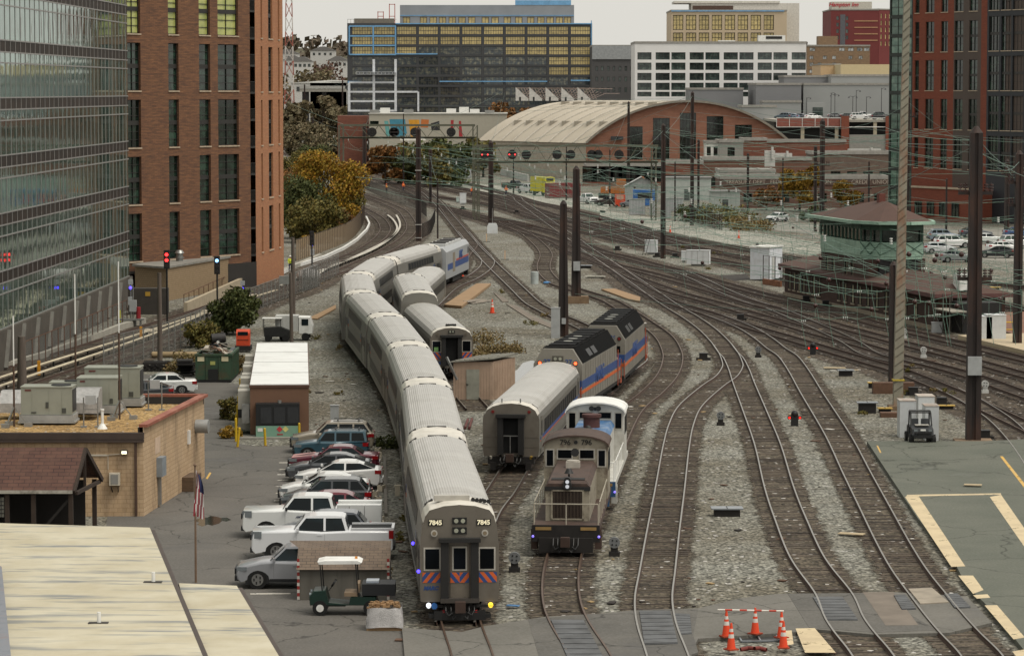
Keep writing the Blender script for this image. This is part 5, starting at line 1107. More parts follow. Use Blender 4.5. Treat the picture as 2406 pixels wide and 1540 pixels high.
def mid(P,s,L=25.9):
 a,b=at(P,s+L*.16),at(P,s+L*.84);c=(a+b)/2;d=a-b;return Vector((c.x,c.y,-.07)),atan2(d.y,d.x)
def arc_at_y(P,Y):
 d=(P[1]-P[0]).length
 return min(range(len(P)),key=lambda i:abs(P[i].y-Y))*d
s=arc_at_y(P1,123.0)-0
s0=min((i for i in range(len(P1))),key=lambda i:(P1[i]-G(1085,1462)).length)*.61
G1='coaches of the long double-deck train'
LB1=['cab car of the double deck train showing its grey face with slanted stripes','second double deck coach right behind the cab car','third double deck coach from the striped cab face','fourth double deck coach in the middle of the long train','fifth double deck coach beside the fence curve','sixth double deck coach on the outside of the bend','seventh double deck coach turning the bend toward the far locomotive','last double deck coach coupled to the far silver locomotive']
for i in range(8):
 c,a=mid(P1,s0+i*26.15);coach('bi',LB1[i],c,a,G1,cab_7845 if i==0 else None)
s_loco=s0+8*26.15
def hexbody(m,x0,x1,hw,zb,zs,zt,ht,mi=0,e0=0,e1=0):
 """body with chamfered roof"""
 P=lambda x,e:[(x,-hw,zb),(x,hw,zb),(x,hw,zs),(x+e,ht,zt),(x+e,-ht,zt),(x,-hw,zs)]
 m.loft([P(x0,e0),P(x1,e1)],mi)
def silver_loco(loc,rz):
 t=thing('diesel_locomotive','silver locomotive with blue stripe at the far end of the long train','locomotive',loc,rz);h=10.4
 m=MB();m.loft([[(x,-w_,1.1),(x,w_,1.1),(x,w_,zs),(x,w_-.35,zt),(x,-w_+.35,zt),(x,-w_,zs)]for x,w_,zs,zt in((-h,1.3,3.1,3.5),(-h+.8,1.5,3.9,4.35),(h-1.2,1.5,3.9,4.35),(h,1.45,3.9,4.3))],0);m.build('body',M('light_silver_paint','#a3a6a8',.4,.2,var=.05),t)
 m=MB();m.bx(-7,7,-.95,.95,4.35,4.6);m.build('roof_hatches',M('pale_grey_hatch','#b9bab8',.5),t)
 for x in(-5.5,-2.5,0,3,5.6):m=MB();m.bx(x-.5,x+.5,-.8,.8,4.61,4.68);m.build('roof_fan',SLOT,t)
 for s in(-1,1):
  m=MB();m.bx(-h+1.2,h-1,s*1.502-.006,s*1.502+.006,1.95,2.6);m.build('blue_stripe',BLUE,t);m=MB();m.bx(-h+1.2,2,s*1.504-.008,s*1.504+.008,2.62,2.8);m.build('red_stripe',M('stripe_red','#a8402e',.5),t)
  m=MB();m.bx(-9.2,-8.3,s*1.503-.008,s*1.503+.008,2.9,3.6);m.build('cab_side_window',TG,t)
  m=MB();m.bx(3,5.0,s*1.505-.008,s*1.505+.008,1.6,3.6);m.build('side_grille',M('tan_grille','#7b7264',.7),t)
  text('MARC',1.15,BLUE,t,(-2,s*1.52,3.1),(pi/2,0,0 if s<0 else pi),'lettering',.01,.04,'CENTER',.25)
 for x in(-6.6,6.6):bogie(t,x)
 m=MB();m.bx(-3.5,3.5,-1.3,1.3,.45,1.1);m.build('fuel_tank',UND,t);m=MB();m.bx(-h-.4,-h+.2,-1.3,1.3,.4,1.0);m.build('plough',UND,t)
c,a=mid(P1,s_loco,20.8);silver_loco(c,a)
i0=min(range(len(P2)),key=lambda i:(P2[i]-Vector((-4.4,226.5,0))).length)*.61
G2='coaches of the middle train'
for i,(k,lab,e)in enumerate((('si','cab coach with open black doorway and slanted stripes near the tan shed',cab_7758),('bi','taller double deck coach in the middle of the short silver train',None),('si','plain silver single level coach at the far end of the middle train',None))):
 c,a=mid(P2,i0+i*26.15);coach(k,lab,c,a,G2,e,i!=2)
j0=min(range(len(P3)),key=lambda i:(P3[i]-Vector((.25,171.5,0))).length)*.61
c,a=mid(P3,j0);coach('si','single level coach with open black end door ahead of the striped locomotives',c,a,None,plain_end)
LG_=M('dirty_grey_loco_paint','#7f7b72',.5,.1,var=.1,sc=.8,dirt='#5d564b',damt=.5);LBK=M('black_loco_roof','#060606',.8,var=.25,sc=1,spec=.08)
def cowl_loco(num,label,loc,rz,lamps):
 t=thing('striped_locomotive',label,'locomotive',loc,rz,'two striped locomotives');h=8.9;F=(pi/2,0,pi/2)
 m=MB();m.loft([[(x,-1.52,1.3),(x,1.52,1.3),(x,1.52,3.72),(x,.92,4.68),(x,-.92,4.68),(x,-1.52,3.75)]for x in(-h+2.0,h)],0);m.build('body',LG_,t)
 m=MB();m.loft([[(x,-1.5,1.3),(x,1.5,1.3),(x,1.5,z),(x,1.2,z+.45),(x,-1.2,z+.45),(x,-1.5,z)]for x,z in((-h,2.4),(-h+.9,2.6),(-h+1.99,2.7))],0);m.build('cab',LG_,t)
 m=MB();X0,X1=-h+2.3,h-.4
 for s in(-1,1):m.add([(X0,s*1.54,3.78),(X1,s*1.54,3.78),(X1,s*.96,4.71),(X0,s*.96,4.71),(X0,s*1.50,3.74),(X1,s*1.50,3.74)],[(0,1,2,3),(0,4,5,1)])
 m.bx(X0,X1,-.97,.97,4.69,4.74);m.build('black_roof',LBK,t)
 for k in range(7):
  x=X0+1.0+k*2.05;m=MB();m.bx(x-.75,x+.75,-.8,.8,4.75,4.84);o=m.build('roof_hatch',M('sooty_hatch','#0c0c0d',.7,spec=.1),t)
  if k in(3,4,5):m=MB();m.cyl((x,0,4.842),(x,0,4.86),.3,n=12);m.build('fan_cap',M('pale_fan_cap','#8d8d86',.5),o)
  m=MB();m.bx(x+.9,x+1.0,-.95,.95,4.745,4.79);m.build('roof_seam',SLOT,t)
 for s in(-1,1):
  for x in(h-7.3,h-5.2):q=MB();a_=lambda u,k_:(u,s*(1.55-.62*k_),3.80+.93*k_+.02);q.add([a_(x,.15),a_(x+1.5,.15),a_(x+1.5,.6),a_(x,.6)],[(0,1,2,3)]);q.build('roof_window',M('dark_loco_louvre','#0c0d0f',.3),t,fix=False)
  m=MB();m.bx(-h+.1,h-.02,s*1.525-.006,s*1.525+.006,2.2,2.72);m.build('blue_stripe',BLUE,t);m=MB();m.bx(-h+.1,h-.02,s*1.525-.006,s*1.525+.006,1.9,2.1);m.build('orange_stripe',ORG,t)
  text('MARC',1.35,BLUE,t,(1.2,s*1.54,2.5),(pi/2,0,0 if s<0 else pi),'lettering',.01,.02,'CENTER',.25)
  m=MB()
  for k in range(14):m.bx(-h+2+k*1.1,-h+2.03+k*1.1,s*1.527-.004,s*1.527+.004,1.35,3.7)
  m.build('panel_seams',M('seam','#5d564c',.6),t)
  m=MB();m.tube([(-h-.1,s*1.55,1.3),(-h-.1,s*1.55,2.6)],.03,5);m.tube([(-h+1.9,s*1.6,1.0),(-h+1.9,s*1.6,3.4)],.035,5);m.bx(-h-.35,-h+.25,s*1.35-.2,s*1.35+.2,1.0,1.3);m.build('orange_handrail',M('orange_rail','#9c4a30',.5),t)
  m=MB();m.tube([(h+.35,s*1.5,1.2),(h+.35,s*1.5,2.3),(h+.05,s*1.5,2.3)],.035,5);m.build('end_handrail',M('orange_rail','#9c4a30',.5),t)
 for y,b in((-1.12,1),(1.12,1)):
  m=MB();m.cyl((h,y,3.8),(h+.06,y,3.8),.14,n=14);o=m.build('lamp_ring',BLK,t);m=MB();m.cyl((h+.061,y,3.8),(h+.09,y,3.8),.1,n=12);m.build('marker_lens',lit('red_marker','#ff5a30',2.2)if lamps else M('dark_red_lens','#6a1a18',.3),o)
 for y in(-.68,.68):text(num,.42,BLUE,t,(h+.01,y,3.86),F,'number',.004,.012)
 m=MB();m.bx(h,h+.03,-.35,.35,3.9,4.25);m.build('headlight_housing',M('dark_lamp_box','#4a473f',.5),t);m=MB()
 for y in(-.15,.15):m.cyl((h+.031,y,4.07),(h+.05,y,4.07),.1,n=12)
 m.build('headlight',M('clear_lens','#9a9b8c',.15),t)
 m=MB();m.bx(h,h+.02,.35,1.5,2.2,2.72);m.bx(h,h+.02,-1.5,-.35,2.2,2.72);m.build('blue_stripe',BLUE,t);m=MB();m.bx(h,h+.02,.35,1.5,1.9,2.1);m.bx(h,h+.02,-1.5,-.35,1.9,2.1);m.build('orange_stripe',ORG,t)
 m=MB();m.bx(h,h+.02,.75,1.2,2.85,3.3);m.build('end_window',TG,t);m=MB();m.bx(h,h+.03,-.35,.35,1.35,3.2);m.build('end_door',M('door_grey','#6a675f',.5,.2),t)
 m=MB();m.bx(-h-.2,h+.4,-1.5,1.5,1.05,1.29);m.build('frame',UND,t);m=MB();m.cyl((-2.2,-.9,.85),(2.2,-.9,.85),.42,n=10);m.cyl((-2.2,.9,.85),(2.2,.9,.85),.42,n=10);m.bx(-2.2,2.2,-.9,.9,.45,1.04);m.build('fuel_tank',UND,t)
 for x in(-5.6,5.6):bogie(t,x)
 coupler(t,h+.3)
for i,(n_,lab)in enumerate((('27','nearer striped locomotive with two red marker lamps lit'),('26','farther striped locomotive with black roof beside the bare pole'))):
 c,a=mid(P3,j0+26.3+i*19.9,18.0);cowl_loco(n_,lab,c,a,i==0)
def switcher(label,num,loc,rz,hoodcol,hoodtop,cabcol,cabroof,front,rail,sillcol,near):
 t=thing('switcher_locomotive',label,'locomotive',loc,rz);F=(pi/2,0,pi/2);h=6.9;hf=h-1.35;cabx=-2.3
 m=MB();m.bx(-h,h,-1.5,1.5,1.25,1.5);m.build('deck',sillcol,t);m=MB();m.bx(-h+.3,h-.3,-1.25,1.25,.75,1.24);m.build('frame',UND,t)
 hw,zt=.98,3.28 if near else 3.55
 m=MB();m.loft([[(x,-hw,1.5),(x,hw,1.5),(x,hw,zt-.25),(x,-hw,zt-.25)]for x in(cabx+.01,hf)],0);m.build('hood',hoodcol,t)
 m=MB();m.loft([[(x,-hw-.03,zt-.249),(x,hw+.03,zt-.249),(x,hw-.15,zt+.02),(x,-hw+.15,zt+.02)]for x in(cabx+.01,hf-.2)]+[[(hf+.02,-hw-.03,zt-.249),(hf+.02,hw+.03,zt-.249),(hf+.02,hw-.12,zt-.1),(hf+.02,-hw+.12,zt-.1)]],0);m.build('hood_roof',hoodtop,t)
 m=MB();m.bx(hf,hf+.03,-.66,.66,1.62,zt-.44);o=m.build('radiator_grille',M('rusty_dark_grille','#2b2018',.8,var=.3,sc=6),t);m=MB()
 for k in range(9):y=-.6+k*.15;m.bx(hf+.031,hf+.06,y-.03,y+.03,1.65,2.81)
 m.build('grille_slats',M('grille_slat','#34291f',.7),o)
 m=MB()
 for a_,b_,c_,d_ in((-.74,-.66,1.56,2.9),(.66,.74,1.56,2.9),(-.74,.74,2.84,2.9),(-.74,.74,1.56,1.62)):m.bx(hf+.002,hf+.07,a_,b_,c_,d_)
 m.build('grille_frame',front,t)
 m=MB();m.bx(hf-.9,hf-.25,-.75,.75,zt+.02,zt+.06);m.build('fan_grille',M('black_mesh','#1c1b1a',.8),t)
 m=MB();m.cyl((hf-.05,0,zt-.18),(hf+.22,0,zt-.18),.2,n=14);m.cyl((hf-.05,0,zt+.05),(hf+.22,0,zt+.05),.16,n=14);o=m.build('headlight_housing',BLK,t);m=MB()
 for z in(-.27,-.06):m.cyl((hf+.221,0,zt+z+.06),(hf+.25,0,zt+z+.06),.085,n=12)
 m.build('headlight',lit('pale_headlight','#c9cdd6',.25),o)
 m=MB();m.bx(hf-.05,hf+.06,-hw-.04,hw+.04,zt-.42,zt-.24);m.build('black_brow',BLK,t)
 m=MB();m.cyl((1.2,0,zt+.02),(1.2,0,zt+.55),.42,n=12)if not near else m.cyl((.4,0,zt),(.4,0,zt+.35),.3,n=12);m.cyl((1.2,0,zt+.55),(1.2,0,zt+.7),.5,n=12)if not near else m.bx(.1,.7,-.32,.32,zt+.02,zt+.3);m.build('exhaust_stack',M('maroon_stack','#4a2b27',.8)if not near else M('pale_stack','#a09a90',.7),t)
 m=MB();m.cyl((hf-1.3,0,zt),(hf-1.3,0,zt+.35),.05,n=6);m.cyl((hf-1.3,0,zt+.42),(hf-1.3,0,zt+.2),.1,.22,10);m.build('bell',BLK,t)
 if near:m=MB();m.cyl((cabx+.3,0,zt+.45),(cabx+.85,0,zt+.5),.1,.2,10);m.build('air_horn',BLK,t)
 else:
  m=MB()
  for y in(-.18,.18):m.cyl((cabx+.02,y,4.22),(cabx+.4,y,4.22),.08,.14,10)
  m.build('air_horn',BLK,t)
 cb=-5.3;m=MB();W_,ze=1.5,3.95;arch=[(W_*cos(pi*k/12)*1.0,ze+.52*sin(pi*k/12))for k in range(13)]
 m.loft([[(x,-W_,1.5),(x,W_,1.5)]+[(x,y,z)for y,z in arch]for x in(cb,cabx)],0);m.build('cab',cabcol,t)
 arch2=[(y*1.05,z+.05)for y,z in arch];m=MB();m.loft([[(x,y,z)for y,z in arch2]+[(x,y*.98,z-.07)for y,z in arch2[::-1]]for x in(cb-.2,cabx+.2)],0);m.build('cab_roof',cabroof,t)
 for y,w_,z0_,z1_ in((-1.22,.42,3.0,3.85),(1.22,.42,3.0,3.85),(-.52,.76,3.36,3.86),(.52,.76,3.36,3.86))if near else((-1.2,.44,3.1,4.0),(1.2,.44,3.1,4.0),(-.48,.78,3.62,4.04),(.48,.78,3.62,4.04)):
  oval_window(t,cabx,y,(z0_+z1_)/2,w_,z1_-z0_)
 for s in(-1,1):
  for x in(-4.5,-3.2):m=MB();m.bx(x-.5,x+.5,s*1.505-.01,s*1.505+.01,2.8,3.7);m.build('cab_side_window',TG,t)
 if num:
  for y in(-.5,.5):text(num,.34,M('number_black','#17150f',.6)if near else WHITE,t,((cabx+.02)if near else hf+.02,y if near else y*1.2,(4.15 if near else zt-.34)),F,'number',.004,.006)if near else text(num,.2,WHITE,t,(hf+.07,y*1.3,zt-.33),F,'number',.004,.006)
 m=MB();m.cyl((cabx,0,4.17),(cabx+.12,0,4.17),.09,n=12);m.build('cab_lamp',BLK,t)
 m=MB();z=2.42
 for s in(-1,1):
  m.tube([(h-.1,s*1.42,1.0),(h-.1,s*1.42,z),(h-.1,s*.02,z+.0)],.028,5);m.tube([(h-.9,s*1.45,1.5),(h-.9,s*1.45,z),(cabx,s*1.45,z)],.025,5)
  for k in range(5):x=h-.9-k*1.6;m.cyl((x,s*1.45,1.5),(x,s*1.45,z),.022,n=5)
 m.cyl((h-.1,0,1.5),(h-.1,0,z),.028,n=5);m.build('handrail',rail,t)
 m=MB();m.bx(h-.02,h+.06,-1.5,1.5,.75,1.5);m.bx(h-.05,h+.2,-1.2,1.2,.3,.95);m.build('pilot',UND if near else M('blue_pilot','#274a6e',.5),t)
 for y in(-1,1):m=MB();m.bx(h+.065,h+.08,y-.35,y+.35,1.28,1.42);m.build('wood_step_board',M('worn_yellow','#8a6f42',.8),t)
 for s in(-1,1):
  m=MB()
  for z in(.45,.8,1.15):m.bx(h-.75,h-.25,s*1.42-.14,s*1.42+.14,z,z+.05)
  m.bx(h-.78,h-.72,s*1.42-.14,s*1.42+.14,.4,1.3);m.bx(h-.28,h-.22,s*1.42-.14,s*1.42+.14,.4,1.3);m.build('steps',sillcol,t)
 for y in(-1.46,1.46):m=MB();m.sph((h+.07,y,1.0),.06);m.build('marker_lamp',lit('violet_lamp','#8a7bff',.7),t)
 for x in(-4.2,4.2):bogie(t,x)
 m=MB();m.bx(-1.8,1.8,-1.2,1.2,.4,.74);m.build('fuel_tank',UND,t);coupler(t,h+.15,.85)
 return t
rust=M('rust_brown_paint','#46352d',.75,var=.25,sc=2.5,dirt='#221a16',damt=.75);cream=M('grimy_cream_paint','#8f8878',.65,var=.15,sc=2,dirt='#463629',dsc=1.9,damt=.85)
blu=M('faded_blue_paint','#3f6690',.5,var=.2,sc=2,dirt='#a9b4bd',dsc=.8,damt=.7);swh=M('dirty_white_paint','#bcbbb4',.55,var=.06,dirt='#7d776c',dsc=1.2,damt=.5)
def sw_pos(Y):
 k=min(range(len(P4)),key=lambda i:abs(P4[i].y-Y)if P4[i].y<182 else 1e9)*.61;a,b=at(P4,k-4.2),at(P4,k+4.2);d=a-b;c=(a+b)/2;c.z=-.07;return c,atan2(d.y,d.x)
c,a=sw_pos(147.3);switcher('nearer rusty cream and maroon switcher with front radiator grille','796',c,a,cream,rust,cream,rust,cream,M('pale_handrail','#a39c8d',.6),rust,True)
c,a=sw_pos(163.0);switcher('farther white cab switcher with blue hood behind the rusty one','533',c,a,swh,blu,swh,WHITE,swh,WHITE,swh,False)
POLE=M('rusty_black_steel','#241b18',.75,var=.35,sc=.8,dirt='#4d3022',dsc=.5,damt=.7,stretch=(2,2,.5))
GALV=M('mossy_steel','#5a5a4c',.8,var=.25,sc=.6,dirt='#3c3a2c')
COP=M('verdigris_wire','#728f80',.6,.2);CONCP=M('concrete_footing','#7b6650',.9,var=.2,dirt='#4d3b2a')
INS=M('white_porcelain','#cfd0cc',.3)
def hpole(label,p,h,w0,w1=None,foot=None,lean=0,bands=(),box=None,cap=True,grp=None):
 w1=w1 or w0*.8;t=thing('catenary_pole',label,'pole',(p.x,p.y,0),random.uniform(-.08,.08),grp)
 m=MB()
 def sec(z,w_):return[(x*w_/2+lean*z,y*w_/2,z)for x,y in((-1,-1),(-.28,-1),(-.28,-.72),(.28,-.72),(.28,-1),(1,-1),(1,1),(.28,1),(.28,.72),(-.28,.72),(-.28,1),(-1,1))]
 m.loft([sec(-.2,w0),sec(h,w1)],0);m.build('shaft',POLE,t)
 if cap:m=MB();m.cyl((lean*h,0,h),(lean*h,0,h+w1*.55),w1*.55,w1*.15,8);m.build('cap',POLE,t)
 if foot:m=MB();m.box((0,0,foot/2),(w0*2.6,w0*1.8,foot));m.build('footing',CONCP,t)
 for z in bands:m=MB();m.bx(-w0*.56,w0*.56,-w0*.56,w0*.56,z,z+.1);m.build('band',M('pale_band','#a8a6a2',.6),t)
 if box:m=MB();z,s=box;m.bx(-s*.5,s*.5,-w0*.5-.3,-w0*.5-.02,z,z+s*1.35);m.build('control_box',M('light_grey_box','#9a9c9c',.5),t)
 return t
def arms(t,zs,w_=1.5,n=2):
 for z in zs:
  m=MB();m.bx(-w_,w_,-.12,.12,z-.1,z+.1);m.build('crossarm',POLE,t)
  for x in([-w_*.9,w_*.9,-w_*.6,w_*.6][:n*2]):m=MB();[m.cyl((x,0,z+.12+k*.16),(x,0,z+.2+k*.16),.13,n=8)for k in range(3)];m.cyl((x,0,z+.1),(x,0,z+.6),.03,n=5);m.build('insulator',M('brown_insulator','#3d2420',.3),t)
PP={}
def P_(key,label,x,ytop,ybase,wpx,**k):
 p=G(x,ybase);h=Zr(ytop,p.y);w_=wpx*p.y/FD;PP[key]=(p,h);return hpole(label,p,h,w_,**k)
P_('a','bare rusty pole standing beside the two striped locomotives',1323,478,790,24,w1=.55,box=(1.1,.35))
P_('b','black steel pole on a brown concrete footing with white control box',1353,397,712,22,w1=.6,foot=.7,box=(3.2,.65))
P_('c','black pole with three pale bands behind the far silver locomotive',983,304,566,13,w1=.65,bands=(.4,2.2,9.6))
P_('d','rusty pole between the left and right signal bridges with white cabinet at its foot',1153,335,530,13)
P_('e','dark pole beside the transit fence near the orange workers',856,294,442,10,foot=2.2)
P_('f','dark pole behind the ladder cabinet in the middle of the mains',1557,295,607,12)
P_('g','tall dark pole in front of the arched hall brick front',1625,219,530,9,w1=.5)
P_('h','slim dark pole in front of the left arched hall window',1476,241,440,8,w1=.5)
arms(P_('i','tall thin pole crossing the left part of the barrel roof',1187,203,352,7,w1=.6),(Zr(278,1107),Zr(300,1107)),2.2)
P_('j','distant pole in front of the mural wall',1032,201,330,7,w1=.6);P_('j2','distant pole left of the mural wall',896,205,335,5,w1=.5)
arms(P_('k','massive dark pole at the platform head with grey electrical box',2285,312,1038,34,w1=.72,box=(4.0,.8),foot=.16),(14.6,9.6),1.0)
P_('l','short black pole directly behind the rusty mast',2096,622,905,17,w1=.5)
arms(P_('m','tapered dark pole left of the green signal tower roof',1930,285,548,11,w1=.7),(9.8,),1.1)
P_('m2','thinner pole close behind the tapered dark pole by the tower',1914,345,545,6,w1=.5);arms(P_('n','dark pole in front of the red brick tower corner',2131,230,528,9,w1=.55),(16.5,),1.3)
arms(P_('o','dark pole at the far right edge above the platform',2389,362,815,19,w1=.6),(13.2,11.4),.9);arms(P_('p','dark pole in front of the navy tower bay',2364,378,545,11,w1=.6),(8.5,),.9)
P_('q','small dark pole on the low roofs in the yard',1756,362,515,5,w1=.4);P_('r','distant brown pole above the tree at the left tower',735,276,362,6,w1=.6);P_('s','thin far pole near the lattice mast',716,200,345,4,w1=.5);P_('s2','thin far pole right of the lattice mast',805,190,335,4,w1=.5);P_('t','rusty pole stub beside the banded pole',1011,352,480,6,w1=.6);P_('u','thin grey pole beside the transit fence end',1028,420,560,4,w1=.2);P_('v','slim dark pole behind the middle of the right signal bridge',1640,330,520,5,w1=.4)
WOODP=M('weathered_wood_pole','#5a5048',.9,var=.25,sc=2,stretch=(3,3,.3))
def wpole(lab,x,yt,yb,r,lean=0,parts=()):
 p=G(x,yb);h=Zr(yt,p.y);t=thing('utility_pole',lab,'pole',(p.x,p.y,0));m=MB();m.cyl((0,0,-.1),(lean*h,0,h),r,r*.75,10);m.build('shaft',WOODP,t);return t,p,h
t,p,h=wpole('grey wooden pole between the signals and the dumpster',376,640,858,.2)
t,p,h=wpole('tall grey wooden pole by the white work truck',689,558,770,.2);m=MB();m.bx(-1.2,-.3,-.2,.2,h-4,h-3.3);m.build('lamp_unit',STEEL,t)
t,p,h=wpole('thin rusty pole leaning in front of the white work truck',685,640,812,.16,-.01)
t,p,h=wpole('dark square post with box on the left by the transit track',52,790,920,.35)
def mast():
 p=G(2108,962);t=thing('rusty_mast','tall rust streaked grey mast rising out of the frame','mast',(p.x,p.y,0));rm=M('rust_streaked_steel','#8b8778',.7,.2,var=.15,sc=.6,dirt='#8a4c22',dsc=.28,damt=.95,stretch=(2.5,2.5,1));m=MB()
 m.loft([[(x*w_+.0135*z,y*w_,z)for x,y in((-1,-1),(1,-1),(1,1),(-1,1))]for z,w_ in((.0,.30),(8,.29),(28,.19))],0);m.build('shaft',rm,t)
 m=MB()
 for s in(-1,1):
  for k in range(46):z=1.2+k*.55;m.beam((-.02+.0135*z-.28*(1-z*.012),-.31*(1-z*.012),z),(.0135*z+.28*(1-z*.012),-.31*(1-z*.012),z+.4),.05,.02)
 m.build('lacing',M('pale_rust_lacing','#a39b8a',.7,dirt='#8a4c22',damt=.9,dsc=.5),t);m=MB();m.box((0,0,.15),(1.2,1.2,.3));m.build('footing',CONCP,t);m=MB();m.bx(-.36,.38,-.36,.36,1.9,2.0);m.build('yellow_tape',M('yellow_tape','#b8a23a',.6),t)
mast()
def bridge(lab,x0,x1,yt,yb,Y,posts,sigs):
 a=W(x0,Y);b=W(x1,Y);zt,zb=Zr(yt,Y),Zr(yb,Y);t=thing('signal_bridge',lab,'signal bridge',(a,Y,0));L=b-a
 for nm,z in(('top_chord',zt),('bottom_chord',zb)):
  m=MB()
  for y in(-.6,.6):m.bx(0,L,y-.12,y+.12,z-.16,z+.16)
  m.build(nm,GALV,t)
 m=MB();n=int(L/1.55)
 for k in range(n):
  x=L*k/n;xx=L*(k+1)/n
  for y in(-.6,.6):m.beam((x,y,zb if k%2 else zt),(xx,y,zt if k%2 else zb),.1,.08);
  m.beam((x,-.6,zb),(x,.6,zb),.08,.08)
 m.build('lattice',GALV,t)
 for px in posts:
  X=W(px,Y)-a;m=MB()
  for dx in(-.35,.35):
   for y in(-.6,.6):m.bx(X+dx-.1,X+dx+.1,y-.1,y+.1,0,zt)
  for k in range(14):z=zt*k/14;m.beam((X-.35,-.6,z),(X+.35,-.6,z+zt/14),.07,.07)
  m.build('post',GALV,t)
 m=MB();m.bx(0,L,-1.1,-.7,zb+.1,zb+.16)
 m.build('walkway',GALV,t)
 for x,lit_ in sigs:
  X=W(x,Y)-a;m=MB();z=(zt+zb)/2-.1;m.cyl((X,-.95,z),(X,-.72,z),.75,n=16);o=m.build('signal_head',BLK,t)
  for k in range(5):q=MB();an=k*2*pi/4 if k<4 else 0;r_=.45 if k<4 else 0;q.cyl((X+r_*cos(an),-1.05,z+r_*sin(an)),(X+r_*cos(an),-.951,z+r_*sin(an)),.13,n=8);q.build('lens',lit('red_signal','#ff3a3a',2)if lit_ and k in(0,2)else M('dark_lens','#2a2422',.3),o)
bridge('left signal bridge spanning the mains in front of the mural',800,1116,294,323,520,(802,1116),((875,0),(928,0),(975,0),(925,0),(1060,0)))
bridge('right signal bridge across the mains in front of the arched hall',1118,1545,342,380,508,(1120,1535),((1139,1),(1203,1),(1236,0),(1308,0),(1340,0),(1389,0),(1404,0),(1453,0)))
WR=M('dark_wire','#5d7068',.6,.2);wn=[0]
def sagwire(a,b,sag,r,mat,t=None,name='wire'):
 m=MB();n=max(4,min(16,int((b-a).length/12)));pts=[]
 for k in range(n+1):u=k/n;p=a.lerp(b,u);p.z-=sag*4*u*(1-u);pts.append(p)
 o_=pts[0].copy()if t is None else Vector((0,0,0));m.tube([p-o_ for p in pts],r,4);o=m.build(name,mat,t,loc=o_,fix=False);return o,pts
def top(k,dz=0):p,h=PP[k];return Vector((p.x,p.y,h-dz))
GW='overhead wires between the poles'
def feeder(lab,a,b,sag=.8,r=.02,mat=WR):o,_=sagwire(a,b,sag,r,mat,None,'overhead_wire');tag(o,lab,'wire',GW)
FAR=lambda x,y,Y:V(x,y,Y)
pairs=[('c','i',1),('c','e',.5),('e','r',.5),('e','j2',1),('d','i',1),('d','h',.5),('g','h',.4),('g','i',1.5),('f','g',.4),('f','d',2),('f','m',.5),('m','n',.8),('m','g',.5),('n','p',.7),('o','p',.5),('k','o',.6),('k','m',1.5),('l','f',1),('b','d',1),('b','f',.6),('i','j',.8),('j','j2',.6),('j','s2',.5),('s','s2',.5),('h','i',.8),('g','n',2.5),('m','o',1.0),('v','f',.5),('d','c',1),('t','u',.3)]
for i,(a,b,dz)in enumerate(pairs):
 feeder('thin weathered feeder wire strung between two dark poles',top(a,.3+.4*(i%3)),top(b,dz),.5+.25*(i%4),.022)
for i,(p0,p1)in enumerate((((1540,270,520),(2405,370,300)),((1560,300,520),(2405,420,280)),((1600,260,600),(2405,330,330)),((2285,330,188),(2080,300,400)),((2285,345,188),(1890,520,330)),((2285,350,188),(2420,395,300)),((2300,330,188),(2420,420,170)),((1360,460,310),(1900,420,420)),((1365,590,309),(1640,640,309)),((1370,522,309),(1950,470,380)),((1375,556,309),(2100,470,330)),((1375,573,309),(2000,560,380)),((1350,690,309),(2010,735,290)),((950,430,470),(1330,425,480)),((1030,440,480),(1560,432,480)),((1440,510,391),(1560,520,391)),((1150,515,486),(1420,505,486)),((880,318,520),(1180,420,430)),((1000,300,520),(1290,420,520)),((655,230,900),(830,300,520)))):
 feeder('thin greenish cross wire over the station throat',V(*p0),V(*p1),.35,.02,COP if i%2 else WR)
CG='catenary over the main lines'
def catenary(lab,P,y0,y1,span=46,off=0):
 pts=[p for p in P if y0<=p.y<=y1]
 if len(pts)<3:return
 L=len(pts)*.61;n=max(1,int(L/span));t=thing('catenary',lab,'overhead line',pts[0],0,CG);O=pts[0];cp=MB();hg=MB()
 for k in range(n):
  a=at(pts,k*L/n)-O;b=at(pts,(k+1)*L/n)-O;N_=9;pm=None;pc=None
  for i in range(N_+1):
   u=i/N_;q=at(pts,(k+u)*L/n)-O;zm=7.9-1.5*4*u*(1-u);m_=Vector((q.x,q.y,zm));c_=Vector((q.x,q.y,5.9))
   if pm:cp.cyl(pm,m_,.018,n=4,caps=False);cp.cyl(pc,c_,.018,n=4,caps=False);cp.cyl(pc+Vector((0,0,.18)),c_+Vector((0,0,.18)),.014,n=4,caps=False)
   hg.cyl(c_,m_,.013,n=3,caps=False);pm,pc=m_,c_
  ins=MB();ins.cyl((a.x,a.y,8),(a.x,a.y,8.5),.04,n=5);[ins.cyl((a.x,a.y,z),(a.x,a.y,z+.1),.12,n=8)for z in(8.0,8.2,8.4)];ins.build('insulator',INS,t)
 cp.build('wires',COP,t,fix=False);hg.build('hangers',COP,t,fix=False)['kind']='stuff'
MAINS=[('outermost',fa),('second',ga),('third',ha),('brick building',aa),('inner',ba),('mast',ca),('rear',ia)]
for nm,pts in MAINS:catenary('green copper catenary over the '+nm+' main line',spline([(p[0],p[1],0)for p in pts],.61),215,900)
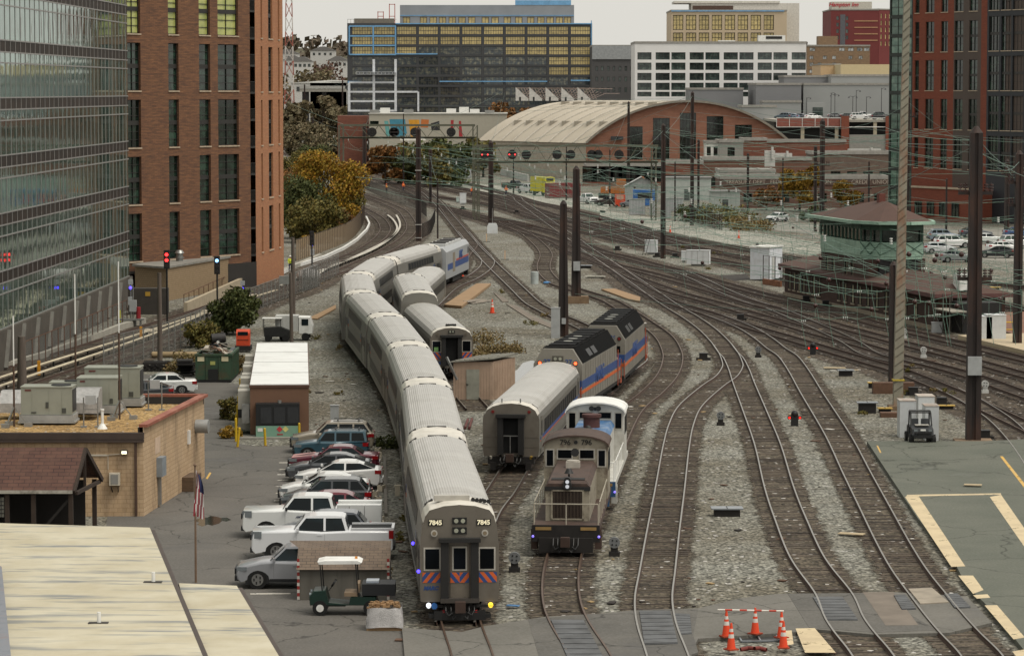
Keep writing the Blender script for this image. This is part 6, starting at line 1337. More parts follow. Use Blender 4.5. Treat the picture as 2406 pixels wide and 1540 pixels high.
for i,(x0,x1,y,Y)in enumerate(((1360,1660,500,310),(1560,2280,520,391),(1560,1930,470,430),(1630,2130,440,486),(1150,1560,430,486),(1930,2400,545,330),(1880,2290,640,262),(2105,2290,575,225),(1560,2110,600,320),(2100,2400,690,240),(1640,2150,480,480),(1600,2130,512,450),(1860,2270,590,290),(1700,2180,560,360),(1980,2400,610,300),(1850,2250,700,255))):
 t=thing('cross_span_wire','cross span wires with white and brown insulators over the tracks','overhead line',V(x0,y,Y),0,'cross spans over the throat');O=V(x0,y,Y);a=Vector((0,0,0));b=V(x1,y+10*(i%3-1),Y-8)-O;cw=MB();iw=MB();bw=MB();n=12;pv=None
 for k in range(n+1):
  u=k/n;p=a.lerp(b,u);q=p+Vector((0,0,-.9*4*u*(1-u)));r_=p+Vector((0,0,-1.6-.2*(k%2)))
  if pv:cw.cyl(pv[0],q,.02,n=4,caps=False);cw.cyl(pv[1],r_,.018,n=4,caps=False)
  cw.cyl(q,r_,.016,n=3,caps=False)
  if k%3==1:iw=MB();[iw.cyl(r_+Vector((j*.15,0,-.08)),r_+Vector((j*.15+.05,0,-.08)),.1,n=7)for j in range(3)];iw.build('white_insulator',INS,t)
  if k%4==2:bw=MB();bw.sph(q+Vector((0,0,-.15)),.2,nu=7,nv=5);bw.build('brown_insulator',M('brown_insulator','#3d2420',.3),t)
  if k%2:cw.cyl(r_,r_+Vector((.4,0,-2.2)),.02,n=4,caps=False)
  pv=(q,r_)
 cw.build('wires',COP,t,fix=False)
CG_=glass('car_glass','#0a1113',.12,.4,0,'#1d2c32',.4,spec=.22);HL=M('headlight_lens','#7d8488',.1,.3);TL=M('tail_light_lens','#8a1518',.2);CHR=M('alloy_wheel','#8d8d8c',.3,.7,var=.1);BTRIM=M('black_plastic_trim','#17181a',.6)
SPEC=dict(sedan=dict(L=4.55,W=1.8,H=1.46,hood=.93,nose=.72,cowl=1.12,wst=.15,rt=-1.0,rb=-1.98,deck=1.1,belt=.97,r=.33,wb=2.7,pil=(-.38,)),oldsedan=dict(L=4.9,W=1.85,H=1.42,hood=.93,nose=.74,cowl=.85,wst=.2,rt=-1.0,rb=-1.65,deck=1.0,belt=.97,r=.33,wb=2.85,pil=(-.4,)),hatch=dict(L=4.4,W=1.78,H=1.46,hood=.94,nose=.68,cowl=.95,wst=.2,rt=-1.2,rb=-1.95,deck=1.08,belt=1.0,r=.33,wb=2.6,pil=(-.35,-1.05)),cross=dict(L=4.5,W=1.84,H=1.66,hood=1.05,nose=.78,cowl=.95,wst=.25,rt=-1.6,rb=-2.05,deck=1.12,belt=1.1,r=.36,wb=2.65,pil=(-.3,-1.15)),suv=dict(L=4.8,W=1.92,H=1.76,hood=1.14,nose=.9,cowl=.95,wst=.3,rt=-1.85,rb=-2.25,deck=1.2,belt=1.14,r=.39,wb=2.9,pil=(-.35,-1.2)),boxsuv=dict(L=4.25,W=1.76,H=1.62,hood=1.02,nose=.86,cowl=.8,wst=.35,rt=-1.9,rb=-2.03,deck=1.06,belt=1.03,r=.37,wb=2.58,pil=(-.25,-1.1)),van=dict(L=5.0,W=1.95,H=1.8,hood=1.1,nose=.85,cowl=1.25,wst=.55,rt=-2.25,rb=-2.4,deck=1.15,belt=1.08,r=.35,wb=3.0,pil=(-.1,-1.2)),pickup=dict(L=6.3,W=2.0,H=1.95,hood=1.32,nose=1.18,cowl=1.25,wst=.75,rt=-.95,rb=-1.15,deck=1.32,belt=1.27,r=.41,blunt=1,wb=4.0,pil=(-.1,),bed=True),shortpickup=dict(L=5.6,W=1.95,H=1.9,hood=1.25,nose=1.05,cowl=1.1,wst=.6,rt=-.55,rb=-.75,deck=1.25,belt=1.2,r=.4,blunt=1,wb=3.5,pil=(-.05,),bed=True))
NOARM=[]
def car(name,cat,label,loc,rz,kind,col,grp=None,paint2=None,far=False,rack=False,hoodcol=None,bedcol=None,util=False,scale=None):
 s=dict(SPEC[kind]);L,W_,H,r,wb=s['L'],s['W'],s['H'],s['r'],s['wb'];t=thing(name,label,cat,(loc[0],loc[1],loc[2]if len(loc)>2 else.015),rz,grp)
 pm=M('car_'+col,col,.3,.1,var=.03,coat=.5,sc=.6);x0=L/2;zb=.24+(r-.33)
 fx=wb/2+.02;rx=-wb/2+.02
 def arch(cx):return[(cx+(r+.1)*cos(pi*k/8),max(zb,r+(r+.1)*sin(pi*k/8)))for k in range(9)]
 top=[(x0-.02,zb+.12),(x0,.45+zb*.3),(x0-.03,s['nose']-.06),(x0-(.08 if s.get('blunt')else.16),s['nose']+(.12 if s.get('blunt')else.06)),(s['cowl']+.35,s['hood']),(s['cowl'],s['hood']+.02),(0,s['belt']),(s['rb'],s['deck']),(-x0+.12,s['deck']-.01),(-x0+.01,s['deck']-.12),(-x0,.55),(-x0+.04,zb+.12)]
 bot=[(-x0+.12,zb)]+arch(rx)[::-1]+arch(fx)[::-1]+[(x0-.15,zb)]
 prof=top+bot;hw=W_/2
 if s.get('bed'):
  prof=[p for p in prof]
 def ring(y,f,dz):return[(x*(1-f*(.45 if s.get('blunt')else 1)*(abs(x)/x0)**3),y,z-(dz*min(1,max(0,(z-.5)/.3))))for x,z in prof]
 m=MB();R5_=((1.0,.06,.10),(.985,.045,.045),(.93,.03,.015),(.7,.012,0),(0,0,-.012))
 m.loft([ring(-hw*y,f,z)for y,f,z in R5_]+[ring(hw*y,f,z)for y,f,z in R5_[-2::-1]],0,True,True,True)
 body=m.build('body',pm,t)
 zt=H;bw,tw=hw-.09,hw-.27
 def gy(z):return bw+(tw-bw)*(z-s['belt'])/(zt-s['belt'])
 gp=[(s['cowl']+.02,s['hood']-.02),(s['wst']+.06,zt-.08),(s['wst']-.18,zt-.02),(s['wst']-.5,zt),(s['rt']+.45,zt),(s['rt']+.12,zt-.025),(s['rt']-.04,zt-.09),(s['rb']+.02,s['deck']-.02)]
 m=MB();m.loft([[(x,-gy(z),z)for x,z in gp],[(x,gy(z),z)for x,z in gp]],0);m.build('cabin',pm,t)
 def lerp(a,b,u):return a+(b-a)*u
 b0=s['belt']+.035;t0=zt-.11
 def fr(z):return lerp(s['cowl'],s['wst'],(z-s['hood'])/(zt-s['hood']))-.12
 def bk(z):return lerp(s['rb'],s['rt'],(z-s['deck'])/(zt-s['deck']))+.14
 ps=list(s['pil']);
 for sd in(-1,1):
  edges=[None]+ps+[None];y=lambda z:sd*(gy(z)+.008)
  for i in range(len(edges)-1):
   xa=(lambda z:fr(z))if i==0 else(lambda z,e=edges[i]:e-.05);xb=(lambda z:bk(z))if i==len(edges)-2 else(lambda z,e=edges[i+1]:e+.05)
   m=MB();m.poly([(xa(b0),y(b0),b0),(xb(b0),y(b0),b0),(xb(t0),y(t0),t0),(xa(t0),y(t0),t0)]);m.build('side_window',CG_,t,fix=False)
  if not far:
   m=MB();m.box((s['cowl']-.18,sd*(hw+.06),s['belt']+.1),(.1,.2,.14));m.build('mirror',pm if not util else BTRIM,t)
   m=MB()
   for e in[fr(b0)-.0]+ps:m.bx(e-.004,e+.002,sd*(hw+.001)-.002,sd*(hw+.001)+.001,zb+.18,s['belt']-.1)
   m.bx(-wb/2+r+.12,wb/2-r-.1,sd*hw-.02,sd*hw+.012,zb+.02,zb+.13);m.build('door_seams',BTRIM,t)
   m=MB()
   for e in ps+[s['rb']+.55]if not s.get('bed')else ps:m.bx(e+.1,e+.32,sd*(hw-.02)-.03,sd*(hw-.0)+.02,s['belt']-.17,s['belt']-.13)
   m.build('door_handle',pm,t)
 wz=lambda z,k:lerp(s['cowl'],s['wst'],(z-s['hood'])/(zt-s['hood']))+k
 z0_,z1_=s['hood']+.03,zt-.09;m=MB();m.poly([(wz(z0_,.035),-gy(z0_)+.08,z0_),(wz(z0_,.035),gy(z0_)-.08,z0_),(wz(z1_,.035),gy(z1_)-.08,z1_),(wz(z1_,.035),-gy(z1_)+.08,z1_)]);m.build('windshield',CG_,t,fix=False)
 rz_=lambda z,k:lerp(s['rb'],s['rt'],(z-s['deck'])/(zt-s['deck']))-k
 z0_,z1_=s['deck']+.04,zt-.12;m=MB();m.poly([(rz_(z0_,.03),-gy(z0_)+.1,z0_),(rz_(z0_,.03),gy(z0_)-.1,z0_),(rz_(z1_,.03),gy(z1_)-.12,z1_),(rz_(z1_,.03),-gy(z1_)+.12,z1_)]);m.build('rear_window',CG_,t,fix=False)
 for nm,cx in(('wheel',fx),('wheel',rx)):
  for sd in(-1,1):
   m=MB();m.cyl((cx,sd*(hw-.24),r),(cx,sd*(hw-.015),r),r,n=20);w_=m.build(nm,RUB,t)
   m=MB();m.cyl((cx,sd*(hw-.014),r),(cx,sd*(hw+.002),r),r*.63,n=16);rim=m.build('rim',CHR,w_)
   if not far:
    m=MB();
    for k in range(5):a=k*2*pi/5;m.box((cx+r*.36*cos(a),sd*(hw+.004),r+r*.36*sin(a)),(r*.16,.01,r*.3),0)
    m.build('rim_gap',BTRIM,rim if False else w_)
 for sd in(-1,1):
  m=MB();m.bx(-wb/2+r+.14,wb/2-r-.12,sd*(hw-.02)-.02,sd*(hw-.02)+.028,zb-.01,zb+.11);m.build('sill',BTRIM,t)
  for cx in(fx,rx):
   q=MB();pa=[(cx+(r+.115)*cos(pi*k/12),r+(r+.115)*sin(pi*k/12))for k in range(13)]+[(cx-r-.115,r*.55),(cx+r+.115,r*.55)];q.add([(x,sd*(hw-.035),z)for x,z in pa],[tuple(range(15))]);q.build('wheel_well_shade',BTRIM,t,fix=False)  # black half-disc stands in for the shade inside the wheel well
 m=MB();m.bx(-x0+.5,x0-.5,-hw+.2,hw-.2,zb-.02,zb+.25);m.build('floor_pan',BLK,t)
 for sd in(-1,1):
  zz=s['nose']-.04;m=MB();m.add([(x0-.12,sd*(hw-.12),zz-.1),(x0-.02,sd*(hw-.42),zz-.1),(x0-.05,sd*(hw-.42),zz+.06),(x0-.30,sd*(hw-.03),zz+.10),(x0-.26,sd*(hw+.012),zz-.08)],[(0,1,2,3,4)]);
  m=MB();m.box((x0-.30,sd*(hw-.19),zz-.01),(.42,.41,.16 if not s.get('bed')else.3),0,-sd*.12);m.build('headlight',HL,t)
  zz=s['deck']-.18;m=MB();m.box((-x0+(.13 if s.get('bed')else.19),sd*(hw-.16),zz),(.2 if s.get('bed')else.32,.34-(.1 if util else 0),.2 if not s.get('bed')else.36));m.build('tail_light',TL,t)
 m=MB();m.box((x0-.02,0,s['nose']-.2),(.12,W_*.6,.24));m.build('grille',BTRIM,t);m=MB();m.box((x0-.2,0,zb+.14),(.44,W_*.93,.2));m.build('front_bumper',BTRIM,t);m=MB();m.box((-x0+.07,0,zb+.22),(.2,W_*.84,.2));m.build('rear_bumper',BTRIM if kind not in('sedan','oldsedan','hatch')else pm,t)
 if hoodcol:m=MB();m.add([(x0-.2,-hw+.15,s['nose']+.075),(x0-.2,hw-.15,s['nose']+.075),(s['cowl']+.2,hw-.12,s['hood']+.016),(s['cowl']+.2,-hw+.12,s['hood']+.016)],[(0,1,2,3)]);m.build('hood',M('car_'+hoodcol,hoodcol,.5),t,fix=False)
 if rack:
  m=MB()
  for sd in(-1,1):m.bx(s['rt']+.1,s['wst']-.35,sd*(tw-.08)-.02,sd*(tw-.08)+.02,zt+.05,zt+.09)
  for x in(s['rt']+.35,s['wst']-.6):m.bx(x-.03,x+.03,-tw+.05,tw-.05,zt+.06,zt+.1)
  m.build('roof_rack',BTRIM,t)
 if s.get('bed'):
  xa,xb=-x0+.12,s['rb']-.1
  if util:
   m=MB()
   for sd in(-1,1):m.bx(xa-.25,xb,sd*(hw-.25)-.26,sd*(hw-.25)+.26,.62,1.55)
   m.build('utility_body',M('car_'+col,col),t);m=MB();m.bx(xa-.2,xb,-hw+.5,hw-.5,1.0,1.08);m.build('bed_floor',BTRIM,t)
   m=MB()
   for sd in(-1,1):
    for x in(xa+.5,xa+1.2):m.bx(x,x+.02,sd*(hw+.012)-.004,sd*(hw+.012)+.004,.7,1.5)
    m.bx(xa+1.9,xa+1.98,sd*(hw+.015)-.01,sd*(hw+.015)+.01,1.0,1.12)
   m.build('locker_seams',BTRIM,t)
  else:
   m=MB();m.bx(xa,xb,-hw+.16,hw-.16,s['deck']-.03,s['deck']+.035);m.build('bed_interior',M('bed_liner','#0d0e0f',.8),t)
   m=MB()
   for sd in(-1,1):m.bx(xa-.1,xb,sd*(hw-.12)-.06,sd*(hw-.12)+.06,s['deck']-.02,s['deck']+.1)
   m.bx(xa-.12,xa,-hw+.1,hw-.1,s['deck']-.02,s['deck']+.1);m.build('bed_rail',pm,t)
 return t
def lot(x,y):return G(*r2((x,y))[0])
LOT='cars parked in the row beside the train'
def lc(cx,y,kind,col,cat,label,name='parked_car',**k):
 p=lot(cx,y);p=Vector((p.x,p.y+SPEC[kind]['W']/2,.015));return car(name,cat,label,p,pi+random.uniform(-.015,.015),kind,col,LOT,**k)
lc(537,1212,'suv','#8a8c90','suv','silver SUV half hidden behind the grey shingled shed','parked_suv')
t=lc(742,1012,'pickup','#d4d6d8','pickup','white crew cab pickup with black open bed','pickup_truck')
lc(730,935,'cross','#4b4f57','suv','dark grey crossover between the two white pickups','parked_suv')
t=lc(655,858,'pickup','#d6d8d6','utility truck','white utility truck with side lockers and lettering on its door','utility_truck',util=True)
text('AMTRAK',.15,M('navy_letters','#26324d',.5),t,(.35,1.012,1.0),(pi/2,0,pi),'lettering',.002,.004,'CENTER',.3)
lc(750,752,'hatch','#6d2432','car','maroon sedan behind the white utility truck');lc(768,683,'cross','#3a3d40','suv','charcoal crossover parked behind the grey metal box','parked_suv')
lc(752,612,'sedan','#d9dad8','car','white sedan with dark grille next to the charcoal crossover');lc(853,517,'sedan','#dcdcda','car','white sedan parked farthest back toward the train');lc(789,462,'sedan','#43464a','car','dark grey sedan between white sedan and maroon sedan')
lc(821,398,'oldsedan','#5c2230','car','old maroon sedan with faded pink hood',hoodcol='#b98a86');lc(803,310,'boxsuv','#33525f','suv','boxy teal blue SUV with roof rack','parked_suv',rack=True);lc(812,262,'suv','#8f8778','suv','tan SUV with black roof rack at the far end of the row','parked_suv',rack=True)
p=G(378,925);car('parked_car','car','white sedan parked between gravel roof and green dumpster',(p.x,p.y,.015),pi+.12,'oldsedan','#d5d6d4');p=G(330,945);car('parked_car','car','dark sedan mostly hidden behind the gravel roof coping',(p.x,p.y-.5,.015),pi+.1,'sedan','#33363a')
def fcar(reg,x,y,kind,col,rz,label,cat='car',name='parked_car',grp=None,z=0,**k):
 p=G(*reg((x,y))[0],z)if reg else G(x,y,z);return car(name,cat,label,(p.x,p.y,z+.015),rz,kind,col,grp,far=True,**k)
YG_=None
fcar(R2,1290,1352,'shortpickup','#cfd0cf',-.9,'white pickup next to the yellow box truck','pickup','pickup_truck');fcar(R2,1700,1425,'shortpickup','#d4d5d4',-1.1,'white pickup facing the tracks right of the red container','pickup','pickup_truck')
fcar(R2,1850,1440,'suv','#3a3330',pi-.3,'dark brown SUV beside the orange machine in the yard','suv','parked_suv');fcar(R2,2010,1450,'sedan','#73767c',pi-.2,'grey sedan in front of the blue compactor');fcar(R2,1195,1325,'shortpickup','#2f3a33',-.6,'dark open work vehicle left of the white pickup in the yard','pickup','pickup_truck')
fcar(R6,1005,350,'sedan','#d8dadb',-2.2,'white sedan alone on the pale gravel road');
RL='cars in the lot right of the green tower'
for x,y,k,c,a,lab in((2000,500,'suv','#d4d5d4',.15,'white SUV in the front row right of the green tower'),(2200,475,'sedan','#cfd1d0',.1,'white car behind the white SUV near the big pole'),(2290,525,'hatch','#d9d9d8',.2,'white hatchback right of the big dark pole'),(2025,580,'sedan','#77797c',.1,'grey sedan nearest the tower in the right lot'),(2250,555,'sedan','#24262a',2.9,'black sedan behind the big dark pole'),(1950,460,'cross','#6d7a86',.1,'blue grey crossover half behind the tower bay'),(2130,440,'sedan','#3e434b',.1,'dark blue car in the back row of the right lot'),(2380,440,'sedan','#35507a',.1,'blue car in the back row by the red brick tower'),(2370,500,'suv','#c8cacb',.2,'pale SUV at the right end of the lot'),(1920,530,'sedan','#b9bbbd',.3,'silver car tucked under the green tower bay')):
 fcar(R6,x,y,k,c,a,lab,'suv' if k=='suv' else 'car','parked_car',RL)
DG='cars on the roof of the parking deck'
for x,y,k,c,a,lab in((720,838,'cross','#4c5a66',2.6,'blue grey car with dark roof box at the left of the deck'),(775,838,'sedan','#7e8da0',2.6,'pale blue car second from the left on the deck'),(828,838,'sedan','#5a6068',2.6,'grey car beside the pale blue one on the deck'),(930,852,'sedan','#d8d9d8',.2,'long white car at the deck parapet'),(1085,805,'sedan','#6d6f72',.1,'grey car behind the white one on the deck'),(1170,810,'sedan','#2e2c2d',.1,'dark car in the middle of the deck'),(1270,806,'shortpickup','#d5d6d6',.1,'white pickup on the parking deck'),(1250,850,'suv','#c9cac9',.1,'white SUV near the railing on the deck'),(1390,855,'cross','#27292c',.1,'black crossover near the railing on the deck'),(1400,800,'suv','#1f1f20',.2,'black SUV in the back row of the deck')):
 Yc=802+(860-y)*.45;p=Vector((W(*R3((x,y))[0][:1],Yc),Yc,zd));car('parked_car','pickup' if 'pickup' in k else 'car',lab,p,a,k,c,DG,far=True)
for x,y,c,lab in((812,350,'#31435c','dark blue car on the street left of the signal bridge'),(848,352,'#8a2430','dark red car near the mural wall'),(905,353,'#a02632','bright red car near the mural wall')):
 fcar(None,x,y,'sedan',c,.2,lab)
def box_truck():
 p=G(*R2((1405,1370))[0]);t=thing('box_truck','bright yellow box truck between white pickup and red container','truck',p,-1.05);ye=M('bright_yellow_paint','#c4bc22',.4,var=.05)
 m=MB();m.bx(-3.6,.9,-1.2,1.2,.9,3.7);m.build('box_body',ye,t);m=MB();m.side([(.92,.7),(3.4,.7),(3.4,1.6),(2.5,1.8),(2.0,2.7),(.92,2.8)],-1.1,1.1);m.build('cab',ye,t);m=MB();m.bx(.92,1.9,-1.1,1.1,2.85,3.6);m.build('attic',ye,t)
 m=MB();m.add([(2.53,-.95,1.85),(2.53,.95,1.85),(2.06,.9,2.62),(2.06,-.9,2.62)],[(0,1,2,3)]);m.build('windshield',CG_,t,fix=False);m=MB();m.bx(1.905,1.93,-.8,.8,2.95,3.5);m.build('attic_window',BLK,t);m=MB();m.bx(3.4,3.45,-.7,.7,.9,1.5);m.build('grille',BTRIM,t)
 for x in(2.4,-2.4):
  for sd in(-1,1):m=MB();m.cyl((x,sd*.85,.48),(x,sd*1.12,.48),.48,n=14);m.build('wheel',RUB,t)
 p=G(*R2((1530,1385))[0]);t=thing('storage_container','dark red shipping container beside the yellow truck','container',p,.35);m=MB();m.bx(-3.2,3.2,-1.2,1.2,.1,2.9);m.build('box',M('dull_red_container','#6e2c2c',.6,var=.1,sc=2),t);m=MB()
 for k in range(16):m.bx(-3.1+k*.4,-2.9+k*.4,-1.235,-1.2,.2,2.8)
 m.build('corrugation',MC['dull_red_container'],t)
box_truck()
def misc_yard():
 p=G(*R2((1930,1450))[0]);t=thing('orange_barrier_box','bright orange light trailer in the yard before the dark SUV','trailer',p);m=MB();m.bx(-.9,.9,-.5,.5,.2,2.3);m.build('body',M('safety_orange','#c2411c',.6),t);m=MB();m.bx(-.6,.6,-.53,-.51,1.4,2.1);m.build('panel',M('pale_orange_panel','#b98a74',.6),t);m=MB();m.cyl((-.6,-.5,.25),(-.6,.5,.25),.25);m.build('wheel',RUB,t)
 p=G(*R2((2105,1445))[0]);t=thing('compactor','blue waste compactor with silver bins in the yard','compactor',(p.x,p.y+3,0));m=MB();m.bx(-2,2,-1,1,.1,2.9);m.build('body',M('strong_blue','#2b5f9e',.5),t);m=MB();m.bx(-1.2,1.2,-1.1,-1.0,1.4,2.4);m.build('opening',BLK,t)
 for i,(x,y,w_,h,lab)in enumerate(((2050,1505,2.6,2.6,'silver ribbed cabinet pair in front of the blue compactor'),(2270,1530,.8,3.2,'tall narrow white cabinet by the yard pole'),(2310,1480,3,2.2,'pale grey cabinet right of the yard pole'),(2160,1510,1.0,2.4,'single silver cabinet right of the ribbed pair'))):
  p=G(*R2((x,y))[0]);t=thing('lineside_cabinet',lab,'cabinet',p);m=MB();m.bx(-w_/2,w_/2,0,1.2,.1,h);m.build('casing',M('silver_cabinet','#a4a7a8',.45,.2,var=.08),t);m=MB();m.bx(-w_/2-.06,w_/2+.06,-.06,1.26,h,h+.1);m.build('lid',STEEL,t);m=MB()
  for k in range(int(w_/.5)+1):m.bx(-w_/2+.1+k*.5,-w_/2+.13+k*.5,-.02,-.002,.2,h-.1)
  m.build('seams',BTRIM,t)
 p=G(*R6((235,240))[0]);t=thing('small_shed','small grey shed with pale pitched roof in the yard','shed',p);m=MB();m.side([(-3,0),(3,0),(3,3),(0,4.6),(-3,3)],-2,2);m.build('wall',M('pale_grey_wall','#8f9290',.8),t);m=MB();m.add([(-3.3,-2.3,2.95),(0,-2.3,4.75),(0,2.3,4.75),(-3.3,2.3,2.95),(3.3,-2.3,2.95),(3.3,2.3,2.95)],[(0,1,2,3),(1,4,5,2)]);m.build('roof',M('pale_metal_roof','#a4a6a2',.5),t);m=MB();m.bx(-.8,.8,-2.04,-2.01,0,2.2);m.build('door',M('dark_door','#3d403f',.7),t)
 for i,(x,y,w_,d_,h,lab)in enumerate(((500,235,9,4,4.2,'pale flat metal hut behind the green wires'),(720,300,5,4,3.4,'weathered pale cabin beside the yellow tree'))):
  p=G(*R6((x,y))[0]);t=thing('metal_hut',lab,'hut',(p.x,p.y+6,0));m=MB();m.bx(-w_/2,w_/2,-d_/2,d_/2,0,h);m.build('wall',M('pale_green_grey_wall','#a1a7a2',.7,var=.12),t);m=MB();m.bx(-w_/2-.2,w_/2+.2,-d_/2-.2,d_/2+.2,h,h+.2);m.build('roof',STEEL,t);m=MB();m.bx(-.5,.5,-d_/2-.05,-d_/2-.01,.1,2.1);m.build('door',M('dark_door','#3d403f',.7),t)
 p=G(1650,496);t=thing('orange_excavator','rusty orange digger parked behind the dark SUV','digger',(G(*R2((1900,1380))[0]).x,G(*R2((1900,1400))[0]).y+12,0));om=M('faded_orange_machine','#9a5a22',.7,var=.2);m=MB();m.bx(-3,2,-1.2,1.2,.9,2.2);m.build('body',om,t);m=MB();m.bx(0,1.8,-1,1,2.2,3.6);m.build('cab',om,t);m=MB();m.bx(-3.4,2.4,-1.4,-.8,0,.9);m.bx(-3.4,2.4,.8,1.4,0,.9);m.build('tracks',RUB,t);m=MB();m.beam((1.5,0,1.8),(5,0,4.0),.4,.5);m.beam((5,0,4),(6.5,0,1.5),.3,.4);m.build('boom',om,t)
misc_yard()
WOOD=M('raw_plywood','#927758',.85,var=.15,sc=1.2,dirt='#6b5439',damt=.5);GREYW=M('weathered_grey_wood','#67625a',.9,var=.25,sc=2,stretch=(6,6,.6))
def shed():
 a=G(*r2((572,1288))[0]);b=G(*r2((1212,1285))[0]);wd=b.x-a.x;t=thing('shingled_shed','low grey wooden shed with lean-to shingle roof beside the golf cart','shed',(a.x,a.y,0));Y=a.y
 he=2.0*1.0;he=Zr(r2((0,1085))[0][1],Y);hr=he+1.35
 m=MB();m.bx(0,wd,0,2.2,0,he);m.build('wall',M('grey_plank_wall','#625f58',.9,var=.2,sc=1.2,stretch=(5,5,.5),dirt='#3f3b35'),t)
 sh=brick('grey_brown_shingle','#6b5d50','#5c5047','#3f3832',1,.34,.16,.012,.95,'#7a6c5e',.5)
 m=MB();zz=he-.02;zr=zz+.72;m.poly([(-.04,-.15,zz),(wd+.04,-.15,zz),(wd+.04,1.1,zr),(-.04,1.1,zr)]);m.poly([(-.04,1.1,zr),(wd+.04,1.1,zr),(wd+.02,2.3,zr+.12),(-.5,2.3,zr+.12)]);m.build('roof',sh,t,uv=True,fix=False)
 m=MB();m.poly([(0,0,he),(0,1.1,zr-.02),(0,2.2,zr+.08),(0,2.2,he)]);m.poly([(wd,0,he),(wd,2.2,he),(wd,2.2,zr+.08),(wd,1.1,zr-.02)]);m.build('gable_end',GREYW,t,fix=False)
 for x in(.03,wd-.03):
  m=MB();
  for k in range(12):m.box((x,-.02,.1+k*.14),(.1,.03,.13),k%2)
  m.build('striped_corner_tape',[M('hazard_white','#c2bdb5',.6),M('hazard_red','#8d2b26',.6)],t)
shed()
def golf_cart():
 f=G(*r2((765,1395))[0]);b=G(*r2((1050,1395))[0]);c=(f+b)/2;k=(b.x-f.x)/1.68;t=thing('golf_cart','dark green golf cart with white canopy and cargo bed','golf cart',(c.x-.05,c.y+.5,.015),pi);gr=M('dark_green_cart','#173029',.35,.1,var=.1)
 m=MB();m.side([(1.35,.4),(1.38,.75),(1.2,.98),(.75,1.0),(.62,.5),(-.2,.42),(-.25,.72),(-.75,.75),(-1.25,.75),(-1.3,.4)],-.6,.6,0,.06);m.build('body',gr,t)
 m=MB();m.side([(1.0,2.02),(1.05,2.12),(.8,2.18),(-.55,2.18),(-.7,2.1),(-.65,2.04)],-.62,.62,0,.08);m.build('canopy',WHITE,t)
 for x0_,x1_ in((.95,.82),(-.55,-.45)):
  for s in(-1,1):m=MB();m.cyl((x0_ if x0_<0 else.85,s*.55,.8),(x1_ if x0_<0 else.95,s*.55,2.06),.025,n=6);m.build('canopy_post',BLK,t)
 m=MB();m.bx(-.55,.0,-.52,.52,.75,.9);m.bx(-.6,-.5,-.5,.5,.9,1.25);m.build('seat',M('worn_tan_seat','#83705a',.7),t)
 m=MB();m.bx(-2.0,-.7,-.62,.62,.8,1.25);m.build('cargo_bed',M('black_bed','#16181b',.6),t);m=MB();m.bx(-1.35,-.85,-.4,.3,1.25,1.33);m.build('bottle_tray',M('pale_bottles','#9aa3ad',.3),t)
 m=MB();m.cyl((.62,.3,.95),(.4,.3,1.25),.02,n=6);m.cyl((.38,.3,1.24),(.44,.3,1.28),.17,n=14);m.build('steering_wheel',BLK,t)
 for x in(.95,-1.05):
  for s in(-1,1):m=MB();m.cyl((x,s*.42,.3),(x,s*.62,.3),.3,n=16);w_=m.build('wheel',RUB,t);m=MB();m.cyl((x,s*.621,.3),(x,s*.635,.3),.15,n=12);m.build('rim',WHITE,w_)
 m=MB();m.bx(-.05,.7,-.55,.55,.36,.42);m.build('floor',BLK,t);m=MB();m.box((-.45,0,2.22),(.1,.1,.08));m.build('amber_beacon',M('amber_beacon','#c9801f',.4),t)
 m=MB()
 for s in(-1,1):m.cyl((1.3,s*.4,.8),(1.38,s*.4,.8),.09,n=10)
 m.build('headlights',HL,t)
golf_cart()
def bag():
 p=G(*r2((1178,1505))[0]);t=thing('wrapped_pallet','pallet of firewood wrapped in white plastic beside the golf cart','pallet',(p.x,p.y+.55,.015));m=MB();m.bx(-.68,.68,-.5,.5,0,.09);m.build('pallet',WOOD,t);n=7;random.seed(3)
 m=MB();secs=[]
 for k in range(6):
  z=.12+k*.15;q=[]
  for i in range(20):
   a=2*pi*i/20;r_=1/max(abs(cos(a))/.72,abs(sin(a))/.58);r_*=random.uniform(.93,1.03)*(1-.02*k);q.append((r_*cos(a),r_*sin(a),z+random.uniform(-.03,.03)))
  secs.append(q)
 m.loft(secs,0,True,False,True);m.build('plastic_wrap',M('white_plastic_wrap','#b4b2b1',.35,var=.15,sc=5,bump=.8),t)
 m=MB()
 for k in range(40):m.box((random.uniform(-.55,.55),random.uniform(-.42,.42),.86+random.uniform(0,.16)),(random.uniform(.15,.4),.09,.07),0,random.uniform(0,3))
 m.build('firewood',M('split_firewood','#8d6f4d',.9,var=.35,sc=5),t)
bag()
def flag():
 p=G(460,1368);h=Zr(1098,p.y);t=thing('flagpole','rusty flagpole with a limp striped flag in the parking lot','flagpole',(p.x,p.y,0));m=MB();m.cyl((0,0,0),(0,0,h),.05,.035,8);m.sph((0,0,h+.06),.07);m.build('pole',M('rusty_pole','#6f5a48',.8,var=.2),t)
 h0,h1=Zr(1215,p.y),Zr(1106,p.y);m=MB();nu,nv=13,14
 for j in range(nv+1):
  z=h1+(h0-h1)*j/nv
  for i in range(nu+1):u=i/nu;w_=.28*sin(min(1,(j+2)/8)*pi/2)+.05;m.v.append((.04+u*w_-.12*(j/nv)*(1-u),.10*sin(u*8+j*.35),z-u*.25*(1-j/nv*.4)))
 for j in range(nv):
  for i in range(nu):m.f.append((j*(nu+1)+i,j*(nu+1)+i+1,(j+1)*(nu+1)+i+1,(j+1)*(nu+1)+i));m.m.append(2 if(j<6 and i>6)else(0 if((i+j//5)//2)%2 else 1));m.sm.append(True)
 m.build('flag',[M('flag_red','#8b2330',.8),M('flag_white','#c6c3bf',.8),M('flag_blue','#20294f',.8)],t,fix=False)
flag()
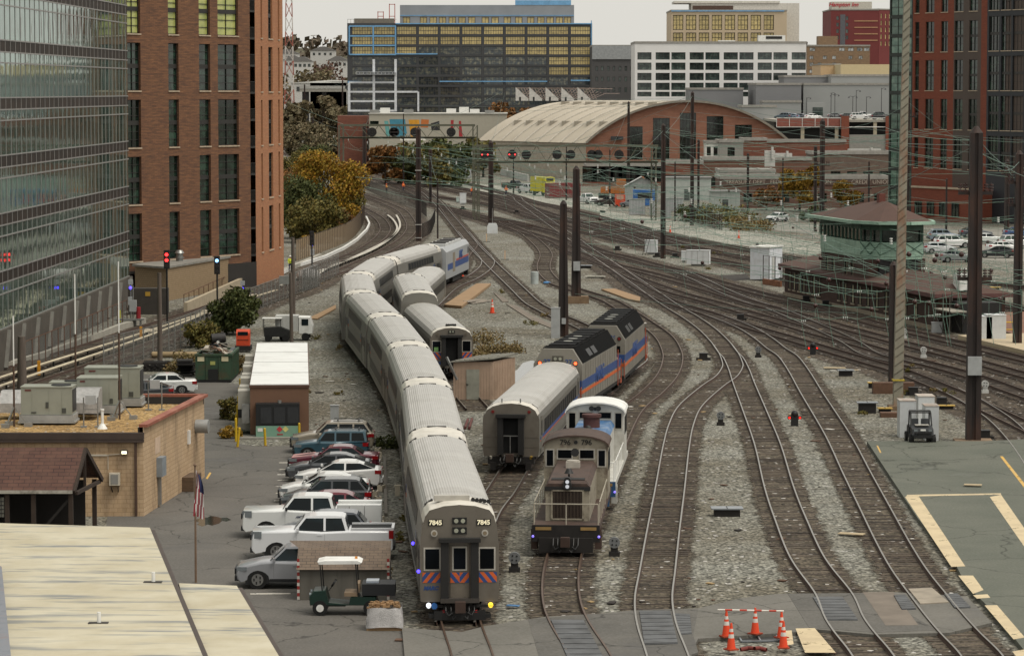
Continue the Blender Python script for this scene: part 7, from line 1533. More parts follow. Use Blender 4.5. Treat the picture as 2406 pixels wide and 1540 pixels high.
def ehut():
 a=G(*z4((1882,1357))[0]);b=G(*z4((2322,1357))[0]);wd=b.x-a.x;Y=a.y;h=3.05;Ln=31;t=thing('white_roof_equipment_hut','long brown equipment hut with bright white sectional roof','hut',(a.x,Y,0),.066);br=M('brown_hut_panel','#6d503e',.8,var=.08,sc=1)
 m=MB();m.bx(0,wd,0,Ln,.12,h);m.build('wall',br,t);m=MB();m.bx(-.05,wd+.05,-.06,Ln,h-.12,h+.02);m.build('roof_trim',M('dark_hut_trim','#54392c',.7),t)
 for k in range(4):m=MB();y0=.05+k*7.75;m.bx(.0,wd,y0,y0+7.6,h+.03,h+.08+.0);m.box((wd/2,y0+7.68,h+.08),(wd,.1,.1));m.build('roof_section',M('white_roof_membrane','#dfe0de',.5,var=.03,dirt='#9b9a94',dsc=.7,damt=.25),t)
 m=MB();m.bx(.35,wd-.55,-1.0,-.02,.75,2.05);o=m.build('generator',M('black_generator','#141618',.5),t);m=MB()
 for k in range(3):m.bx(.62+k*.8,1.28+k*.8,-1.03,-1.005,.9,1.85)
 m.build('louvre',M('dark_louvre','#26282b',.7),o);m=MB();m.cyl((1.75,-.4,2.05),(1.75,-.4,2.2),.12);m.build('exhaust',STEEL,o)
 m=MB();m.bx(.35,wd-.55,-1.05,-.05,.08,.74);o=m.build('green_fuel_tank',M('seafoam_tank','#6d9a86',.5,var=.12,dirt='#8b8f7f',damt=.4),t)
 for x,c,r_ in((1.75,'#b3353a',pi/4),(2.1,'#c9c27a',pi/4)):m=MB();m.box((0,0,0),(.26,.01,.26),0,0,1,pi/4);m.build('hazard_diamond',M('diamond_'+c,c,.6),o,loc=(x,-1.06,.55))
 m=MB();m.bx(1.6,1.95,-1.065,-1.055,.2,.28);m.build('red_label',M('label_red','#8f3a38',.7),o);m=MB();m.bx(.45,.75,-1.065,-1.055,.42,.62);m.build('white_label',WHITE,o)
 m=MB();m.bx(-.6,wd+.3,-1.6,.0,0,.1);m.build('slab',M('hut_slab','#837f77',.9),t)
 for k in range(7):
  y=1.5+k*4.2;m=MB();m.bx(-.75,-.02,y,y+1.8,.3,2.6-(k%2)*.15);o=m.build('side_unit',M('beige_unit','#a39f95',.6,var=.08),t);m=MB();m.bx(-.76,-.0,y-.02,y-.005,1.0,1.5);m.build('unit_grille',BTRIM,o)
 m=MB();m.bx(-.5,-.05,.1,.9,.8,1.9);m.build('breaker_box',STEEL,t)
 yl=M('bollard_yellow','#c3a01e',.5,var=.1)
 def bol(lab,p,h,lean=0):q=thing('bollard',lab,'bollard',(p.x,p.y,0),0,'yellow bollards round the equipment hut');m=MB();m.cyl((0,0,0),(lean,0,h),.075,n=10);m.sph((lean,0,h),.075);m.build('post',yl,q);m=MB();m.box((0,0,.02),(.24,.24,.04));m.build('base',CONCP,q)
 for(x,y,h_,ln,lab)in((346,210,1.0,-.04,'yellow bollard in front of the green tank'),(583,160,.9,0,'yellow bollard at the right end of the green tank'),(140,180,1.35,0,'tallest yellow bollard left of the hut'),(150,218,1.1,.12,'leaning yellow bollard nearest the lane')):bol(lab,lot(x,y),h_,ln)
 for i in range(5):bol('yellow bollard in the line along the left side of the hut',G(*z4((1778+i*7,1330-i*70))[0]),1.1)
ehut()
def dumpster():
 a=G(*z4((1470,950))[0]);b=G(*z4((1720,955))[0]);t=thing('green_dumpster','rusty green roll-off dumpster heaped with scrap','dumpster',(a.x,a.y,0));wd=2.5;h=2.0;Ln=6.0;gm=M('rusty_green_paint','#2f4733',.65,var=.2,sc=1.5,dirt='#5b3a25',dsc=1.1,damt=.7)
 m=MB();m.bx(0,wd,0,.12,.2,h);m.bx(0,.12,.12,Ln,.2,h);m.bx(wd-.12,wd,.12,Ln,.2,h);m.bx(0,wd,Ln-.12,Ln,.2,h);m.bx(.12,wd-.12,.12,Ln-.12,.2,.9);m.build('body',gm,t)
 m=MB()
 for k in range(7):m.bx(wd+.0,wd+.1,.2+k*.9,.32+k*.9,.2,h-.1)
 m.bx(-.06,wd+.06,-.08,.06,h-.12,h+.03);m.bx(wd-.08,wd+.1,0,Ln,h-.12,h+.03);m.bx(.75,.85,-.06,-.0,.2,h-.2);m.bx(1.65,1.75,-.06,0,.2,h-.2);m.build('ribs',gm,t);m=MB();m.bx(.9,1.6,-.03,-.005,.15,.95);m.build('dark_hatch',BLK,t);m=MB();m.bx(.05,wd,-.1,Ln,.0,.2);m.build('skids',RUB,t)
 for x,z in((.15,1.5),(1.85,1.5)):m=MB();m.bx(x,x+.48,-.03,-.01,z,z+.34);m.build('white_sticker',M('sticker_cream','#c9bf9e',.6),t)
 m=MB();m.bx(1.05,1.4,-.03,-.01,1.25,1.5);m.build('logo_sticker',M('sticker_olive','#a3a55e',.6),t)
 random.seed(5)
 mats=[M('scrap_brown','#5c4332',.9),M('scrap_pale','#a59d90',.8),M('scrap_grey','#55585a',.7)]
 j=thing('scrap_heap','heap of broken boards and scrap piled in the green dumpster','scrap',(a.x,a.y,0));
 for i in range(3):
  m=MB()
  for k in range(14):m.box((random.uniform(.3,2.2),random.uniform(.3,5),random.uniform(1.6,2.3)),(random.uniform(.3,1.2),random.uniform(.1,.4),.06),0,random.uniform(0,3),1,random.uniform(-.6,.6))
  m.build('boards',mats[i],j)['kind']='stuff'
 p=G(*z4((1640,700))[0]);t=thing('scrap_tank','dark round scrap drum with a white hubbed wheel behind the dumpster','scrap',(p.x,p.y,.0));t.scale=(.6,)*3;m=MB();m.cyl((-.9,0,1.4),(.9,.5,1.5),.65,n=16);m.build('drum',M('dark_scrap','#2c2a29',.7,var=.3),t);m=MB();m.cyl((.05,-.7,1.0),(.05,-.5,1.0),.42,n=16);w_=m.build('wheel',RUB,t);m=MB();m.cyl((.05,-.715,1.0),(.05,-.701,1.0),.2,n=12);m.build('rim',WHITE,w_);m=MB();m.bx(-1.2,1.2,-.4,.6,0,.75);m.build('cradle',UND,t)
 p=G(*z4((1830,720))[0]);t=thing('orange_machine','orange cab of a small machine behind the dumpster','machine',(p.x,p.y,0));t.scale=(.62,.62,.58);m=MB();m.side([(-.7,.9),(.7,.9),(.7,2.6),(.3,3.05),(-.7,3.05)],-.85,.85);m.build('cab',M('safety_orange','#c2411c',.6),t,rz=-pi/2);m=MB();m.bx(-.65,.65,-.73,-.70,2.3,2.8);m.build('window',CG_,t);m=MB();m.bx(-1,1,-.9,1.6,.25,.88);m.build('chassis',UND,t);m=MB();m.box((0,-.72,1.7),(1.4,.06,.06));m.build('grab_bar',BLK,t)
 p=G(*z4((1180,860))[0]);t=thing('wood_crib','dark stack of old timber cribbing by the wooden pole','timber stack',(p.x,p.y,0));t.scale=(.75,)*3;m=MB();random.seed(9)
 for k in range(4):
  for i in range(4):m.box((random.uniform(-.1,.1)+(0 if k%2 else(i-1.5)*.7),(i-1.5)*.7 if k%2 else 0,.12+k*.22),(2.6 if k%2 else.3,.3 if k%2 else 2.6,.2))
 m.build('timbers',M('creosote_timber','#24201e',.9,var=.3),t)
 p=G(*z4((1430,900))[0]);t=thing('steel_stack','low dark stack of scrap steel left of the dumpster','scrap',(p.x-.3,p.y,0));t.scale=(.7,)*3;m=MB()
 for k in range(6):m.box((random.uniform(-.2,.2),random.uniform(-.3,1.5),.15+k*.28),(1.6,2.2,.2),0,random.uniform(-.1,.1))
 m.build('plates',UND,t);p=G(*z4((1330,765))[0]);t=thing('log','pale fallen log lying behind the timber crib','log',(p.x,p.y,0));m=MB();m.cyl((-1.9,0,.25),(1.8,.3,.25),.24,.2,10);m.build('trunk',M('pale_log','#8d7a5c',.9),t);m=MB();m.cyl((-1.92,0,.25),(-1.9,0,.25),.22,n=10);m.build('cut_end',WOOD,t)
dumpster()
def work_truck():
 p=G(*z4((2225,632))[0]);t=thing('white_work_truck','old white flatbed truck parked behind the white roofed hut','truck',(p.x-.2,p.y,0));t.scale=(.8,)*3;m=MB();m.side([(.6,.7),(2.0,.7),(2.05,1.5),(1.75,2.45),(.6,2.5)],-1.0,1.0,0,.05);m.build('cab',WHITE,t);m=MB();m.bx(.9,1.6,-1.02,-1.0,1.6,2.25);m.build('cab_window',CG_,t);m=MB();m.bx(-1.8,.55,-1.05,1.05,1.0,2.6);m.build('box_body',M('grey_white_box','#b3b3af',.6,var=.1),t)
 for x in(1.3,-1.0):
  for s in(-1,1):m=MB();m.cyl((x,s*.75,.42),(x,s*1.0,.42),.42,n=12);m.build('wheel',RUB,t)
 p=G(*z4((2070,640))[0]);t=thing('white_utility_cart','white topped utility cart with dark cargo beside the white truck','utility cart',(p.x,p.y,0));t.scale=(.8,)*3;m=MB();m.bx(-1.3,.7,-.7,.7,2.35,2.42);m.build('canopy',WHITE,t);m=MB()
 for x in(-1.2,.6):
  for s in(-1,1):m.cyl((x,s*.6,.8),(x,s*.6,2.35),.03,n=6)
 m.build('posts',BLK,t);m=MB();m.side([(-1.1,.5),(1.6,.5),(1.6,1.1),(.6,1.5),(-1.1,1.4)],-.7,.7);m.build('body',M('black_tarp','#1b1c1b',.8),t)
 for x in(-.7,1.1):
  for s in(-1,1):m=MB();m.cyl((x,s*.55,.35),(x,s*.75,.35),.35,n=12);m.build('wheel',RUB,t)
work_truck()
BLKC=M('pale_block','#b3a996',.9,var=.12)
for i,(x,y)in enumerate(((1135,245),(1137,275),(1133,300),(1150,400),(1152,440),(1150,480),(1158,510),(1115,550),(1135,590),(1138,640),(1135,690),(1150,735),(1155,765),(1160,800))):
 p=lot(x,y+15);t=thing('concrete_block','pale hollow concrete block in the crooked row behind the parked cars','concrete block',(p.x,p.y,0),random.uniform(-.3,.3),'blocks behind the parked cars');m=MB();t.scale=(1.35,)*3;m.box((0,0,.13),(.2,.42,.22));m.build('block',BLKC,t);m=MB();m.box((0,-.12,.245),(.1,.12,.012));m.box((0,.08,.245),(.1,.12,.012));m.build('hollow',BLK,t)
def boxcab(name,lab,p,w_,d_,h,mat,z=.0,legs=0,lid=None,rz=0,cat='cabinet',panels=0):
 t=thing(name,lab,cat,(p.x,p.y,0),rz);m=MB();m.bx(-w_/2,w_/2,0,d_,z,z+h);m.build('casing',mat,t);m=MB();m.bx(-w_/2-.03,w_/2+.03,-.03,d_+.03,z+h,z+h+.05);m.build('lid',lid or mat,t)
 if legs or z>.05:m=MB();m.bx(-w_*.3,w_*.3,d_*.2,d_*.8,0,z);m.build('stand',STEEL,t)
 if panels:
  m=MB()
  for k in range(panels+1):x=-w_/2+.01+(w_-.02)*k/panels;m.bx(x-.015,x+.015,-.02,-.002,z+.05,z+h-.05)
  m.build('door_seams',STEEL,t)
 return t
GBX=M('light_grey_box','#9a9c9c',.5);WBX=M('white_cabinet','#c9cccd',.5,var=.05,dirt='#8d8a82',damt=.35);
boxcab('metal_box','grey metal electrical box standing among the parked cars',lot(665,600),.72,.6,.95,M('galvanised_box','#a3a5a4',.4,.3),0);boxcab('meter_cabinet','tall pale meter cabinet on posts behind the tan SUV',lot(830,150),.5,.3,1.3,GBX,.6)
boxcab('concrete_marker','single pale concrete block standing beside the train side',lot(1270,558),.25,.3,.5,BLKC,cat='concrete block')
t=thing('wood_beam','long weathered timber kerb on the ground beside the train','timber',lot(1190,700));m=MB();m.beam(Vector((0,0,.08)),lot(1180,300)-lot(1190,700)+Vector((0,0,.08)),.16,.16);m.build('beam',GREYW,t);m=MB();m.beam(lot(1215,840)-lot(1190,700)+Vector((0,0,.06)),lot(1165,760)-lot(1190,700)+Vector((0,0,.3)),.05,.05);m.build('loose_strip',GREYW,t)
def tshed():
 a=G(*r3((362,208))[0]);b=G(*r3((566,216))[0]);wd=b.x-a.x;Y=a.y;h=2.55;t=thing('tan_metal_shed','small tan ribbed shed with grey door in front of the middle train','shed',(a.x,Y,0));dp=3.8;sx=1.5
 tan=M('tan_ribbed_metal','#ac9480',.6,var=.08,sc=1,dirt='#6b5a4a',damt=.4);q=[Vector((0,0)),Vector((wd,.1)),Vector((wd+sx,dp)),Vector((sx,dp))]
 m=MB();m.prism(q,0,h);m.build('wall',tan,t);m=MB()
 for i in range(4):
  for k in range(1,14):p0=q[i].lerp(q[(i+1)%4],k/14);m.bx(p0.x-.025,p0.x+.025,p0.y-.025,p0.y+.025,.02,h-.03)
 m.build('ribs',tan,t);m=MB();c=sum(q,Vector((0,0)))/4;P=[c+(p-c)*1.1 for p in q];m.add([(p.x,p.y,h+(.05 if i in(0,3)else.28))for i,p in enumerate(P)]+[(p.x,p.y,h-.02+(.0 if i in(0,3)else.2))for i,p in enumerate(P)],[(0,1,2,3),(4,5,1,0),(5,6,2,1),(6,7,3,2),(7,4,0,3)]);m.build('roof',M('grey_ribbed_roof','#8b897f',.5,.3,var=.15,sc=1,dirt='#5b4c3d'),t)
 for k in range(1,9):m=MB();u0=P[0].lerp(P[1],k/9);u1=P[3].lerp(P[2],k/9);z=h+.05+.23*k/9;m.beam((u0.x,u0.y,z+.03),(u1.x,u1.y,z+.03),.06,.05);m.build('roof_seam',MC['grey_ribbed_roof'],t)
 m=MB();m.bx(wd*.33,wd*.66,-.03,-.005,.05,2.05);d=m.build('door',M('grey_green_door','#8c8c80',.6),t);m=MB();m.box((wd*.35,-.05,1.05),(.16,.04,.05));m.build('handle',BLK,d);m=MB();m.beam((-.45,-.2,2.9),(.25,-.5,1.4),.18,.12);m.build('loose_gutter',STEEL,t)
 boxcab('blue_bin','small pale blue cabinet beside the tan shed',G(*r3((640,130))[0]),.45,.4,1.1,M('pale_blue_paint','#7d93a5',.6))
 p=G(*r3((440,360))[0]);t=thing('pipe_bundle','rusty red steel pipes lying beside the long train','pipes',(p.x,p.y,0));m=MB()
 for a_,b_ in(((-1.0,-.6),(-1.4,5.5)),((-.2,-.2),(-.1,4.6)),((.05,-.3),(.15,5)),((-1.3,1.5),(-.9,5.0))):m.cyl((a_[0],a_[1],.12),(b_[0],b_[1],.12),.09,n=8)
 m.build('pipes',M('rusty_red_pipe','#5d3430',.8),t)
tshed()
def plank(lab,pts,th=.1,name='plywood_board',mat=WOOD):
 P=[G(*p)for p in pts];c=sum(P,Vector())/len(P);m=MB();m.prism([(p.x-c.x,p.y-c.y)for p in P],.02,.02+th);tag(m.build(name,mat,loc=c),lab,'board')
plank('large tan plywood walkway between the middle train and the yard track',R5((1148,1030),(1375,880),(1475,880),(1270,1040)),.25);plank('tan plywood sheet by the black pole footing',q3((965,1265),(1130,1262),(1430,1362),(1425,1412),(1290,1385)),.15);plank('narrow tan board beside the outer side of the long train',R5((195,1115),(390,1020),(390,1045),(260,1118)),.1)
plank('brown path slab leading toward the bare pole',z2((200,1135),(310,1190),(345,1220),(285,1225)),.06,mat=M('brown_concrete','#6f665c'));plank('long brown path slab beside the yard track',z2((320,1245),(420,1260),(560,1350),(760,1440),(740,1470),(560,1400)),.06,mat=M('brown_concrete','#6f665c'))
random.seed(12)
p=G(*R5((1370,1000))[0]);t=thing('lumber_pile','pile of pale lumber beside the plywood walkway','lumber',p);m=MB()
for k in range(14):m.box((random.uniform(-.8,.8),random.uniform(-1,1),.08+random.uniform(0,.25)),(.12,3.2,.07),0,-.5+random.uniform(-.12,.12))
m.build('boards',M('pale_lumber','#9a9186',.9,var=.2),t)
def ktower():
 A=G(*z3((690,280))[0]);B=G(*z3((1790,535))[0]);d=(B-A).normalized();n=Vector((d.y,-d.x,0));L=(B-A).length;rz=atan2(d.y,d.x)
 bk=brick('dark_tower_brick','#4a342b','#402d26','#33261f',1,.6,.2,.012,.9,'#2d211c',.5,(.5,2,1),.5);shn=M('brown_shingle_roof','#4f3a32',.9,var=.15,sc=.6,dirt='#3a2b26',damt=.5)
 pale=M('blanked_window_panel','#8f8a74',.85,var=.1,rnd=.35);sill=M('pale_stone_sill','#958a78',.9);fas=M('maroon_fascia','#5a3a37',.6)
 t=thing('signal_tower','old brown brick signal tower with long annex and green copper bay','signal tower',A,rz)
 h=3.15;dp=6.0;ws=[(1.0+i*1.62,1.62+i*1.62)for i in range(6)];ws=[(1.6,2.1),(3.1,3.75),(4.75,5.4),(6.4,7.0),(8.1,8.6),(9.7,10.3),(11.6,12.2),(18.1,18.6),(20.0,20.7),(22.3,23.0),(24.6,25.2),(27,27.6),(29.6,30.2),(32.3,33),(35,35.7),(37.7,38.4),(40.6,41.3)];ws=[(a*L/47,b*L/47+.25)for a,b in ws]
 rects=[(a,b,.75,2.5)for a,b in ws]
 m=MB();wall_open(m,(0,0),(L,0),.0,h,rects,.045);wall_open(m,(L,0),(L,dp),0,h,[]);wall_open(m,(L,dp),(0,dp),0,h,[]);wall_open(m,(0,dp),(0,0),0,h,[]);m.build('annex_wall',bk,t,uv=True,fix=False)
 put_windows(t,(0,0),(L,0),rects,FRM,pale,1,2,.045,'window',None,sill)
 m=MB();m.bx(-.1,L+.1,-.12,-.005,0,.35);m.build('stone_plinth',M('pale_plinth','#8d8271',.9,var=.2),t)
 e=.5;m=MB();P=[(-e,-e,h),(L+e,-e,h),(L+e,dp+e,h),(-e,dp+e,h),(2.6,dp/2,h+1.15),(L-2.6,dp/2,h+1.15)];m.add(P,[(0,1,5,4),(1,2,5),(2,3,4,5),(3,0,4),(3,2,1,0)]);m.build('annex_roof',shn,t)
 m=MB();m.bx(-e,L+e,-e-.06,-e,h-.3,h+.04);m.bx(L+e,L+e+.06,-e,dp+e,h-.3,h+.04);m.build('fascia',fas,t)
 x0,x1=12.6*L/47,27.5*L/47;z2_=5.1;y0=.6;m=MB();rs=[((a)-0,(a)+.75,2.9,4.5)for a in(1.6,3.6,7.9,9.9)];rs=[r for r in rs if r[1]<x1-x0]
 a_,b_=(x0,y0-.62),(x1,y0-.62);wall_open(m,a_,b_,h-.2,z2_,[(r[0],r[1],3.25,4.75)for r in rs],.15);wall_open(m,b_,(x1,5.4),h-.2,z2_,[]);wall_open(m,(x1,5.4),(x0,5.4),h-.2,z2_,[]);wall_open(m,(x0,5.4),a_,h-.2,z2_,[]);m.build('tower_wall',bk,t,uv=True,fix=False);put_windows(t,a_,b_,[(r[0],r[1],3.25,4.75)for r in rs],FRM,pale,1,2,.15,'window',None,sill)
 cop=M('green_copper','#93b09e',.6,.1,var=.12,sc=1,dirt='#4d6f60',damt=.5);cop2=M('dark_copper','#3f5a4d',.7,var=.2,sc=1)
 def oct_(r_,x=0.0):return None
 xa,xb=x0+.2,x1-2.2;fp=[(xa,-.1),(xb,-.1),(xb+2.6,1.0),(xb+3.6,3.0),(xb+2.6,5.0),(xb,5.6),(xa,5.6)]
 zb,zs,zt=5.1,6.7,8.4
 m=MB();fl=[(x,y)for x,y in fp];m.prism(fl,zb,zb+.25);m.build('floor_band',cop,t)
 m=MB()
 for i in range(len(fp)):p,q=Vector(fp[i]),Vector(fp[(i+1)%len(fp)]);m.beam((p.x,p.y,(zb+zs)/2+.1),(q.x,q.y,(zb+zs)/2+.1),.12,zs-zb-.3)
 m.build('copper_apron',cop,t)
 for i in range(1,5):
  p,q=Vector(fp[i]),Vector(fp[i+1]);m=MB();dd=(q-p).normalized();nn=Vector((dd.y,-dd.x))*.09;k=max(1,int((q-p).length/1.3))
  for j in range(k):
   u,v=p.lerp(q,j/k)+nn,p.lerp(q,(j+1)/k)+nn;m.beam((u.x,u.y,zb+.4),(v.x,v.y,zs-.1),.07,.05);m.beam((u.x,u.y,zs-.1),(v.x,v.y,zb+.4),.07,.05)
  m.build('apron_cross',cop2,t)
 m=MB();m.prism([(x*.985+.25,y*.94+.2)for x,y in fp],zs+.05,zt);m.build('glazed_band',glass('tower_glass','#18221f',.1,.2,0,'#3d4c46',.5),t)
 m=MB()
 for i in range(len(fp)):
  p,q=Vector(fp[i]),Vector(fp[(i+1)%len(fp)]);k=max(1,int((q-p).length/1.15))
  for j in range(k):u=p.lerp(q,j/k);m.bx(u.x-.07,u.x+.07,u.y-.07,u.y+.07,zs-.05,zt)
  m.beam((p.x,p.y,zt-.35),(q.x,q.y,zt-.35),.1,.6)
 m.build('window_posts',cop2,t)
 c=Vector((sum(p[0]for p in fp)/7-.3,2.75));ev=[Vector((c.x+(x-c.x)*1.2,c.y+(y-c.y)*1.32))for x,y in fp];n_=len(ev);R0,R1_=(c.x-1.6,c.y),(c.x+1.8,c.y)
 m=MB();zr=zt+1.85;V_=[(p.x,p.y,zt+.12)for p in ev]+[(R0[0],R0[1],zr),(R1_[0],R1_[1],zr)];m.add(V_,[(0,1,n_+1,n_),(1,2,n_+1),(2,3,n_+1),(3,4,n_+1),(4,5,n_+1),(5,6,n_,n_+1),(6,0,n_),tuple(range(n_-1,-1,-1))]);m.build('hip_roof',shn,t)
 m=MB()
 for i in range(n_):p,q=ev[i],ev[(i+1)%n_];m.beam((p.x,p.y,zt+.06),(q.x,q.y,zt+.06),.3,.28)
 m.build('copper_eave',cop,t);m=MB();m.bx(R0[0]+1.0,R0[0]+1.8,c.y-.3,c.y+.3,zr-.2,zr+.7);m.build('chimney',M('brick_chimney','#64382f',.9),t)
 m=MB();m.bx(xb+.3,xb+2.6,.9,4.6,h+.3,zb);m.build('bay_support',BLK,t)
 m=MB();m.bx(L-1.5,L+.2,dp*.3,dp*.3+1.2,h+.3,h+1.7);m.build('rooftop_cooler',WHITE,t)
 m=MB();m.bx(L+.3,L+3.4,1.0,4.5,0,2.6);m.build('end_shed',BLK,t)
 fr_=thing('pipe_scaffold','grey pipe scaffold with plank deck at the right end of the brown annex','scaffold',B+d*.6);m=MB();g_=lambda u,v,z:d*u+(-n)*v+Vector((0,0,z))
 for u in(0,2.4,4.2):
  for v in(-.6,1.0):m.cyl(g_(u,v,0),g_(u,v,3.4),.05,n=5)
 for v in(-.6,1.0):m.cyl(g_(0,v,.2),g_(2.4,v,1.8),.04,n=5);m.cyl(g_(0,v,1.8),g_(2.4,v,.2),.04,n=5);m.cyl(g_(2.4,v,.2),g_(4.2,v,1.8),.04,n=5)
 m.build('frame',M('scaffold_grey','#57554f',.6,.3),fr_);m=MB();m.beam(g_(-.3,.2,1.95),g_(4.4,.2,1.95),1.5,.1);m.build('plank_deck',M('pale_deck','#8c887d',.8),fr_);boxcab('equipment_box','small pale box on the ground by the pipe scaffold',B+d*2.2+n*.8,.9,.6,.85,GBX,cat='box')
ktower()
ch=G(*q2((750,262))[0]);t=thing('instrument_house','large white instrument house behind a fence pen beside the brick annex','hut',ch,-.42)
m=MB();m.bx(0,2.2,0,4.2,.15,3.55);m.build('wall',M('white_house_panel','#cdd1d6',.5,var=.04,dirt='#9a948a',damt=.4,dsc=1.2),t);m=MB();m.bx(-.1,2.3,-.1,4.3,3.55,3.7);m.build('roof',M('white_house_roof','#d5d4cf',.5,dirt='#a39a86',damt=.5),t);m=MB();m.bx(2.2,2.25,.8,1.8,.3,2.6);m.build('door',M('grey_door','#a9aaa6',.6),t)
t=thing('fence_pen','dark pipe fence pen with gate beside the white instrument house','fence',G(*q2((890,300))[0]));o=G(*q2((890,300))[0]);m=MB();P=[G(*q2((890,300))[0])-o,G(*q2((1080,330))[0])-o,G(*q2((1080,330))[0])-o+Vector((1,4,0))]
for a,b in zip(P,P[1:]):
 k=3
 for j in range(k+1):u=a.lerp(b,j/k);m.cyl(u,u+Vector((0,0,3.1)),.05,n=5)
 for z in(.3,1.6,3.05):m.beam(a+Vector((0,0,z)),b+Vector((0,0,z)),.04,.04)
m.build('frame',M('dark_pipe','#3a3532',.6,.3),t);m=MB();m.beam(P[0]+Vector((0,-.15,.25)),P[1]+Vector((0,-.15,.25)),.2,.7);m.build('rusty_kerb',M('rusty_kerb','#7a5138',.9,var=.3),t)
def rcab(lab,x0,x1,yb,yt,reg,n=3,depth=1.1,rz=-.3,mat=WBX):
 a,b=G(*reg((x0,yb))[0]),G(*reg((x1,yb))[0]);Y=a.y;yd=reg((0,yt))[0][1];h=Zr(yd,Y);w_=(b-a).length
 return boxcab('lineside_cabinet',lab,(a+b)/2,w_,depth,h-.25,mat,.25,1,None,rz,panels=n)
c=rcab('wide white lineside cabinet with three louvred doors',2010,2225,885,735,z2,4,1.0,-.28);rcab('small white cabinet attached left of the three door cabinet',1963,2008,850,742,z2,1,.6,-.28);rcab('white lineside cabinet with a ladder leaning on it by the dark pole',1620,1728,775,640,z2,2,1.0,-.3)
p=G(*z2((1600,780))[0]);t=thing('ladder','dark ladder leaning on the white lineside cabinet','ladder',p);m=MB()
for s in(0,.4):m.beam((s,-.1,0),(s+.7,.35,2.7),.06,.06)
for k in range(8):u=k/8+.06;m.beam((.7*u,-.1+.45*u,2.7*u),(.4+.7*u,-.1+.45*u,2.7*u),.03,.03)
m.build('frame',BLK,t)
rcab('white cabinet with a tin annex by the left signal bridge post',1762,1825,722,612,z1,1,.8,0);rcab('short pale tank box beside the tall white cabinet',1730,1760,705,648,z1,1,.5,0,M('pale_mint_box','#a9b7b2',.5));rcab('pale cabinet at the end of the white yard barrier',1805,1872,475,385,z1,2,1,0,GBX)
p=G(*z1((2070,990))[0]);t=thing('domed_case','white domed signal case with a mast at the foot of the rusty pole','cabinet',p);m=MB();m.side([(-.75,.0),(.75,.0),(.75,1.0),(.55,1.45),(-.55,1.45),(-.75,1.0)],-.5,.5);m.build('case',WBX,t);m=MB();m.cyl((0,.3,1.4),(0,.3,3.6),.05,n=6);m.build('mast',STEEL,t)
boxcab('lineside_cabinet','tall grey cabinet touching the bare pole by the striped locomotives',G(*z2((785,1560))[0]),.75,.5,2.5,GBX)
def hatch(lab,p,w_,d_,h,topm,sidem=UND,rz=0):
 t=thing('hatch_box',lab,'hatch',p,rz);m=MB();m.bx(-w_*.4,w_*.4,0,d_,0,h);m.build('box',sidem,t);m=MB();m.bx(-w_/2,w_/2,-.1,d_+.1,h,h+.06);m.build('lid',topm,t);m=MB();m.bx(-.02,.02,-.09,d_+.09,h+.061,h+.075);m.build('seam',BLK,t)
GRL=M('galvanised_lid','#8b9095',.4,.5,var=.15)
hatch('grey lidded drain box between the tracks in the foreground',G(*r4((580,815))[0]),1.55,.75,.35,GRL);hatch('grey lidded box beside the rusty mast',G(*z3((1285,1125))[0]),1.35,.6,.65,GRL);hatch('grey lidded box among broken boards beyond the mast',G(*z3((1130,860))[0]),1.2,.5,.4,GRL);YLID=M('yellow_lid','#b29345',.6,var=.15)
hatch('small yellow lidded box left of the brown footing',G(*z3((1325,945))[0]),.75,.4,.35,YLID);hatch('yellow lidded box at the foot of the rusty mast',G(*z3((1410,1120))[0]),.95,.4,.25,YLID);hatch('flat yellow plank box right of the tall white cabinets',G(*z3((1850,1095))[0]),1.1,.35,.2,YLID)
hatch('pale lidded box beside the black footing pole',G(*z2((1065,905))[0]),1.6,.8,.3,GRL);hatch('pale flat lid with yellow tag near the plywood sheet',G(*z2((1160,995))[0]),2.2,.9,.12,M('pale_lid','#9a988c',.7));hatch('yellow topped cover on the far right platform edge',G(*z3((2160,262))[0]),2.3,.8,.5,YLID)
for lab,x,y,w_ in(('brown timber crib block behind the rusty mast',1420,985,1.8),('brown timber crib block right of the rusty mast',1562,985,1.1),('low timber footing at the foot of the rusty mast',1465,1155,1.5)):
 t=thing('timber_block',lab,'timber',G(*z3((x,y))[0]));m=MB();m.bx(-w_/2,w_/2,0,.8,0,.75 if y<1000 else.3);m.build('block',M('brown_timber','#5d4434',.9,var=.25,sc=2),t)
for i,(reg,x,y,lab)in enumerate(((z3,1612,995,'black switch motor right of the timber block'),(z3,1815,1070,'black switch motor behind the yellow plank box'),(z3,2120,1310,'small black box at the foot of the massive pole'),(z3,375,460,'black switch motor by the curved diverging track'),(z3,110,745,'dark switch motor left of the near turnout'),(z2,1905,805,'small dark box behind the three door cabinet'),(z2,1365,735,'black motor beside the dark pole in the weeds'),(q4,1480,770,'dark round box below the white cabinet'),(q4,2200,820,'dark box beyond the rusty pole'),(z2,1740,800,'black bucket beside the ladder cabinet'),(z3,985,360,'dark bin at the foot of the brown annex wall'),(z3,845,325,'dark bundle at the foot of the brown annex wall'))):
 t=thing('track_box',lab,'box',G(*reg((x,y))[0]));m=MB();m.bx(-.3,.3,-.2,.4,0,.5);m.bx(-.55,.55,-.1,.1,0,.2);m.build('case',UND,t);m=MB();m.bx(-.32,.32,-.22,.42,.5,.55);m.build('lid',BLK,t)
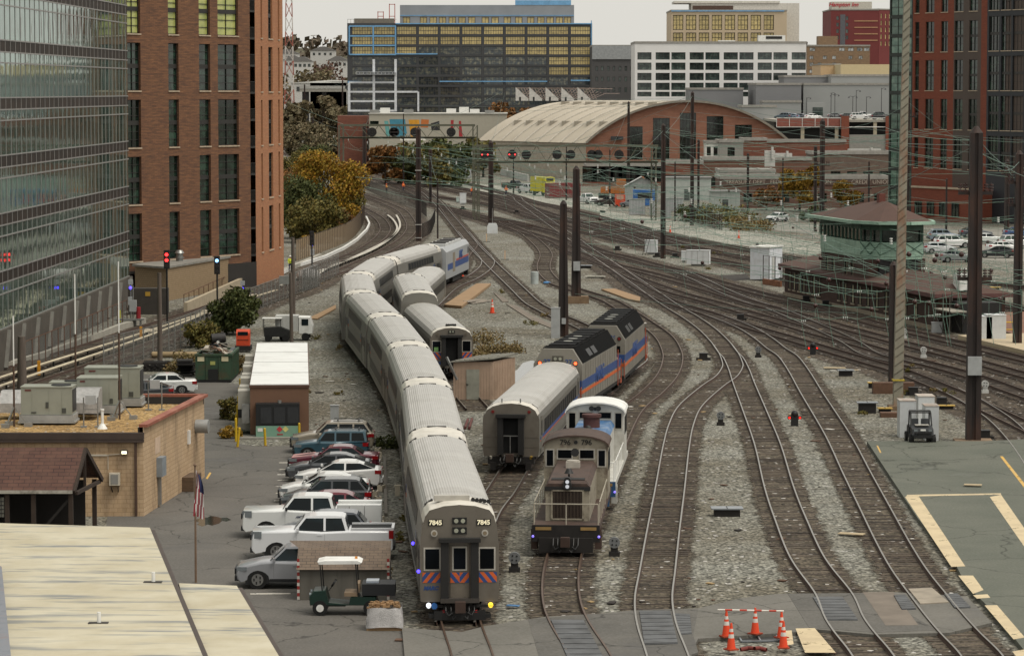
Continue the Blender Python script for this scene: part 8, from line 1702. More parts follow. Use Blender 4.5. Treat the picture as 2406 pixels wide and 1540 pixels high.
def dwarf(lab,p,kind):
 t=thing('dwarf_signal',lab,'signal',p)
 if kind=='red':
  m=MB();m.bx(-.22,.22,-.12,.12,0,.75);m.sph((0,0,.75),.22);m.bx(-.42,.42,-.08,.12,.42,.62);m.build('case',BLK,t)
  for x in(-.32,.32):m=MB();m.cyl((x,-.15,.52),(x,-.09,.52),.065,n=10);m.build('red_lamp',lit('dwarf_red','#ff2418',1.2),t)
 else:
  c=M('white_dwarf','#b7b7b3',.5)if kind=='white' else M('grey_dwarf','#6a6c6d',.6,var=.2)
  m=MB();m.bx(-.24,.24,-.16,.16,0,.2);m.bx(-.16,.16,-.1,.1,.2,.4);m.build('base',c if kind=='white' else UND,t);m=MB();m.cyl((0,-.14,.62),(0,.08,.62),.25,n=14);m.build('target',c,t);m=MB()
  for k in range(4):a=k*pi/2+.7;m.cyl((.13*cos(a),-.16,.62+.13*sin(a)),(.13*cos(a),-.141,.62+.13*sin(a)),.04,n=8)
  m.build('lens',BLK,t)
for lab,reg,x,y,k in(('black dwarf signal with two red lights between the right tracks',z3,762,1215,'red'),('black dwarf signal with red lights beside the far diverging track',z3,893,705,'red'),('round white dwarf signal nearest the massive dark pole',z3,2125,980,'white'),('round white dwarf signal left of the massive dark pole',z3,1685,728,'white'),('round white dwarf signal half hidden behind the rusty mast',z3,1545,590,'white'),('grey dwarf signal between the cab car and the brown switcher',r3,680,1102,'grey'),('grey dwarf signal right of the brown switcher',r3,1200,1020,'grey'),('grey dwarf signal in the gravel wedge between two tracks',r4,545,340,'grey'),('grey dwarf signal left of the curved diverging track',z3,502,725,'grey')):dwarf(lab,G(*reg((x,y))[0]),k)
for lab,x,yb,yt,w_,dp in(('tall white cabinet with rusty lid left of the utility buggy',1572,1300,1042,.95,1.4),('tall white cabinet with rusty lid right behind the buggy',1745,1320,1080,.8,1.5),('tallest white cabinet with rusty lid farthest back behind the buggy',1705,1210,1010,1.0,1.6)):
 p=G(*z3((x,yb))[0]);h=Zr(z3((0,yt))[0][1],p.y);boxcab('equipment_cabinet',lab,p,w_,dp,h,WBX,0,0,M('rusty_lid','#b0a89e',.7,dirt='#7a4526',dsc=1.6,damt=.8))
def buggy():
 p=G(*q1((690,1500))[0]);t=thing('utility_buggy','dark grey off-road buggy with roll cage facing the camera by white cabinets','utility vehicle',(p.x,p.y+.6,.0),-pi/2);dk=M('dark_grey_plastic','#2b2d30',.55)
 m=MB();m.side([(1.25,.45),(1.35,.65),(1.25,1.0),(.45,1.15),(.35,.6),(-.4,.55),(-.45,.95),(-1.4,1.0),(-1.4,.5)],-.62,.62,0,.05);m.build('body',dk,t);m=MB()
 for s in(-1,1):m.tube([(.55,s*.6,1.1),(.15,s*.58,1.85),(-.5,s*.58,1.9),(-.6,s*.6,.9)],.045,6)
 m.tube([(.15,-.58,1.85),(.15,.58,1.85)],.045,6);m.tube([(-.5,-.58,1.9),(-.5,.58,1.9)],.04,6);m.build('roll_cage',BLK,t);m=MB();m.bx(-.5,.1,-.6,.6,1.9,1.95);m.build('roof',BLK,t)
 for x in(.85,-.9):
  for s in(-1,1):m=MB();m.cyl((x,s*.5,.33),(x,s*.78,.33),.33,n=16);w_=m.build('wheel',RUB,t);m=MB();m.cyl((x,s*.781,.33),(x,s*.79,.33),.16,n=10);m.build('rim',STEEL,w_)
 m=MB();m.bx(1.3,1.45,-.55,.55,.5,.62);m.bx(1.3,1.45,-.5,.5,.75,.8);m.bx(1.34,1.4,-.3,.3,.55,.85);m.build('bull_bar',BLK,t)
 for s in(-1,1):m=MB();m.box((1.28,s*.42,.92),(.08,.22,.12));m.build('headlight',HL,t);m=MB();m.bx(-.35,-.2,s*.3-.22,s*.3+.22,.8,1.45);m.build('seat',M('seat_grey','#4b4d50',.7),t)
 m=MB();m.bx(.45,.9,-.4,.4,1.16,1.2);m.build('hood_clutter',M('pale_clutter','#a7a39b',.6,var=.3,sc=6),t);m=MB();m.box((1.37,0,.95),(.02,.3,.1));m.build('plate',WHITE,t)
buggy()
CO=M('cone_orange','#d8431a',.55,var=.05);CW=M('cone_white_band','#cfcac2',.4)
def cone(lab,p,h=.9,grp=None,tip=0):
 t=thing('traffic_cone',lab,'traffic cone',p,random.uniform(0,1),grp);m=MB();m.box((0,0,.03),(.38*h/.9,.38*h/.9,.05));m.build('base',M('cone_base','#8d3416',.7),t);m=MB();f=lambda u:.15-.12*u
 z=lambda u:.05+u*(h-.05);
 for i,(a,b)in enumerate(((0,.42),(.42,.57),(.57,.66),(.66,.78),(.78,1.0))):m.cyl((0,0,z(a)),(0,0,z(b)),f(a)*h/.9,f(b)*h/.9,12,i%2)
 m.build('body',[CO,CW],t);return t
for lab,x,y in(('orange cone at the back left corner under the striped bar',575,1440),('orange cone nearest the camera left of the drain grate',600,1508),('orange cone in the middle behind the drain grate',725,1425),('orange cone at the back right end of the striped bar',862,1446),('orange cone at the front right corner of the drain grate',872,1498)):cone(lab,G(*r4((x,y))[0],.15),1.0,'cones round the open drain')
a,b=G(*r4((528,1333))[0],.0),G(*r4((855,1335))[0]);p0=G(*r4((575,1440))[0],.15);p1=G(*r4((862,1446))[0],.15);t=thing('barrier_bar','red and white striped bar laid across the cone tops','barrier',p0+Vector((0,0,1.02)));m=MB();dvec=(p1-p0);s0_=-.9
for k in range(9):u0,u1=-.16+k*1.2/9,-.16+(k+1)*1.2/9;m.cyl(dvec*u0,dvec*u1,.035,n=8,m=k%2)
m.build('bar',[CW,M('bar_red','#b3402f',.5)],t)
t=thing('drain_grate','open steel drain grate lying between the orange cones','drain',G(*r4((745,1450))[0]));o=G(*r4((745,1450))[0]);P=[G(*r4(q)[0])-o for q in((630,1430),(825,1426),(852,1466),(655,1472))];m=MB()
for i in range(4):m.beam(P[i]+Vector((0,0,.06)),P[(i+1)%4]+Vector((0,0,.06)),.06,.06)
m.beam(P[0].lerp(P[1],.5)+Vector((0,0,.07)),P[3].lerp(P[2],.5)+Vector((0,0,.07)),.05,.05);m.build('frame',GRL,t);m=MB();m.prism([(p.x,p.y)for p in P],.005,.03);m.build('grate',M('dark_grate','#2a2c2b',.7,var=.3,sc=8),t)
t=thing('hose_heap','crumpled red hose lying in front of the drain grate','hose',G(*r4((720,1515))[0]));m=MB();m.tube([(-.5,0,.06),(-.2,.12,.1),(0,-.1,.12),(.2,.1,.1),(.45,-.05,.06)],.08,7);m.build('hose',M('dull_red_hose','#6f2e28',.8),t)
for lab,reg,x,y,h in(('small orange cone beside the far silver locomotive',z1,1785,1395,1.2),('orange marker post beside the lumber pile',z2,190,1325,1.3),('orange cone on the yard road near the dark pole',R6,398,412,1.0),('orange cone alone on the yard road left of the tower',R6,788,445,1.1),('orange cone far back near the white sedan',R6,645,318,1.1)):cone(lab,G(*reg((x,y))[0]),h)
for lab,x,y in(('small pale stake on a dark pad in the gravel wedge',137,655),('second small pale stake on a dark pad nearer the yard track',310,822)):p=G(*z2((x,y))[0]);t=thing('marker_stake',lab,'stake',p);m=MB();m.bx(-.5,.5,-.3,.3,0,.05);m.build('pad',UND,t);m=MB();m.bx(-.06,.06,-.06,.06,.05,1.1);m.build('stake',M('pale_orange_stake','#c9a98a',.7),t)
p=G(*z2((588,1050))[0]);t=thing('plastic_barrel','pale translucent barrel standing by the S curve with blue scrap','barrel',p);m=MB();m.cyl((0,0,0),(0,0,1.3),.42,n=12);m.build('barrel',M('pale_plastic','#a9b0ae',.4),t);m=MB();m.sph((1.3,-.2,.12),.35,sc=(1.2,.8,.5));m.build('blue_scrap',M('blue_scrap','#4a79a6',.7),t)
for lab,x,yb,yt in(('white cabinet left of the pair on the far platform',2100,592,435),('white cabinet right of the pair on the far platform',2205,592,425)):p=G(*z3((x,yb))[0],.35);h=Zr(z3((0,yt))[0][1],p.y);tt=boxcab('platform_cabinet',lab,p,1.7 if x<2150 else 1.6,1.6,h-.35,WBX);tt.location.z=.35
p=G(*z3((2280,585))[0],.35);t=thing('yellow_rail','yellow tube railing on the far platform','railing',p);m=MB();m.tube([(-.9,0,0),(-.9,0,1.3),(1.0,-.3,1.3),(1.0,-.3,0)],.06,6);m.tube([(-.9,0,.7),(1.0,-.3,.7)],.05,6);m.build('tubes',M('railing_yellow','#c19a2b',.6),t)
random.seed(21);lm=[M('litter_white','#c5c2ba',.8),M('litter_tan','#a38a62',.85),M('litter_dark','#241f1b',.9),M('litter_brown','#5a4233',.9)]
m=MB()
for k in range(420):
 x,y=random.uniform(700,2400),random.choice((random.uniform(560,1540),random.uniform(480,1000)));p=G(x,y);s=random.choice((.08,.1,.14,.2,.3));m.box((p.x,p.y,.05),(s*random.uniform(.8,2.2),s,.04),random.choice((0,1,2,2,3,3)),random.uniform(0,3))
tag(m.build('litter',lm),'scattered paper, splinters and dark scraps over the gravel','litter',None,'stuff')
for lab,x,y,s in(('pale torn board lying on the right hand track',2000,1255,(1.2,.5)),('white crumpled sheet at the bottom between rails',1530,1510,(.6,.5)),('pale board on the paved platform',2285,1140,(.9,.5)),('tan boards scattered beyond the mast',1960,865,(1.6,.7)),('second tan board scattered beyond the mast',2000,870,(1.0,.5)),('blue scrap on the gravel beside the cab car',1205,1424,(.5,.25))):
 p=G(x,y,.26 if x>2200 else.06);m=MB();m.box((0,0,.05),(s[0],s[1],.04),0,random.uniform(-.5,.5));tag(m.build('loose_board',M('blue_scrap','#4a79a6',.7)if 'blue' in lab else M('pale_board','#a8987b',.9,var=.2),loc=p),lab,'board')
def leafmat(name,cols):
 m=bpy.data.materials.new(name);m.use_nodes=True;t=m.node_tree;N=t.nodes;L=t.links;b=N['Principled BSDF'];g=N.new('ShaderNodeNewGeometry');rp=N.new('ShaderNodeValToRGB');L.new(g.outputs['Random Per Island'],rp.inputs[0])
 e=rp.color_ramp.elements;H=[lin(c)for c in cols];mean=[sum(h[i]for h in H)/len(H)for i in range(3)]
 for i,c in enumerate(cols):
  q=e[i]if i<2 else e.new(.5);q.color=tuple(.55*H[i][j]+.45*mean[j]for j in range(3))+(1,)
 for i,q in enumerate(list(e)):q.position=i/(len(cols)-1)
 L.new(rp.outputs[0],b.inputs['Base Color']);b.inputs['Roughness'].default_value=.7;b.inputs['Specular IOR Level'].default_value=.25;return m
LM=dict(hazy=leafmat('hazy_olive_leaves',['#5b5946','#6b6449','#6e5c48','#535542','#7a6b4e']),gold=leafmat('golden_autumn_leaves',['#3f481c','#8a7020','#b8922a','#565a20','#94581c']),green=leafmat('dark_green_leaves',['#303b22','#414d28','#4d562c','#5a5a2e','#363720']),rust=leafmat('rust_autumn_leaves',['#6a4322','#7d532c','#5a4a26','#4f3a20','#8a5a2a']),mix=leafmat('mixed_autumn_leaves',['#4d5126','#666234','#7a6a2e','#5c4a28','#3d4424']),maroon=leafmat('maroon_leaves',['#54403a','#62473e','#6d4f40','#4c3b35','#5e4c3e']),yellow=leafmat('yellow_leaves',['#8a6a22','#a07a28','#6d5a20','#7a5518','#9a8030']),dry=leafmat('dry_grass',['#6d5a38','#7d6a45','#5a4a30','#8a7450','#5c5a30']))
BARK=M('bark','#3a3027',.95,var=.3,sc=4)
def crown(m,c,r,n,leaf,rng,flat=1.0):
 for _ in range(n):
  d=Vector((rng.gauss(0,1),rng.gauss(0,1),rng.gauss(0,1))).normalized()*r*(rng.random()**.45);d.z*=flat
  p=c+d;a=Vector((rng.gauss(0,1),rng.gauss(0,1),rng.gauss(0,1))).normalized();u=a.orthogonal().normalized();v=a.cross(u);s=leaf*rng.uniform(.6,1.4)
  k=len(m.v);m.v+=[tuple(p+u*s),tuple(p+v*s*.7),tuple(p-u*s),tuple(p-v*s*.7)];m.f.append((k,k+1,k+2,k+3));m.m.append(0);m.sm.append(False)
def tree(label,p,h,r,leaf,mat,seed=1,n=3000,cat='tree',trunk=True,clumps=14,low=.25,name='tree',grp=None):
 rng=random.Random(seed);t=thing(name,label,cat,p,0,grp);m=MB();k=MB()
 if trunk:k.cyl((0,0,0),(0,0,h*.55),max(.12,h*.025),h*.012,8)
 for i in range(clumps):
  a=rng.uniform(0,2*pi);z=h*rng.uniform(low,.88);q=r*(1-((z/h-.5)/.62)**2)**.5*rng.uniform(.35,.85)if abs(z/h-.5)<.6 else r*.3
  c=Vector((q*cos(a),q*sin(a),z));crown(m,c,r*rng.uniform(.28,.5),n//clumps,leaf,rng,.8)
  if trunk:k.cyl((0,0,min(z*.6,h*.5)),tuple(c),h*.008,h*.003,5)
 m.build('crown',LM[mat],t,fix=False)
 if trunk:k.build('trunk',BARK,t)
 return t
def gnd(x,y):return G(x,y)
for i,(x,yb,yt,r,mat,n,lab)in enumerate(((772,535,352,5.6,'gold',9000,'broad golden tree leaning over the transit curve'),(705,560,420,4.6,'green',6000,'dark green tree against the brick tower side'),(690,470,350,4.5,'mix',5000,'olive tree behind the dark green tree by the tower'),(735,455,335,3.6,'green',4000,'narrow dark evergreen rising behind the golden tree'),(675,520,400,4.0,'rust',5000,'rusty autumn tree touching the tower corner'),(815,520,430,3.2,'mix',4000,'smaller olive tree at the inner edge of the curve'),(742,570,470,3.8,'mix',5000,'low olive gold tree above the curved fence'),(795,555,490,2.2,'rust',2000,'small rust coloured tree near the fence bend'))):
 p=gnd(x,yb);tree(lab,p,Zr(yt,p.y),r,.19,mat,30+i,int(n*1.7),clumps=26,low=.1)
for i,(x,yb,h,r,mat,lab)in enumerate(((722,592,3.0,1.2,'yellow','young yellow green sapling by the curved fence'),(800,548,2.4,2.2,'dry','dry brown bushes along the curved fence'),(830,515,2.2,1.6,'rust','rusty bush at the top of the curved fence'))):tree(lab,gnd(x,yb),h,r,.16,mat,60+i,900,'bush',False,8,.2,'bush')
bush=tree('large dark green bush behind the scrap by the transit fence',G(*z4((1760,590))[0]),3.9,2.4,.16,'green',70,5000,'bush',False,22,.1,'bush');tree('low weedy shrub left of the dumpster',G(*z4((1500,690))[0]),2.0,2.0,.14,'mix',71,1800,'bush',False,10,.1,'bush');tree('dry weeds around the steel stack',G(*z4((1340,880))[0]),1.2,1.7,.1,'dry',72,1200,'weeds',False,8,.1,'weeds');tree('dry weeds right of the dumpster',G(*z4((1790,890))[0]),1.4,1.3,.1,'dry',73,900,'weeds',False,8,.1,'weeds');tree('green and yellow shrub beside the yellow bollards',G(*z4((1745,1230))[0]),1.5,.9,.08,'mix',74,1600,'bush',False,9,.1,'bush');tree('low yellow weeds at the lane end of the bollards',G(*z4((1745,1370))[0]),.7,.8,.07,'yellow',75,900,'weeds',False,8,.1,'weeds')
tree('tuft of green weeds at the end of the concrete block row',lot(1170,232),.6,.9,.07,'green',76,900,'weeds',False,7,.1,'weeds')
for i,(x,y,h,r,lab)in enumerate(((1145,805,.6,2.2,'patch of dry tan weeds right of the striped coach end'),(1160,830,.5,1.9,'second patch of dry weeds behind the tan shed'),(1120,845,.7,1.4,'dry weeds touching the coach end'),(1200,828,.5,1.6,'thin dry weeds beside the puddle'))):tree(lab,gnd(x,y),h,r,.08,'dry',80+i,1200,'weeds',False,9,.1,'weeds')
for i,(x,y,h,r,mat,lab)in enumerate(((1700,530,2.0,7,'mix','scrubby weeds along the pale yard road'),(1760,540,1.4,5,'dry','dry brush right of the scrub by the yard road'),(1640,520,2.2,4,'green','green scrub beside the tall dark yard pole'),(1905,520,2.0,3,'green','green hedge tuft left of the tower roof'))):tree(lab,gnd(x,y),h,r,.2,mat,90+i,1500,'scrub',False,10,.1,'scrub')
tree('bright yellow tree in front of the brown brick building',(W(1878,545),545,0),8.8,3.6,.3,'yellow',95,3000,clumps=16);tree('smaller yellow brown tree near the faint lettering',(W(1985,540),540,0),5.5,2.8,.3,'yellow',96,1300);tree('rust tree low between the brick stores',(W(1800,550),550,0),4,2.6,.3,'rust',97,1000)
for i,(x,yt,Y,r,mat,lab)in enumerate(((1168,228,870,6.5,'rust','orange tree in front of the unfinished block'),(1220,240,860,5,'rust','smaller orange tree by the saw tooth frame'),(1135,300,760,4.5,'mix','olive tree at the left foot of the barrel roof'),(985,330,700,7,'green','green trees right of the mural'),(1060,328,690,6,'green','green bush mass below the red mural strokes'),(935,340,710,5,'mix','bush below the blue mural patch'),(905,340,700,4,'rust','brown bush at the left end of the mural'),(1010,345,680,4.5,'mix','low olive bush behind the banded pole'),(740,290,900,5,'hazy','olive tree beside the distant brown pole'),(700,285,980,5,'hazy','brown tree below the lattice mast'),(775,300,880,6,'hazy','bush by the street left of the mural'))):
 tree(lab,(W(x,Y),Y,0),Zr(yt,Y),r,.45,mat,100+i,2500,clumps=14,low=.15)
m=MB();rows=[];random.seed(4)
for j in range(5):
 rows.append([(W(380+i*34,2600+j*220),2600+j*220,max(0,(10,40,62,50,0)[j]*(1 if i<20 else max(.25,1-(i-20)/30))+random.uniform(-4,4)))for i in range(60)])
m.v=[p for r_ in rows for p in r_]
for j in range(4):
 for i in range(59):m.f.append((j*60+i,j*60+i+1,(j+1)*60+i+1,(j+1)*60+i));m.m.append(0);m.sm.append(True)
m.build('hill',M('far_hill_green','#55523f',.95,var=.3,sc=.02),fix=False)['kind']='structure'
rng=random.Random(8);m=MB()
for k in range(520):
 x=rng.uniform(600,2150);j=rng.random();Y=2550+j*480;i=(x-380)/34;z=(10+52*j)*(1 if i<20 else max(.25,1-(i-20)/30));crown(m,Vector((W(x,Y),Y,z+4)),rng.uniform(7,12),26,3.2,rng,.7)
tag(m.build('hill_wood',leafmat('hill_wood_leaves',['#4b4a3e','#5a5244','#5e4e44','#52523f','#665446']),fix=False),'autumn wood covering the hill on the horizon','wood',None,'stuff')
for i,(x,yt,Y,r,mat,lab)in enumerate(((1473,80,1500,15,'maroon','dark maroon round tree on the skyline by the cream block'),(1422,95,1500,14,'maroon','wide maroon tree on the skyline left of the round one'),(1525,84,1500,15,'green','dark green tree on the skyline beside the cream block'),(1560,98,1500,8,'mix','small olive tree on the skyline at the cream block edge'),(1900,92,1700,12,'maroon','low brown trees on the skyline left of the hotel'),(1870,97,1700,9,'rust','small brown tree on the skyline right of the cream block'),(770,140,1900,16,'maroon','dark red tree among the distant houses'),(735,155,1700,16,'hazy','olive tree among the distant houses'),(690,165,1700,14,'hazy','dark tree below the distant houses'),(800,170,1600,14,'hazy','green tree right of the distant houses'),(760,215,1200,6,'hazy','olive trees by the far bridge'),(700,230,1150,6,'hazy','brown tree beside the lattice mast foot'),(795,225,1150,6,'hazy','dark green tree by the far bridge end'),(665,250,1100,6,'hazy','olive tree close to the tower edge far away'))):
 tree(lab,(W(x,Y),Y,0),Zr(yt,Y),r,.9,mat,140+i,1500,clumps=12,low=.3)
HW=M('white_house_wall','#b9b8b4',.8);HR=M('grey_house_roof','#6d6b69',.9)
for i,(x,y,Y,w_,h,lab)in enumerate(((672,127,2600,22,7,'long grey roofed house at the left of the far hill'),(690,142,2400,15,7,'white gabled house below the grey roofed one'),(712,145,2350,15,6,'white gabled house in the middle of the far hill'),(795,143,2500,16,7,'pale house on the right of the far hill'),(760,120,2800,22,6,'low grey house high on the far hill'),(750,195,1500,26,7,'white low building behind the far bridge'),(785,192,1500,22,8,'white warehouse right of the far bridge'))):
 z=Zr(y,Y);t=thing('distant_house',lab,'house',(W(x,Y),Y,z-h));m=MB();m.bx(-w_/2,w_/2,0,10,-max(z-h,0),h);m.build('wall',HW,t);m=MB();m.side([(-w_/2-.5,h),(w_/2+.5,h),(w_/2*.2,h+(3.5 if Y>1600 else.6)),(-w_/2*.2,h+(3.5 if Y>1600 else.6))],-.5,10.5);m.build('roof',HR if Y>1600 else WHITE,t)
 for k in range(4):q=MB();q.bx(-w_*.4+k*w_*.22,-w_*.4+k*w_*.22+2,-.1,-.02,h-4,h-1.8);q.build('window',GDARK,t)
def lattice():
 Y=1150;t=thing('lattice_mast','red and white steel lattice mast on the skyline','mast',(W(681,Y),Y,0));H=62
 for k in range(12):
  z0,z1_=k*H/12,(k+1)*H/12;w0,w1=1.9-z0*.016,1.9-z1_*.016;m=MB()
  for a,b in(((-1,-1),(1,-1)),((1,-1),(1,1)),((1,1),(-1,1)),((-1,1),(-1,-1))):
   m.beam((a[0]*w0,a[1]*w0,z0),(a[0]*w1,a[1]*w1,z1_),.2,.2);m.beam((a[0]*w0,a[1]*w0,z0),(b[0]*w1,b[1]*w1,z1_),.12,.12);m.beam((b[0]*w0,b[1]*w0,z0),(a[0]*w1,a[1]*w1,z1_),.12,.12)
  m.build('section',M('mast_red','#9a5a4c',.7)if k%2 else M('mast_white','#bdb6b0',.7),t)
lattice()
Y=1300;t=thing('far_bridge','grey road bridge on dark piers in the far left distance','bridge',(W(705,Y),Y,0));m=MB();z=Zr(209,Y);m.bx(0,(812-705)*Y/FD,0,8,z-1.2,z);m.build('deck',M('bridge_deck','#8b8880',.9),t);m=MB();m.bx(0,18.5,-.1,0,z,z+1.2);m.build('railing',M('bridge_rail','#9d9c97',.8),t);m=MB();m.bx(1,3.5,.5,6,0,z-1.2);m.build('pier',UND,t);m=MB();m.bx(9,10.5,.5,6,0,z-1.2);m.build('pier',UND,t)
def fence(lab,pts,h,mat,pm,step=2.4,mesh=True,top=True,alpha=.35):
 P=spline([(p[0],p[1],0)for p in pts],step);t=thing('fence',lab,'fence',P[0]);O=P[0];m=MB();m.cyl((0,0,0),(0,0,h),.045,n=5);pme=m.mesh('post',pm)
 for p in P[:100]:put('post',pme,t,p-O)
 m=MB()
 if mesh:
  for a,b in zip(P,P[1:]):m.poly([a-O,b-O,b-O+Vector((0,0,h-.05)),a-O+Vector((0,0,h-.05))])
  m.build('mesh',mat,t,fix=False)
 if top:m=MB();[m.beam(a-O+Vector((0,0,h)),b-O+Vector((0,0,h)),.05,.05)for a,b in zip(P,P[1:])];m.build('top_rail',pm,t)
def chain(name,col,a_):
 m=bpy.data.materials.new(name);m.use_nodes=True;b=m.node_tree.nodes['Principled BSDF'];b.inputs['Base Color'].default_value=lin(col);b.inputs['Alpha'].default_value=a_;b.inputs['Roughness'].default_value=.8;return m
CHG,CHB,CHT=chain('grey_chain_link','#6f706c',.28),chain('brown_chain_link','#43352c',.55),chain('tan_slat_mesh','#86735a',.8)
fence('grey chain link fence between the transit tracks and the long train',D(*z4((1600,560),(1850,445),(2100,340),(2406,225)))+D(*R5((150,930),(310,850),(420,800))),2.3,CHG,STEEL);fence('grey chain link fence between transit tracks and parking lot',D(*z4((780,860),(1000,800),(1250,730),(1500,620),(1600,560))),2.4,CHG,STEEL)
fence('rusty brown mesh fence above the transit curve',D(*q4((120,470),(400,600),(640,680),(860,760),(1000,870))),2.2,CHB,UND,2.2);fence('brown fence end behind the far silver locomotive',D(*q4((940,1150),(1050,1080),(1110,930))),2.0,CHB,UND,1.4);fence('tan slatted fence curving below the golden tree',D(*z1((225,1250),(480,1160),(720,1060),(830,950),(870,850))),2.6,CHT,M('dark_fence_post','#3b3128',.8),1.7)
fence('grey yard fence behind the outermost main line',D(*z1((215,110),(520,200),(800,260))),2.2,CHG,STEEL,4);fence('dark fence in front of the green scrub by the yard road',D(*R6((520,345),(600,375),(700,400))),2.3,CHB,UND,2)
fence('tall grey fence on the brown base wall below the glass block',D((60,872),(180,818),(300,762)),2.2,CHG,M('rusty_iron','#5b3d2b',.8),2.6)
def wallrun(lab,pts,w_,h,mat,name='low_wall',cat='wall'):
 P=[G(*p)for p in pts];t=thing(name,lab,cat,P[0]);m=MB()
 for a,b in zip(P,P[1:]):m.beam(a-P[0]+Vector((0,0,h/2)),b-P[0]+Vector((0,0,h/2)),w_,h)
 m.build('wall',mat,t)
CT=M('pale_trough','#9d998e',.85,var=.15,dirt='#6c675d')
wallrun('pale concrete cable trough along the transit track below the glass block',z4((0,862),(330,768),(620,660),(900,555),(1080,505)),.45,.5,CT);wallrun('white topped kerb curving below the tan slatted fence',z1((60,1390),(220,1312),(500,1225),(680,1140),(800,1060),(890,970),(915,915),(885,850)),.25,.4,WHITE);wallrun('grey low wall running left of the white topped kerb',z4((1940,215),(2160,115),(2406,12)),.4,.45,CT)
wallrun('white yard barrier beside the outermost main line',z1((1020,240),(1350,310),(1600,350),(1820,385)),.35,.7,WHITE);wallrun('white yard barrier continuing toward the parked work trucks',z1((1900,380),(2100,430),(2404,500)),.3,1.5,M('pale_barrier','#a9aaa6',.7),'yard_barrier','barrier');wallrun('rusty timber baulks behind the white yard barrier',z1((640,170),(900,255),(1120,330),(1400,400),(1760,470)),.5,.6,M('rusty_baulk','#5a4636',.9,var=.3))
def tsig(lab,p,h,lamps,col):
 t=thing('transit_signal',lab,'signal',p);m=MB();m.cyl((0,0,0),(0,0,h),.08,n=8);m.build('mast',BLK,t);m=MB();m.bx(-.25,.25,-.15,.15,h-.1,h+1.5);m.build('head',BLK,t)
 for k in range(3):m=MB();z=h+.15+k*.48;m.cyl((0,-.2,z),(0,-.151,z),.15,n=12);m.build('lamp',lit('transit_'+col,{'r':'#ff3030','b':'#7fb8ff'}[col],2.5)if k in lamps else M('dark_lens','#2a2422',.3),t)
tsig('transit signal showing two red lights by the wooden pole',G(*z4((1258,545))[0]),5.3,(1,2),'r');tsig('transit signal with pale blue light near the large bush',G(*z4((1635,500))[0]),4.4,(2,),'b')
for lab,reg,x,y,h in(('unlit black transit signal near the white kerb',R4,2182,510,3.2),('unlit black transit signal by the tower side wall',R4,1858,540,4.4)):p=G(*reg((x,y))[0]);tsig(lab,p,h,(),'r')
for lab,x,y,h in(('blue light phone post by the tower foot',985,520,3.6),('blue light phone post near the transit crossing',1825,430,2.6),('blue light post by the white kerb bend',2350,90,3)):
 p=G(*z4((x,y))[0]);t=thing('blue_light_post',lab,'phone post',p);m=MB();m.cyl((0,0,0),(0,0,h),.06,n=6);m.build('post',STEEL,t);m=MB();m.bx(-.22,.22,-.2,.1,h*.5,h*.5+.7);m.bx(-.2,.2,-.15,.1,h,h+.4);m.build('box',GBX,t);m=MB();m.sph((0,-.15,h-.3),.13);m.build('blue_lamp',lit('blue_lamp','#4a3bff',3),t)
for lab,x,y,c in(('yellow stanchion by the dark equipment stand',900,500,'#c9c51e'),('orange post on the transit track near the pale third rail',1060,630,'#c98a1e'),('orange post farther left on the transit track',293,900,'#c98a1e')):p=G(*z4((x,y))[0]);t=thing('marker_post',lab,'post',p);m=MB();m.bx(-.1,.1,-.1,.1,0,1.1);m.build('post',M('post_'+c,c,.5),t);m=MB();m.bx(-.2,.2,-.2,.2,0,.06);m.build('foot',BLK,t)
p=G(*z4((1000,530))[0]);t=thing('equipment_stand','grey stand with white meter box and red cylinder by the tower base','cabinet',p);m=MB();m.bx(-1.6,.9,-.4,.6,.55,.68);m.bx(-1.4,-1.3,-.3,.5,0,.55);m.bx(.6,.7,-.3,.5,0,.55);m.build('platform',STEEL,t);m=MB();m.bx(-.3,.3,0,.4,1.3,2.3);m.build('meter_box',GBX,t);m=MB();m.cyl((.45,.3,.7),(.45,.3,1.7),.2,n=10);m.build('red_cylinder',M('red_cylinder','#8a1f26',.5),t);m=MB();m.cyl((0,.2,.68),(0,.2,3.6),.06,n=6);m.build('mast',STEEL,t)
p=G(*z4((1110,440))[0]);t=thing('dark_enclosure','dark metal enclosure with yellow tags between glass block and outbuilding','enclosure',p);m=MB();m.bx(-1.8,1.8,0,1.6,0,2.4);m.build('wall',M('dark_enclosure_metal','#39342f',.8,var=.2),t);m=MB();m.bx(-.2,.25,-.03,-.005,1.7,2.1);m.build('yellow_tag',M('amber_tag','#a8832c',.6),t)
for lab,x,y in(('white wrapped bundle on the transit ballast by the grey pole',2320,190),):p=G(*z4((x,y))[0]);t=thing('white_bundle',lab,'bundle',p);m=MB();m.sph((0,0,.6),1.1,0,12,8,(1.2,.8,.7));m.build('wrap',M('white_plastic_wrap','#b4b2b1',.35),t);m=MB();m.bx(-1.3,1.3,-.05,.05,.55,.62);m.build('strap',BLK,t)
for lab,x,y in(('pile of white sacks between the transit third rails',1130,600),('pale boards leaning on the transit ballast',1560,450)):
 p=G(*z4((x,y))[0]);t=thing('sack_pile',lab,'pile',p);m=MB();rng=random.Random(x)
 for k in range(7):m.sph((rng.uniform(-.7,.7),rng.uniform(-.4,.4),.2+rng.uniform(0,.3)),.3,0,8,5,(1.3,1,.6))
 m.build('sacks',M('pale_sack','#b3a794',.8),t)
SKIN=M('skin','#a87858',.6);HIV=M('hi_vis_orange','#e0521a',.6,var=.05);NAVY=M('navy_trousers','#1f2a44',.8);YHAT=M('hard_hat','#d8cfae',.4)
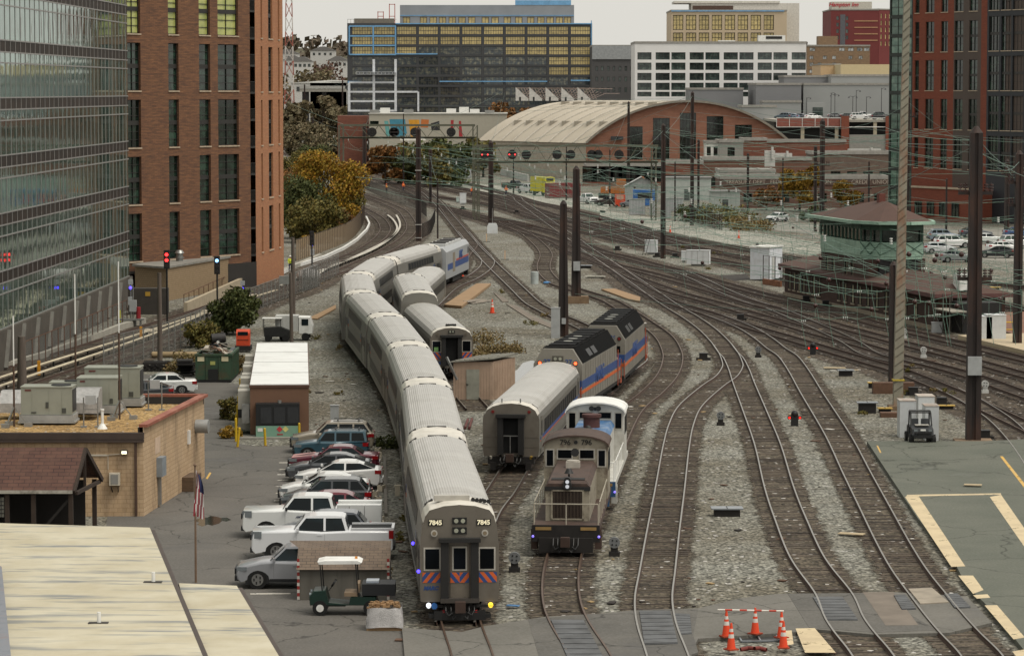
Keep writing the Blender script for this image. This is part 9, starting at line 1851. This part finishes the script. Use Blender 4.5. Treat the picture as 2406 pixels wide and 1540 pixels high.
def person(label,p,pose='stand',rz=0,vest=HIV,hat=YHAT):
 t=thing('person',label,'person',p,rz);b=bpy.data.meshes.new('body');bend=.5 if pose=='bend' else 0;hz=.92 if pose!='crouch' else.5
 V_={};pts=[];eds=[];rad=[]
 def add(n,co,r_,par=None):V_[n]=len(pts);pts.append(co);rad.append(r_);(eds.append((V_[par],V_[n]))if par else None)
 hip=(0,0,hz);f=lambda z,y=0,x=0:(x,y-bend*(z-.92)*1.0,hz+(z-.92)*(1-bend*.35))
 add('pelvis',hip,.16);add('chest',f(1.3),.17,'pelvis');add('neck',f(1.5),.07,'chest');add('head',f(1.58),.10,'neck');add('crown',f(1.74),.085,'head')
 for s in(-1,1):
  st=.16 if pose=='walk' else.0;k=(s*.12,-.25 if pose=='crouch' else s*st*.6-.04,.48 if pose!='crouch' else.45);add(f'hip{s}',(s*.1,0,hz-.06),.11,'pelvis');add(f'knee{s}',k,.075,f'hip{s}');add(f'ank{s}',(s*.13,s*st+(.05 if pose=='crouch' else 0),.08),.05,f'knee{s}');add(f'toe{s}',(s*.14,s*st-.15,.04),.045,f'ank{s}')
  sh=f(1.43,0,s*.2);add(f'sh{s}',sh,.075,'chest');el=f(1.15,-.08,s*.29);add(f'el{s}',el,.052,f'sh{s}');wr=f(.95,-.22-bend*.1,s*.24);add(f'wr{s}',wr,.036,f'el{s}');add(f'hand{s}',(wr[0],wr[1]-.07,wr[2]-.06),.04,f'wr{s}')
 b.from_pydata(pts,eds,[]);o=bpy.data.objects.new('body',b);COL.objects.link(o);md=o.modifiers.new('skin','SKIN');md.use_smooth_shade=True;o.modifiers.new('sub','SUBSURF').levels=1
 for i,v in enumerate(b.skin_vertices[0].data):v.radius=(rad[i],rad[i]);v.use_root=(i==0)
 bpy.context.view_layer.update();me=bpy.data.meshes.new_from_object(o.evaluated_get(bpy.context.evaluated_depsgraph_get()));bpy.data.objects.remove(o)
 me.materials.clear();[me.materials.append(x)for x in(SKIN,vest,NAVY,BLK)]
 zc=hz
 for pl in me.polygons:
  c=pl.center;hd=(Vector(f(1.62))-c).length<.19;hand=any((Vector(pts[V_[f'hand{s}']])-c).length<.1 for s in(-1,1));pl.material_index=0 if hd or hand else(3 if c.z<.12 else(2 if c.z<zc+.0 else 1));pl.use_smooth=True
 ob=put('body',me,t);hc=Vector(f(1.72));m=MB();m.sph(tuple(hc+Vector((0,0,.02))),.125,0,10,6,(1,1.1,.75));m.cyl(tuple(hc+Vector((0,-.03,-.01))),tuple(hc+Vector((0,-.03,.01))),.15,n=12);m.build('hard_hat',hat,t)
 m=MB();q=f(1.2);m.bx(q[0]-.19,q[0]+.19,q[1]-.18,q[1]+.17,q[2]-.03,q[2]+.03);m.build('reflective_band',M('reflective_yellow','#d5d25a',.5),t)
 return t
ORH=M('orange_hat','#d4561c',.5)
person('track worker in orange vest and blue trousers standing on the main lines',G(*q4((685,522))[0]),'walk',.6,hat=ORH);person('track worker in orange vest stooping beside the brown mesh fence',G(*q4((460,545))[0]),'stand',1.2,M('pale_orange_vest','#cf7a2a',.6),ORH);person('crouching worker in orange vest beside the banded pole',G(*q4((1025,430))[0]),'crouch',-.4,hat=WHITE);person('worker in orange half hidden beside the signal bridge post',G(*q4((1605,590))[0]),'stand',.2,hat=ORH);person('worker in orange vest standing alone by the yard road',G(*q4((2060,578))[0]),'stand',0,hat=ORH);person('worker in red jacket behind the white yard barrier',G(*q4((1255,190))[0]),'bend',.5,M('red_jacket','#a83236',.7),ORH)
person('worker in yellow green jacket on the far transit track',G(*R4((2030,500))[0]),'stand',.4,M('lime_vest','#b4c41c',.6),WHITE)
random.seed(33)
for i in range(30):
 x0=random.uniform(820,1500);y0=random.uniform(330,440);x1=x0+random.uniform(180,560);Y0=random.uniform(400,540);y1=y0+random.uniform(-25,70)
 feeder('thin pale green span wire under the signal bridges',V(x0,y0,Y0),V(x1,y1,Y0-random.uniform(0,60)),random.uniform(.2,1.2),.022,COP if i%3 else WR)
for i in range(34):
 x0=random.uniform(1350,2250);y0=random.uniform(300,520);x1=x0+random.uniform(160,620);Y0=random.uniform(330,520);y1=y0+random.uniform(-50,60)
 feeder('thin weathered span wire over the right half of the station throat',V(x0,y0,Y0),V(x1,y1,Y0+random.uniform(-60,20)),random.uniform(.2,1.4),.02,COP if i%3 else WR)
for i in range(16):
 x0=random.uniform(1700,2200);y0=random.uniform(520,660);x1=x0+random.uniform(150,420);Y0=random.uniform(215,300)
 feeder('green span wire crossing in front of the old signal tower',V(x0,y0,Y0),V(x1,y0+random.uniform(-40,60),Y0-random.uniform(0,30)),random.uniform(.1,.8),.016,COP)
for key,lab,x,yt,yb,w_ in(('w1','thin dark mast left of the yellow box truck',1206,372,455,4),('w2','thin dark mast under the middle of the right signal bridge',1330,345,470,4),('w3','thin dark mast in front of the brick workshop windows',1432,352,485,4),('w4','thin mast behind the metal huts',1585,380,520,4),('w5','thin dark mast left of the yellow tree',1838,372,520,4),('w6','thin dark mast in front of the faint lettering',2040,380,520,4),('w7','thin mast at the left end of the right lot',2222,420,560,5),('w8','thin dark mast beside the left signal bridge middle',948,268,440,4),('w9','thin far mast above the street cars',872,240,380,4)):
 P_(key,lab,x,yt,yb,w_,w1=.22)
 a=PP[key];feeder('thin weathered feeder wire strung between two dark poles',top(key,.2),top(random.choice('dfghmn'),.8),.6,.02)
for i in range(26):
 x,y=random.choice(((random.uniform(1180,1420),random.uniform(640,800)),(random.uniform(1600,1800),random.uniform(580,660)),(random.uniform(1960,2240),random.uniform(860,1000)),(random.uniform(900,960),random.uniform(1080,1380)),(random.uniform(720,800),random.uniform(760,1000))))
 tree('small tuft of dry weeds in the gravel',gnd(x,y),random.uniform(.25,.5),random.uniform(.3,.8),.06,random.choice(('dry','mix')),300+i,160,'weeds',False,5,.1,'weed_tuft','dry weed tufts in the gravel')
